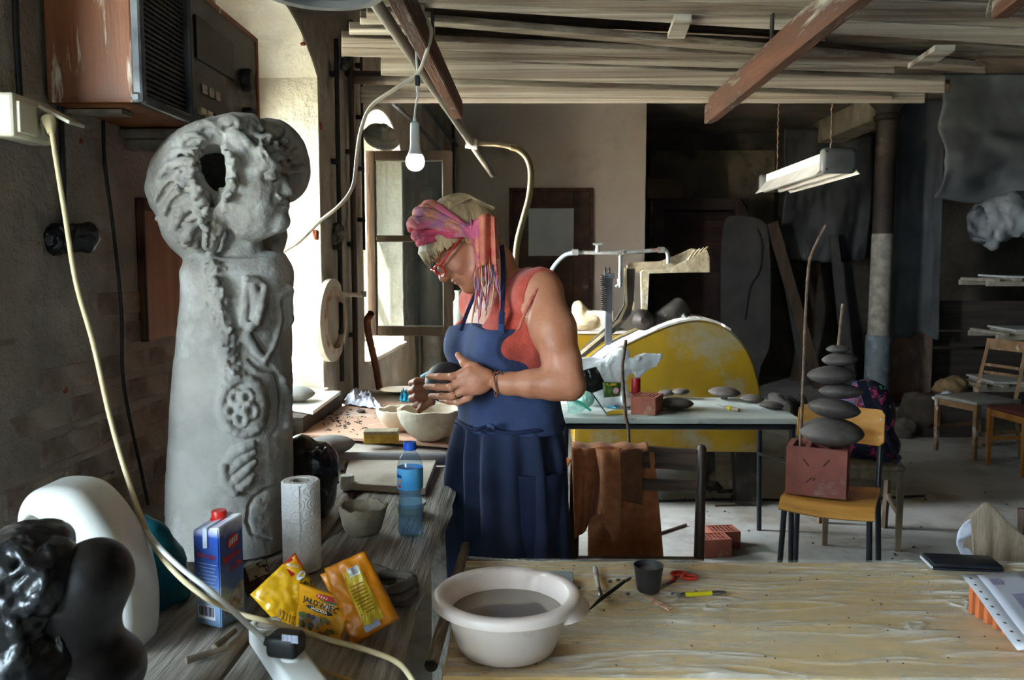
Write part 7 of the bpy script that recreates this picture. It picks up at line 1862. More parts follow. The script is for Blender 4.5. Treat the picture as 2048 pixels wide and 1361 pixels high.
# cup
c = at(1299, 1188, z=TT); c.y += .02
cu = thing('slip_cup', 'small black plastic cup of grey slip on the front table', 'cup', loc=(c.x, c.y, TT))
cupm = M('slip_splashed_black', '#2b2928', '#3b3735', rough=.4, scale=12, bump=.2, c3='#8d8a86', s3=18, lo3=.64, hi3=.72)
g = G(); g.lathe([(.001, 0), (.024, 0), (.026, .003), (.0335, .058), (.0345, .060), (.0325, .060), (.0245, .006), (.001, .005)], n=40, caps=False, fn=lambda a, r, z: (r + (.004 if (z > .05 and abs(a - R(255)) < .16) else 0), z)); obj('cup', g, cupm, cu, smooth=40)
g = G(); g.lathe([(.001, .046), (.0305, .046), (.030, .044), (.001, .044)], n=36, caps=False); obj('slip', g, M('grey_slip', '#7d7975', '#6b6763', rough=.12, scale=8, bump=.1), cu, smooth=40)
# scissors
sz = TT + .006
scs = thing('scissors', 'small scissors with red handles beside the black cup', 'scissors', loc=at(1360, 1155, z=TT))
redh = M('red_handle', '#d0341f', '#bb2a18', rough=.35, bump=0)
for (px, py, a0) in ((1357, 1148, .2), (1378, 1155, -.2)):
    cc = at(px, py, z=sz); n = 26
    g = G(); g.tube([cc + Vector((.0165 * math.cos(t) * math.cos(a0) - .012 * math.sin(t) * math.sin(a0), .0165 * math.cos(t) * math.sin(a0) + .012 * math.sin(t) * math.cos(a0), 0)) for t in [2 * math.pi * i / n for i in range(n + 1)]], .0040, 8, caps=False); obj('handle_loop', g, redh, scs, w=True, smooth=True)
g = G(); g.tube([at(1352, 1156, z=sz), at(1345, 1162, z=sz), at(1337, 1166, z=sz)], [.005, .0045, .003], 8); obj('shank', g, redh, scs, w=True, smooth=True)
for (a, b) in (((1352, 1158), (1316, 1176)), ((1350, 1163), (1318, 1180))):
    p, q = at(*a, z=sz), at(*b, z=sz); d = (q - p).normalized(); sd = Vector((-d.y, d.x, 0)) * .0035
    g = G(); g.hexa([p - sd - Vector((0, 0, .001)), q - sd * .2 - Vector((0, 0, .001)), q + sd * .2 - Vector((0, 0, .001)), p + sd - Vector((0, 0, .001)), p - sd + Vector((0, 0, .001)), q - sd * .2 + Vector((0, 0, .001)), q + sd * .2 + Vector((0, 0, .001)), p + sd + Vector((0, 0, .001))]); obj('blade', g, M('dull_blade', '#5d5b58', rough=.35, metal=.8, bump=0), scs, w=True)
# loop tool
lt = thing('loop_tool', 'yellow-handled trimming loop tool on the front table', 'tool', loc=at(1395, 1188, z=TT))
g = G(); g.tube([at(1368, 1190, z=sz), at(1395, 1189, z=sz), at(1424, 1187, z=sz)], .0055, 10); obj('handle', g, M('yellow_grip', '#cfc01c', '#bdae14', rough=.4, bump=0), lt, w=True, smooth=50)
g = G(); g.tube([at(1360, 1191, z=sz), at(1369, 1190, z=sz)], [.004, .0058], 10); obj('ferrule', g, M('tool_steel', '#8f8f90', rough=.3, metal=.9, bump=0), lt, w=True, smooth=50)
g = G(); g.tube([at(1423, 1187, z=sz), at(1436, 1186, z=sz), at(1452, 1185, z=sz)], [.0058, .005, .0015], 10); obj('ferrule', g, M('tool_steel', '#8f8f90'), lt, w=True, smooth=50)
cc = at(1352, 1189, z=sz); g = G(); g.tube([cc + Vector((.0095 * math.cos(t), .008 * math.sin(t), 0)) for t in [2 * math.pi * i / 22 for i in range(23)]], .0018, 6, caps=False); obj('wire_loop', g, M('tool_steel', '#8f8f90'), lt, w=True, smooth=True)
# painted brush handle, black needle tool, wooden chip
tt_ = thing('brush_tool', 'slip-covered pale brush handle pointing away on the front table', 'tool', loc=at(1196, 1165, z=TT))
g = G(); g.tube(spline([at(1189, 1134, z=sz), at(1192, 1148, z=sz), at(1195, 1165, z=sz), at(1198, 1180, z=sz)], 4), [.004, .0055, .0065, .0065, .0065, .006, .006, .0055, .005, .005, .005, .0045, .004], 10); obj('handle', g, M('painted_handle', '#b9b5ae', '#a2706c', rough=.5, scale=40, bump=.2, lo=.5, hi=.65), tt_, w=True, smooth=True)
g = G(); g.tube([at(1198, 1178, z=sz), at(1201, 1190, z=sz), at(1202, 1198, z=sz)], [.0048, .006, .004], 10); obj('ferrule', g, M('tool_steel', '#8f8f90'), tt_, w=True, smooth=True)
nt_ = thing('needle_tool', 'thin black pointed modelling tool lying diagonally', 'tool', loc=at(1215, 1190, z=TT))
g = G(); g.tube([at(1178, 1221, z=sz), at(1198, 1202, z=sz), at(1238, 1172, z=sz), at(1250, 1163, z=sz)], [.0015, .0042, .0045, .0035], 8); obj('handle', g, blackp, nt_, w=True, smooth=50)
g = G(); g.tube([at(1249, 1164, z=sz), at(1258, 1159, z=sz), at(1262, 1156, z=sz)], [.0032, .0042, .002], 8); obj('tip', g, M('brown_tip', '#5c5046', rough=.5, bump=0), nt_, w=True, smooth=50)
q = [at(1291, 1199, z=TT + .003), at(1300, 1197, z=TT + .003), at(1344, 1219, z=TT + .003), at(1338, 1223, z=TT + .003)]
g = G(); g.hexa(q + [v + Vector((0, 0, .003)) for v in q]); bmesh.ops.recalc_face_normals(g.bm, faces=g.bm.faces[:]); tag(obj('wood_chip', g, M('spotted_wood_chip', '#d2b49a', '#a8735c', rough=.7, scale=70, bump=.1)), 'small speckled wooden rib lying below the cup', 'tool')
for (px, py, r, lab) in ((1220, 1165, .006, 'dark clay crumb left of the needle tool tip'), (1236, 1162, .0055, 'dark clay crumb beside the needle tool tip'), (1256, 1190, .005, 'flat grey clay crumb between needle tool and cup'), (1157, 1178, .004, 'tiny clay crumb beside the slate tile')):
    c = at(px, py, z=TT); s = SDF(np.array(c) - .015, np.array(c) + .015, .0011); s.ell(c + Vector((0, 0, .002)), (r, r * .8, .003), None, .001); me = s.mesh(); displace(me, .0008, 300, int(px)); tag(obj('clay_crumb', me, clay, smooth=True), lab, 'clay crumb')
# crumbs all over the film
g = G()
for k in range(150):
    x, y = random.uniform(TX0 + .05, TX1 - .3), random.uniform(TY0 + .03, TY1 - .03); r = random.choice((.0008, .0012, .002, .0028))
    g.box((x, y, TZ + .007), (r * random.uniform(1, 2.5), r, .001), rot=(0, 0, random.uniform(0, 3)))
tag(obj('clay_crumbs', g, M('dark_shavings', '#2d2622')), 'scattered dark clay crumbs over the plastic film', 'crumbs', kind='stuff')
# pipe leaning between bench and table
g = G(); a, b = at(932, 1092, y=2.30), at(862, 1332, y=1.50); d = (a - b)
g.tube([a, b], .0125, 14, caps=False); g.tube([a, b], .0095, 14, caps=False); bmesh.ops.recalc_face_normals(g.bm, faces=g.bm.faces[:]); tag(obj('cardboard_tube', g, M('beige_tube', '#a89a86', '#8d806c', rough=.8, scale=8, bump=.1), smooth=50), 'long beige tube lying in the gap between bench and table', 'tube')

# hollow terracotta block with slots, document sleeve, phone case, draped chair at right
def slot_brick(w, d, h, n, mat, t):
    g = G(); g.box((0, .012, h / 2), (w, d - .024, h))
    obj('core', g, mat, t)
    for k in range(n + 1):
        g = G(); x = -w / 2 + w * k / n; g.box((min(max(x, -w / 2 + .006), w / 2 - .006), -d / 2 + .014, h / 2), (.011, .028, h), bev=.0015, seg=1); obj('rib', g, mat, t)
terra = M('orange_terracotta', '#c26a3a', '#ad5a2e', rough=.9, scale=14, bump=.35, bscale=60)
A0, A1 = at(1935, 1226, z=TT), at(2068, 1312, z=TT); d = A1 - A0; rzb = math.atan2(d.y, d.x); wB = .28
tb_ = thing('slotted_brick', 'orange terracotta brick with open slots at the right table edge', 'brick', loc=(A0 + d.normalized() * wB / 2 + Vector((-d.y, d.x, 0)).normalized() * .06).to_tuple()[:2] + (TT,), rz=rzb)
slot_brick(wB, .12, .064, 10, terra, tb_)
zsv = TT + .068
q = [at(1922, 1150, z=zsv), at(1990, 1146, z=zsv), at(2100, 1270, z=zsv), at(2035, 1300, z=zsv)]
dsv = thing('document_sleeve', 'clear punched sleeve holding a printed sheet on the slotted brick', 'document', loc=(q[0] + q[2]) / 2)
e1 = (q[3] - q[0]); e2 = (q[1] - q[0])
g = G(); g.sheet(lambda u, v: q[0] + e1 * u + e2 * (v * 1.9) + Vector((0, 0, .002 * math.sin(u * 6))), 12, 6, thick=.0008); obj('sleeve', g, M('sleeve_film', '#c9c9cc', '#b9bac0', rough=.2, bump=.05), dsv, w=True, smooth=True)
g = G(); g.sheet(lambda u, v: q[0] + e1 * (.03 + .94 * u) + e2 * (.42 + v * 1.4) + Vector((0, 0, .0014 + .002 * math.sin(u * 6))), 12, 6, thick=.0005); obj('paper', g, M('paper_white', '#c6c8d2', '#b9bbc6', rough=.5, bump=0), dsv, w=True, smooth=True)
for k in range(9):
    c = q[0] + e1 * (.08 + .105 * k) + e2 * .16 + Vector((0, 0, .0022)); g = G(); g.box(c, (.006, .0045, .0006), rot=(0, 0, rzb)); obj('punch_hole', g, M('hole_dark', '#3a2a22', rough=1, bump=0), dsv, w=True)
for (u, v, su, sv) in ((.12, .62, .10, .3), (.36, .9, .2, .6), (.62, .95, .2, .5)):
    g = G(); g.sheet(lambda a, b: q[0] + e1 * (u + su * a) + e2 * (v + sv * b) + Vector((0, 0, .0026 + .002 * math.sin((u + su * a) * 6))), 5, 4); obj('print_patch', g, M('faded_print', '#9a97b5', '#8a8aa2', rough=.5, scale=40, bump=0), dsv, w=True)
a = at(1930, 1138, z=TT)
ph = thing('wallet_case', 'flat black folding phone case near the far table edge', 'phone case', loc=(a.x, a.y + .015, TT), rz=R(-6))
for k, (z, t_) in enumerate(((.0045, .007), (.0135, .009))):
    g = G(); g.box((0, 0, z), (.165 - .006 * k, .080, t_), bev=.003, seg=2); obj(('lower_cover', 'upper_cover')[k], g, M('black_leatherette', '#16181d', '#1f2228', rough=.35, scale=30, bump=.1), ph, smooth=40)
g = G(); g.box((-.0835, 0, .008), (.004, .078, .006)); obj('page_edge', g, M('sleeve_film', '#c9c9cc'), ph)
# draped chair just beyond the table
dc = thing('draped_chair', 'chair back covered with a beige linen cloth at the right edge', 'chair', loc=(1.62, 2.42, 0))
for x in (1.42, 1.82):
    g = G(); g.tube([(x, 2.36, 0), (x, 2.36, .45), (x, 2.40, .80)], .018, 8); obj('leg', g, woodA, dc, w=True)
    g = G(); g.tube([(x, 2.75, 0), (x, 2.75, .45)], .018, 8); obj('leg', g, woodA, dc, w=True)
g = G(); g.box((1.62, 2.55, .45), (.44, .44, .03), bev=.006); obj('seat', g, woodA, dc, w=True)
g = G(); g.box((1.62, 2.40, .76), (.40, .02, .09), bev=.006); obj('top_rail', g, woodA, dc, w=True)
lc = thing('linen_cloth', 'beige linen cloth with white lining thrown over the right chair back', 'cloth', loc=(1.5, 2.38, .55))
tops = [(1913, 1076), (1935, 1030), (1964, 1002), (1988, 1018), (2015, 1048), (2050, 1072), (2110, 1090), (2180, 1095)]
tpts = spline([at(a, b, y=2.34) for a, b in tops[1:]], 6)
def cl(u, v, dy=0.0):
    i = u * (len(tpts) - 1); k = min(int(i), len(tpts) - 2); p = tpts[k].lerp(tpts[k + 1], i - k)
    zz = p.z - v * (p.z - .56)
    return (p.x - .0 * v + .02 * v * (1 - u), p.y - .015 - .02 * v + .010 * math.sin(u * 26 + v * 2) * v, zz)
g = G(); g.sheet(cl, 60, 26, thick=.003); obj('linen', g, M('beige_linen', '#9c8a76', '#877662', rough=.95, scale=60, bump=.5, bscale=260, stretch=(3, 3, .4)), lc, w=True, smooth=True)
g = G(); g.sheet(lambda u, v: (cl(u, v)[0], cl(u, v)[1] + .045 + .01 * v, cl(u, v)[2] - .035), 30, 14, thick=.003); obj('back_fall', g, M('beige_linen', '#9c8a76'), lc, w=True, smooth=True)
lin_pts = [at(a, b, y=2.36) for a, b in ((1937, 1040), (1915, 1068), (1912, 1085), (1926, 1118), (1932, 1150))]
lp = spline(lin_pts, 5)
g = G(); g.sheet(lambda u, v: lp[int(round(v * (len(lp) - 1)))].lerp(lp[int(round(v * (len(lp) - 1)))] + Vector((.06, .01, 0)), u) + Vector((0, .006 * math.sin(v * 12 + u * 3), 0)), 8, len(lp), thick=.002); obj('white_lining', g, M('white_lining', '#c9cbd6', '#b9bbc8', rough=.9, scale=30, bump=.2), lc, w=True, smooth=True)

# ================================================================== things on the second table
T2 = .7505
def t2p(px, py): return at(px, py, z=T2)
# perforated bricks
def perf_brick(label, loc, rz, w, d, h, nx, ny, mat, holes_z=True):
    t = thing('perforated_brick', label, 'brick', loc=loc, rz=rz)
    g = G(); wt = .012
    g.box((0, -d / 2 + wt / 2, h / 2), (w, wt, h), bev=.002, seg=1); g.box((0, d / 2 - wt / 2, h / 2), (w, wt, h), bev=.002, seg=1); g.box((-w / 2 + wt / 2, 0, h / 2), (wt, d - 2 * wt, h), bev=.002, seg=1); g.box((w / 2 - wt / 2, 0, h / 2), (wt, d - 2 * wt, h), bev=.002, seg=1)
    g.box((0, 0, h * .35), (w - wt, d - wt, h * .5))
    for i in range(1, nx): g.box((-w / 2 + w * i / nx, 0, h / 2 - .001), (.008, d - wt, h - .002))
    for j in range(1, ny): g.box((0, -d / 2 + d * j / ny, h / 2 - .0015), (w - wt, .008, h - .003))
    obj('fired_clay', g, mat, t); return t
brk = M('dusty_red_brick', '#a4604e', '#8d4f40', rough=.9, scale=12, bump=.4, bscale=60, c3='#c0a090', s3=6, lo3=.58, hi3=.75)
p = t2p(1300, 832)
perf_brick('perforated red brick standing on the pale table by the white bag', (p.x, p.y + .10, T2), R(-22), .125, .17, .088, 8, 3, brk)
p = at(1432, 1116, z=0)
perf_brick('perforated brick on the floor, its top full of small holes, near end', (p.x, p.y + .055, 0), R(8), .15, .12, .095, 7, 5, brk)
perf_brick('second perforated brick on the floor set just behind the first', (p.x + .075, p.y + .185, 0), R(8), .15, .125, .095, 7, 5, brk)
def tlens(px, py, wpx, hpx, lab, sd, dz=0.0):
    c = t2p(px, py + hpx * .5); r = wpx / 2 / FPX * c.y; h = hpx / 2 / FPX * c.y * .8
    o = obj('clay_disc', lens_mesh(r, h, seed=sd), clay, smooth=50, recenter=False); o.location = (c.x, c.y + .02, T2 + h + .002 + dz); o.rotation_euler = (R(3), R(sd % 5 - 2), sd); tag(o, lab, 'clay disc')
tlens(1352, 806, 73, 30, 'wide dark clay disc right of the perforated brick on the table', 41)
tlens(1334, 789, 34, 16, 'small dark clay disc just behind the perforated brick', 42, .006)
tlens(1363, 791, 34, 16, 'small clay disc leaning behind the wide disc on the table', 43, .02)
tlens(1450, 789, 64, 24, 'large clay disc raised on a stub in the middle of the pale table', 44, .014)
g = G(); c = t2p(1450, 800); g.lathe([(.001, 0), (.018, 0), (.022, .016), (.001, .016)], (c.x, c.y + .02, T2), 20); tag(obj('clay_stub', g, clay, smooth=40), 'round clay stub under the large disc on the pale table', 'clay piece')
tlens(1506, 797, 48, 19, 'medium clay disc second from the right end of the pale table', 45)
tlens(1544, 811, 50, 18, 'rightmost clay disc at the corner of the pale table', 46)
kn_ = thing('clay_knife', 'potter\'s knife with yellow tape on its wooden handle', 'knife', loc=t2p(1456, 816))
g = G(); g.tube([at(1451, 815, z=T2 + .01), at(1466, 818, z=T2 + .01), at(1478, 821, z=T2 + .01)], [.009, .011, .009], 10); obj('handle', g, M('pale_handle', '#b09a80', '#98836a', rough=.6, bump=.05), kn_, w=True, smooth=50)
g = G(); g.tube([at(1457, 816, z=T2 + .01), at(1464, 818, z=T2 + .01)], .0122, 10); obj('tape', g, M('yellow_grip', '#cfc01c'), kn_, w=True, smooth=50)
g = G(); a, b = at(1434, 809, z=T2 + .008), at(1452, 815, z=T2 + .008); g.hexa([a, b - Vector((0, .006, 0)), b + Vector((0, .006, 0)), a + Vector((0, .002, 0))] + [v + Vector((0, 0, .002)) for v in (a, b - Vector((0, .006, 0)), b + Vector((0, .006, 0)), a + Vector((0, .002, 0)))]); obj('blade', g, M('dull_blade', '#5d5b58'), kn_, w=True)
# white carrier bag
s = SDF((.22, 4.28, T2 + .002), (.80, 4.66, 1.14), .005)
wb_ = [((1208, 775), (.11, .085, .085)), ((1215, 745), (.085, .075, .075)), ((1190, 740), (.075, .07, .06)), ((1240, 735), (.06, .06, .075)), ((1225, 790), (.09, .075, .06)), ((1270, 730), (.07, .04, .03)), ((1300, 722), (.05, .02, .025)), ((1165, 730), (.06, .06, .035)), ((1252, 800), (.045, .05, .055))]
for (pp, rr) in wb_: s.ell(at(*pp, y=4.46 if pp[0] != 1252 else 4.36), rr, (0, R(-12), 0), .03)
s.poly(o2([(1265, 722), (1290, 706), (1322, 710), (1316, 735), (1300, 740), (1270, 765)], 4.44), 4.44, .02, rad=.006, k=.02)
s.ell(at(1185, 790, y=4.44), (.09, .07, .06), None, .03); s.ell(at(1235, 712, y=4.47), (.06, .06, .04), (0, R(-20), 0), .02)
s.cut(lambda X, Y, Z: (T2 + .004 - Z + 0 * X + 0 * Y).astype('f4'))
for k in range(30):
    x0, y0_ = random.uniform(1170, 1290), random.uniform(700, 790); p0 = s.hit(x0, y0_, 4.3, 4.6); p1 = s.hit(x0 + random.uniform(-30, 30), y0_ + random.uniform(15, 45), 4.3, 4.6)
    if p0 and p1: s.cone(p0, p1, .006, .003, k=.008)
me = s.mesh(); displace(me, .026, 9, 9, 3); displace(me, .008, 26, 19, 2); tag(obj('carrier_bag', me, M('white_bag_film', '#dfe3e4', '#cfd5d8', rough=.4, scale=5, bump=.15, bscale=20, transl=.25), smooth=True), 'crumpled white plastic carrier bag on the pale table', 'bag')
def t2box(name, a, b, y, dep, mat, label, cat, rot=0.0):
    p, q = at(*a, y=y), at(*b, y=y); g = G(); g.box((0, 0, 0), (abs(q.x - p.x), dep, abs(p.z - q.z)), bev=.004); me = _mesh_of(g); o = obj(name, me, mat, recenter=False); o.location = ((p.x + q.x) / 2, y, (p.z + q.z) / 2); o.rotation_euler = (0, rot, 0); return tag(o, label, cat)
t, S = packet('foil_packet', (at(1162, 742, y=4.32), at(1192, 734, y=4.33), at(1216, 775, y=4.30), at(1165, 795, y=4.28)), 'black foil packet leaning on the white bag beside the woman\'s elbow', blackbag, .012, .006, 51)
t, S = packet('seed_packet', (at(1205, 764, y=4.28), at(1242, 765, y=4.29), at(1240, 793, y=4.27), at(1208, 796, y=4.26)), 'green flower-printed packet lying against the white bag', M('flower_print', '#2f4a22', '#54702f', rough=.4, scale=30, bump=.1, c3='#b884a0', s3=22, lo3=.58, hi3=.64), .010, .004, 52)
onp(t, S, quadm(outline=ellip), 'flower_print', M('pink_flower', '#c9a0b8', rough=.5, bump=0), .72, .62, .34, .42); onp(t, S, quadm(outline=ellip), 'yellow_print', M('yellow_print', '#b8a022', rough=.5, bump=0), .45, .16, .6, .2)
a, b = at(1263, 788, y=4.40), at(1281, 757, y=4.40); g = G(); cx_ = (a.x + b.x) / 2; g.lathe([(.001, 0), (.023, 0), (.0235, .003), (.0235, b.z - T2 - .003), (.022, b.z - T2), (.001, b.z - T2)], (cx_, 4.40, T2 + .001), 28)
cn = thing('red_can', 'red can standing between the white bag and the brick', 'can', loc=(cx_, 4.40, T2)); obj('body', g, M('red_can_paint', '#b01f2a', '#9c1822', rough=.35, bump=0), cn, w=True, smooth=40)
g = G(); g.lathe([(.0238, .045), (.0238, .07)], (cx_, 4.40, T2), 28, caps=False); obj('print_band', g, M('red_band_print', '#c9505a', '#b01f2a', rough=.4, scale=90, bump=0), cn, w=True, smooth=40)
s = SDF((.20, 4.10, T2 + .001), (.42, 4.34, .92), .004)
s.ell(at(1150, 812, y=4.18), (.055, .05, .03), None, .01); s.ell(at(1172, 800, y=4.2), (.04, .04, .045), (0, R(30), 0), .01); s.cut(lambda X, Y, Z: (T2 + .003 - Z + 0 * X + 0 * Y).astype('f4')); me = s.mesh(); displace(me, .012, 30, 7)
zb = thing('zip_bag', 'clear zip bag with a mint green slider on the pale table corner', 'bag', loc=at(1155, 822, z=T2)); obj('film', me, M('mint_film', '#b9d8d0', '#a4cfc4', rough=.25, scale=10, bump=.2, transl=.3), zb, w=True, smooth=True)
g = G(); g.tube([at(1138, 797, y=4.12), at(1160, 806, y=4.12), at(1182, 822, y=4.12)], .006, 8); obj('zip_strip', g, M('mint_green', '#3fb89a', rough=.4, bump=0), zb, w=True, smooth=50)
ys_ = thing('folding_case', 'open yellow and black folding case on the pale table', 'case', loc=at(1215, 830, z=T2))
q = [at(1185, 793, y=4.18), at(1190, 791, y=4.20), at(1216, 830, y=4.20), at(1212, 831, y=4.16)]
g = G(); g.sheet(lambda u, v: at(1186, 792, y=4.22).lerp(at(1213, 831, y=4.14), v) + Vector((.0, .06 * u, .0)), 4, 8, thick=.006); obj('upper_leaf', g, M('black_leatherette', '#16181d'), ys_, w=True)
g = G(); g.sheet(lambda u, v: at(1213, 831, z=T2 + .004).lerp(at(1250, 829, z=T2 + .004), v) + Vector((0, .06 * u, .012 * math.sin(v * 2.2) * u)), 5, 8, thick=.003); obj('lower_leaf', g, M('dull_yellow', '#b39a20', '#9c8416', rough=.5, bump=0), ys_, w=True)
for (a, b, m_, lab, nm) in (((1208, 806), (1232, 812), '#5a2f86', 'purple felt pen on the pale table', 'felt_pen'), ((1216, 813), (1232, 816), '#2f9fc9', 'sky-blue felt pen on the pale table', 'felt_pen'), ((1255, 818), (1268, 808), '#2a7f8c', 'dark teal felt pen beside the perforated brick', 'felt_pen')):
    g = G(); g.tube([at(*a, z=T2 + .006), at(*b, z=T2 + .006)], .0055, 8); tag(obj(nm, g, M('pen_' + m_[1:], m_, rough=.4, bump=0), smooth=50), lab, 'pen')
# backpack on the stool
bp_ = thing('backpack', 'dark backpack with bright flowered sides on the grey stool', 'backpack', loc=(1.80, 4.58, .465))
s = SDF((1.50, 4.36, .462), (2.10, 4.85, 1.06), .006)
bpc = at(1725, 850, y=4.58)
s.ell(at(1728, 840, y=4.60), (.16, .13, .22), (0, R(8), 0), .03); s.ell(at(1735, 890, y=4.58), (.17, .13, .12), None, .03); s.cut(lambda X, Y, Z: (.467 - Z + 0 * X + 0 * Y).astype('f4'))
me = s.mesh(); displace(me, .008, 10, 3)
flo = M('flower_fabric', '#16182a', '#1d2038', rough=.8, scale=12, bump=.2, c3='#b02f6a', s3=20, lo3=.56, hi3=.60)
obj('bag_body', me, flo, bp_, w=True, smooth=True)
for k in range(46):
    a = random.uniform(0, 1); px = random.choice((random.uniform(1702, 1722), random.uniform(1752, 1785))); py = random.uniform(765, 870)
    p = s.hit(px, py, 4.38, 4.75)
    if p is None: continue
    g = G(); n = 7; g.prism([((.010 if i % 2 else .006) * math.cos(math.pi * i / n * 2), (.010 if i % 2 else .006) * math.sin(math.pi * i / n * 2)) for i in range(n)], -.002, .002, axis='y', c=p); obj('flower_patch', g, M('patch_%d' % (k % 5), ('#b8326e', '#3a62b8', '#b84a2a', '#7a3a9c', '#3f8a5a')[k % 5], rough=.8, bump=0), bp_, w=True)
def ribbon(pts, wd, mat, parent, name):
    q = spline(pts, 6); n = len(q)
    g = G(); g.sheet(lambda u, v: q[int(round(u * (n - 1)))] + Vector((wd * (v - .5), 0, 0)), n, 3, thick=.006); obj(name, g, mat, parent, w=True, smooth=40)
navyw = M('navy_webbing', '#14172a', '#1c2038', rough=.7, scale=30, bump=.2)
ribbon([at(1722, 762, y=4.42), at(1735, 800, y=4.40), at(1748, 850, y=4.40), at(1760, 900, y=4.40), at(1775, 925, y=4.40)], .05, navyw, bp_, 'strap')
ribbon([at(1765, 850, y=4.42), at(1785, 900, y=4.40), at(1800, 915, y=4.39), at(1790, 930, y=4.38), at(1780, 950, y=4.36)], .018, navyw, bp_, 'strap')
# ================================================================== far right of the room
CYL = 8.8
cx = at(1760, 600, y=CYL).x
cl_ = thing('iron_column', 'slender cast-iron column, sooty above and pale below, holding the ceiling', 'column', loc=(cx, CYL, 0))
z1, z2, z3 = at(1760, 470, y=CYL).z, at(1755, 672, y=CYL).z, at(1765, 232, y=CYL).z
soot = M('sooty_iron', '#3a2f28', '#241e1b', rough=.7, scale=5, bump=.3, c3='#5c544c', s3=3)
palei = M('pale_limed_iron', '#9a958a', '#7c776d', rough=.8, scale=14, bump=.4, bscale=40, c3='#6a665e', s3=5)
g = G(); g.lathe([(.10, z1), (.102, z3 - .05), (.13, z3 - .04), (.13, z3), (.105, z3 + .02), (.11, z3 + .06), (.20, z3 + .16), (.20, 3.198), (.001, 3.198)], n=28, caps=False); obj('upper_shaft', g, soot, cl_, smooth=40)
g = G(); g.lathe([(.108, z2 - .02), (.103, z1 + .01)], n=28, caps=False); obj('lower_shaft', g, palei, cl_, smooth=40)
g = G(); g.lathe([(.125, .0), (.125, z2 - .01), (.118, z2 + .01), (.105, z2 + .01)], n=28, caps=False); obj('sleeve', g, M('blue_grey_sleeve', '#6d777c', '#59636a', rough=.6, scale=9, bump=.2, c3='#90969a', s3=8), cl_, smooth=40)
g = G(); g.box((cx, 10.2, 3.06), (.30, 2.7, .26), bev=.01); struct(obj('trim_1', g, M('limed_girder', '#9d927f', '#7d7364', rough=.9, scale=5, bump=.3, c3='#54493d', s3=3)))
# brick pier with hanging sheet
px0, px1 = at(1776, 700, y=9.15).x, at(1866, 700, y=9.15).x
g = G(); g.box(((px0 + px1) / 2, 9.35, 1.6), (px1 - px0, .4, 3.2), bev=.01); struct(obj('wall_pier', g, M('stained_pier', '#8a6250', '#6a5a4c', rough=.95, scale=3, bump=.6, bscale=20, c3='#9a9084', s3=2.5, stretch=(2, 2, .6))))
sheetm = M('dusty_grey_sheet', '#6d7174', '#55595c', rough=.45, scale=3, bump=.3, bscale=9, transl=.15)
def hang(name, x0, x1, zt, zb, y, label, cat, sd, amp=.05, nu=50, nv=40, slope=0.0, curve=0.0, mat=None, thick=.004):
    def f(u, v):
        x = x0 + (x1 - x0) * u + curve * v * v; z = zt + slope * u + (zb - zt - slope * u) * v
        yy = y + amp * n1(u * 2.2 + v, v * 1.8, sd, 1, sd, 2) * (.3 + v) + .25 * amp * n1(u * 7 + 2 * v, v * 5, sd, 1, sd + 1, 2)
        return (x + .02 * n1(u * 3, v * 2.5, 4, 1, sd + 2, 1), yy, z + (.05 * n1(u * 6, 3, 3, 1, sd + 3, 1) if v > .95 else 0))
    g = G(); g.sheet(f, nu, nv, thick=thick); return tag(obj(name, g, mat or sheetm, smooth=True), label, cat)
hang('plastic_sheet', px0 - .02, px1 + .02, 3.18, at(1820, 676, y=9.1).z, 9.10, 'dusty grey sheet hanging down the brick pier beside the column', 'plastic sheet', 61, .025)
hang('plastic_sheet', 3.72, 6.2, 3.19, at(1960, 400, y=7.9).z, 7.9, 'large grey plastic sheet hung from the ceiling at the far right', 'plastic sheet', 63, .22, 70, 50)
hang('plastic_sheet', at(1570, 300, y=10.4).x, at(1745, 300, y=10.4).x, 3.1, at(1650, 520, y=10.4).z, 10.4, 'dark grey sheet hanging behind the fluorescent lamp', 'plastic sheet', 66, .12, mat=M('dark_sheet', '#4a4c4c', '#37393a', rough=.6, scale=3, bump=.3, bscale=9))
# rolled bundle of sheeting
s = SDF((4.0, 7.2, 1.45), (5.8, 8.2, 2.35), .016)
ps_ = [at(1890, 455, y=7.7), at(1930, 450, y=7.7), at(1975, 448, y=7.7), at(2020, 430, y=7.7), at(2080, 415, y=7.7)]
s.chain(ps_, [.07, .14, .17, .19, .2], k=.05)
s.chain([at(1960, 470, y=7.6), at(1985, 490, y=7.6)], [.08, .03], k=.05)
me = s.mesh(); displace(me, .06, 5, 3, 3); displace(me, .02, 16, 6, 2)
tag(obj('sheet_bundle', me, M('bundle_film', '#8b8e90', '#6f7274', rough=.4, scale=5, bump=.3, bscale=12), smooth=True), 'gathered bundle of grey plastic sheeting slung at the right edge', 'plastic bundle')
# dark boarding behind the racks
bw_ = thing('board_partition', 'dark horizontal plank partition at the far right', 'partition', loc=(5.2, 9.4, 0))
for k, (ya, yb_) in enumerate(((878, 782), (775, 700), (693, 665), (660, 602))):
    za, zb_ = at(1950, ya, y=9.4).z, at(1950, yb_, y=9.4).z
    g = G(); g.box((5.35, 9.4 + .02 * (k % 2), (za + zb_) / 2), (1.9, .05, zb_ - za), bev=.006, seg=1); obj('plank', g, M('dark_partition_wood', '#4a423a', '#332d28', rough=.85, scale=4, bump=.5, stretch=(.3, 3, 3)), bw_, w=True)
for x in (4.42, 6.2):
    g = G(); g.box((x, 9.46, 1.05), (.08, .06, 2.1)); obj('post', g, M('dark_partition_wood', '#4a423a'), bw_, w=True)
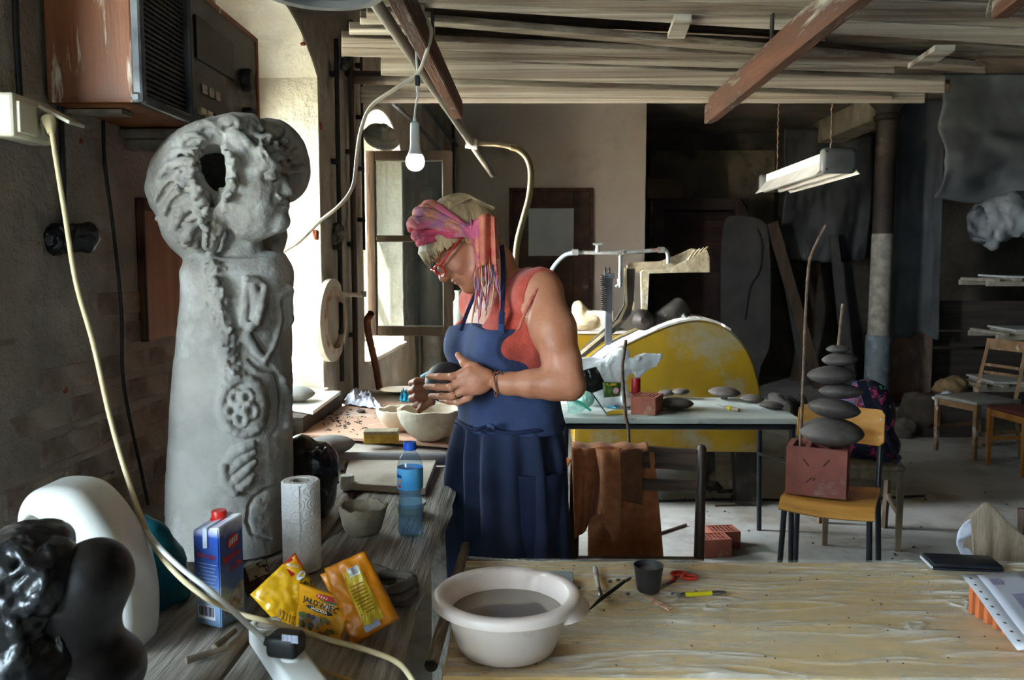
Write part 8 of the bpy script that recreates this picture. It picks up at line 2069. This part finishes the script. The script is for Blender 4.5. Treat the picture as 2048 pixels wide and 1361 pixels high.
# drying racks with white boards
batm = M('pale_batten', '#a39a8a', '#857c6e', rough=.8, scale=8)
panw = M('white_ware_board', '#c9c9c4', '#b5b5b0', rough=.7, scale=6)
rk = thing('drying_rack', 'drying rack with pale ware boards on three levels at the right edge', 'rack', loc=(5.0, 8.3, 0))
for (lx, ly, ry) in ((1946, 562, 570), (1965, 665, 676), (1922, 760, 782)):
    z = at(1990, (ly + ry) / 2, y=8.2).z; x0 = at(lx, ly, y=8.2).x
    for yy in (7.95, 8.45):
        g = G(); g.box((x0 + .55, yy, z), (1.1, .045, .05)); obj('rail', g, batm, rk, w=True)
    for k in range(5):
        g = G(); g.box((x0 + .06 + .2 * k, 8.2, z + .032), (.05, .62, .03)); obj('batten', g, batm, rk, w=True)
    g = G(); g.box((x0 + .65, 8.2, z + .056), (.95, .5, .018), rot=(R(1), R(1), 0)); obj('ware_board', g, panw, rk, w=True)
for x in (4.95, 5.65):
    for yy in (7.93, 8.47):
        g = G(); g.box((x, yy, .75), (.04, .04, 1.5)); obj('post', g, M('dark_partition_wood', '#4a423a'), rk, w=True)
# fluorescent lamp on chains
fl = thing('fluorescent_lamp', 'twin-tube fluorescent lamp with white reflector hung on chains', 'lamp', loc=at(1676, 322, y=4.95))
nc, fc = at(1676, 322, y=4.95), at(1546, 366, y=6.25); ax = (fc - nc).normalized()
sdv = ax.cross(Vector((0, 0, 1))).normalized(); upv = sdv.cross(ax).normalized()
def lampbox(g, c, L, w_, h_, off_s=0, off_u=0, bev=.0):
    m_ = Matrix((sdv, ax, upv)).transposed().to_4x4(); m_.translation = c + sdv * off_s + upv * off_u + ax * (L / 2)
    q = G(); q.box((0, 0, 0), (w_, L, h_), bev=bev, seg=3); me = _mesh_of(q); me.transform(m_); g.bm.from_mesh(me)
Lm = (fc - nc).length
g = G(); lampbox(g, nc - ax * .03, .06, .205, .145, bev=.028); obj('end_cap', g, M('grey_cap', '#5c5d5c', '#4c4d4c', rough=.5, scale=8), fl, w=True, smooth=40)
g = G(); lampbox(g, fc, .05, .19, .13, bev=.025); obj('end_cap', g, M('grey_cap', '#5c5d5c'), fl, w=True, smooth=40)
g = G(); lampbox(g, nc, Lm, .10, .05, off_u=.035); obj('spine', g, white2, fl, w=True)
refl = M('dusty_reflector', '#c9c7c0', '#b3b0a8', rough=.5, scale=6)
for sgn in (-1, 1):
    q = [nc + upv * .03 + sdv * sgn * .03, nc - upv * .075 + sdv * sgn * .125]
    g = G(); g.sheet(lambda u, v: q[0].lerp(q[1], v) + ax * (Lm * u), 3, 3, thick=.004); obj('reflector_wing', g, refl, fl, w=True)
for sgn in (-1, 1):
    a = nc - upv * .05 + sdv * sgn * .055; g = G(); g.tube([a, a + ax * Lm], .019, 16); obj('tube', g, M('dead_tube', '#d9d9d6', rough=.2, bump=0), fl, w=True, smooth=60)
    for sg2 in (-1, 1):
        a = nc - ax * .032 + sdv * sgn * .075 + upv * sg2 * .05; g = G(); g.tube([a, a - ax * .006], .006, 8); obj('screw', g, ironm, fl, w=True)
for a, py in ((nc + ax * .12, 0), (fc - ax * .1, 0)):
    g = G(); n = 60; top = Vector((a.x - .01, a.y, 3.2)); base = a + upv * .06
    g.tube([base.lerp(top, i / n) + Vector((.004 * math.sin(i * 2.2), .004 * math.cos(i * 2.2), 0)) for i in range(n + 1)], .0045, 6); obj('chain', g, rust, fl, w=True, smooth=True)
# ================================================================== dark bay at the back
dbrown = M('dark_shutter_wood', '#463029', '#2e211d', rough=.7, scale=5, bump=.3, c3='#6a3a30', s3=4, lo3=.6, hi3=.75)
sd_ = thing('shutter_door', 'dark red-brown louvred shutter door leaning in the back bay', 'door', loc=at(1400, 700, y=10.6))
YS = 10.6; sx0, sx1 = at(1308, 400, y=YS).x, at(1496, 400, y=YS).x; szt = at(1400, 397, y=YS).z; szb = .02
for (a, b) in ((sx0, sx0 + .13), (sx1 - .15, sx1)):
    g = G(); g.box(((a + b) / 2, YS, (szt + szb) / 2), (b - a, .045, szt - szb), bev=.005, seg=1); obj('stile', g, dbrown, sd_, w=True)
zr = [at(1400, p_, y=YS).z for p_ in (397, 420, 850, 900)]
g = G(); g.box(((sx0 + sx1) / 2, YS, (zr[0] + zr[1]) / 2), (sx1 - sx0 - .2, .04, zr[0] - zr[1])); obj('top_rail', g, dbrown, sd_, w=True)
k = 0; py = 425
while py < 850:
    za, zb_ = at(1400, py, y=YS).z, at(1400, py + 15.2, y=YS).z
    g = G(); g.box(((sx0 + sx1) / 2 - .01, YS - .004, (za + zb_) / 2), (sx1 - sx0 - .24, .012, (za - zb_) * 1.12), rot=(R(-18), 0, 0)); obj('slat', g, dbrown, sd_, w=True); py += 14.6
g = G(); g.lathe([(.001, 0), (.022, 0), (.022, .03), (.001, .03)], (sx1 - .075, YS - .025, at(1485, 625, y=YS).z), 14, rot=(R(90), 0, 0)); obj('lock', g, palei, sd_, w=True)
def leaner(name, a, b, wd, t, y, mat, label, cat):
    p, q = at(*a, y=y), at(*b, y=y); d = (q - p).normalized(); n = Vector((d.z, 0, -d.x))
    g = G(); g.hexa([p - n * wd / 2, p + n * wd / 2, p + n * wd / 2 + Vector((0, t, 0)), p - n * wd / 2 + Vector((0, t, 0)), q - n * wd / 2, q + n * wd / 2, q + n * wd / 2 + Vector((0, t, 0)), q - n * wd / 2 + Vector((0, t, 0))]); bmesh.ops.recalc_face_normals(g.bm, faces=g.bm.faces[:]); return tag(obj(name, g, mat), label, cat)
def zfloor(px, y):
    py = 700
    for _ in range(60):
        if at(px, py, y=y).z < .01: break
        py += 6
    return py
gw = M('grey_dark_board', '#55534f', '#434140', rough=.7, scale=4, bump=.2)
YR = 10.3
g = G(); zf_ = zfloor(1490, 10.3); ol = [(1442, zf_), (1442, 520), (1450, 445), (1470, 432), (1520, 440), (1538, 480), (1541, 660), (1535, 705), (1522, 732), (1515, zf_)]
g.prism(o2(smooth_outline(ol, 3), YR), YR, YR + .04, axis='y'); tag(obj('rounded_panel', g, gw), 'dark grey panel with rounded corner leaning beside the shutter', 'panel')
bwood = M('brown_dark_plank', '#5c4a3a', '#43362b', rough=.8, scale=5, bump=.3, stretch=(3, 3, .4))
leaner('plank', (1640, zfloor(1640, 10.1)), (1545, 445), .13, .04, 10.1, bwood, 'broad plank leaning left in the dark bay, its foot by the column', 'plank')
leaner('plank', (1612, zfloor(1612, 10.4)), (1560, 470), .09, .04, 10.4, gw, 'narrow grey plank behind the broad leaning plank', 'plank')
leaner('plank', (1700, zfloor(1700, 10.2)), (1668, 470), .10, .04, 10.2, gw, 'grey plank standing between the iron rods and the column', 'plank')
leaner('plank', (1722, zfloor(1722, 10.5)), (1690, 520), .16, .05, 10.5, gw, 'wide grey plank standing just left of the column', 'plank')
leaner('plank', (1590, zfloor(1590, 10.8)), (1648, 440), .12, .04, 10.8, bwood, 'brown plank leaning right at the back of the bay', 'plank')
a, b = at(1292, 425, y=10.64), at(1366, 357, y=10.64); a.z = szt + .002; g = G(); g.box(((a.x + b.x) / 2, 10.62, (a.z + b.z) / 2), (b.x - a.x, .03, b.z - a.z), bev=.004); 
tag(obj('plywood_sheet', g, M('brown_ply', '#7a6247', '#655038', rough=.8, scale=3, bump=.2)), 'square of brown plywood above the shutter door', 'plywood')
g = G(); a, b = at(1292, 900, y=11.4), at(1548, 302, y=11.4); g.box(((a.x + b.x) / 2, 11.42, (max(0, a.z) + b.z) / 2), (b.x - a.x, .16, b.z - max(0, a.z))); struct(obj('wall_bay_panel', g, M('limed_bay_wall', '#8a7d68', '#6d614f', rough=.95, scale=4, bump=.5, c3='#4c4338', s3=2)))
cable('loose_cable', [at(1482, 400, y=10.56), at(1498, 425, y=10.4), at(1520, 470, y=10.285), at(1524, 500, y=10.285), at(1518, 545, y=10.285), at(1500, 575, y=10.285), at(1490, 640, y=10.285)], .010, blackp, 'black cable hanging in a loop beside the shutter door')
cable('loose_cable', [at(1040, 1200, y=5.05) if False else at(1310, 1003, z=.008), at(1450, 1000, z=.008), at(1600, 1001, z=.008), at(1700, 1000, z=.008), at(1850, 992, z=.008)], .009, blackp, 'long black cable lying across the floor under the table')
# rubble and scraps by the pier
card = M('torn_cardboard', '#8a7150', '#705a3e', rough=.9, scale=10, bump=.3)
def scrap(px, py, r, z, mat, label, cat, sd, name, flat=.5):
    c = at(px, py, z=z); s = SDF(np.array(c) - r * 1.8, np.array(c) + r * 1.8, r / 11)
    for k in range(4): s.ell(c + Vector((random.uniform(-r, r) * .5, random.uniform(-r, r) * .3, random.uniform(0, r) * flat)), (r * random.uniform(.4, .8), r * .5, r * flat * random.uniform(.5, 1)), (0, random.uniform(-.6, .6), random.uniform(0, 3)), r * .1)
    s.cut(lambda X, Y, Z: (z - Z + 0 * X + 0 * Y).astype('f4')); me = s.mesh(); displace(me, r * .16, 3.2 / r, sd, 3); return tag(obj(name, me, mat, smooth=True), label, cat)
scrap(1836, 868, .26, .0, M('dark_sacking', '#4f463c', '#3a332b', rough=.95, scale=6, bump=.4), 'dark slumped sack at the foot of the brick pier', 'sack', 3, 'sack', 1.0)
scrap(1792, 872, .18, .0, M('rubble_grey', '#6d675d', '#544f47', rough=.95, scale=9, bump=.5), 'heap of grey rubble left of the dark sack', 'rubble', 4, 'rubble_heap', .5)
scrap(1902, 790, .18, .333, card, 'torn cardboard and paper heap on the crates by the pier', 'cardboard', 5, 'cardboard_scraps', .5)
g = G(); c = at(1885, 880, z=0); g.box((c.x + .12, c.y + .30, .165), (.5, .4, .33), bev=.01); tag(obj('crate', g, M('dark_partition_wood', '#4a423a')), 'dark crate behind the paint-spattered chair', 'crate')
scrap(1884, 800, .09, .333, M('paper_white', '#c6c8d2'), 'crumpled pale paper on the dark crate', 'paper', 6, 'crumpled_paper', .4)
scrap(1548, 850, .16, 0, M('grey_bucket', '#8a8a86', '#74746f', rough=.7, scale=5), 'grey plaster sack behind the right end of the yellow saw', 'sack', 7, 'plaster_sack', 1.2)
scrap(1590, 838, .14, 0, gw, 'dark bundle on the floor behind the school chair', 'bundle', 8, 'cloth_bundle', .9)
scrap(1468, 980, .045, 0, M('paper_white', '#c6c8d2'), 'crumpled white paper on the floor under the saw', 'paper', 9, 'crumpled_paper', .8)
for (a, b, r, lab) in (((1318, 1068), (1372, 1050), .008, 'reddish stick on the floor behind the shirt chair'), ((1436, 984), (1482, 981), .012, 'short dark batten on the floor under the saw'), ((1430, 1012), (1490, 1010), .006, 'thin twig on the floor near the saw foot')):
    g = G(); g.tube([at(*a, z=r), at(*b, z=r)], r, 6); tag(obj('floor_stick', g, bwood), lab, 'stick')
g = G()
for k in range(160):
    x, y = random.uniform(.3, 3.2), random.uniform(3.2, 6.8); r = random.choice((.003, .004, .006, .009)); g.box((x, y, r * .3), (r * random.uniform(1, 2.2), r, r * .6), rot=(0, 0, random.uniform(0, 3)))
tag(obj('floor_crumbs', g, M('dark_shavings', '#2d2622')), 'dark crumbs scattered over the concrete floor', 'crumbs', kind='stuff')
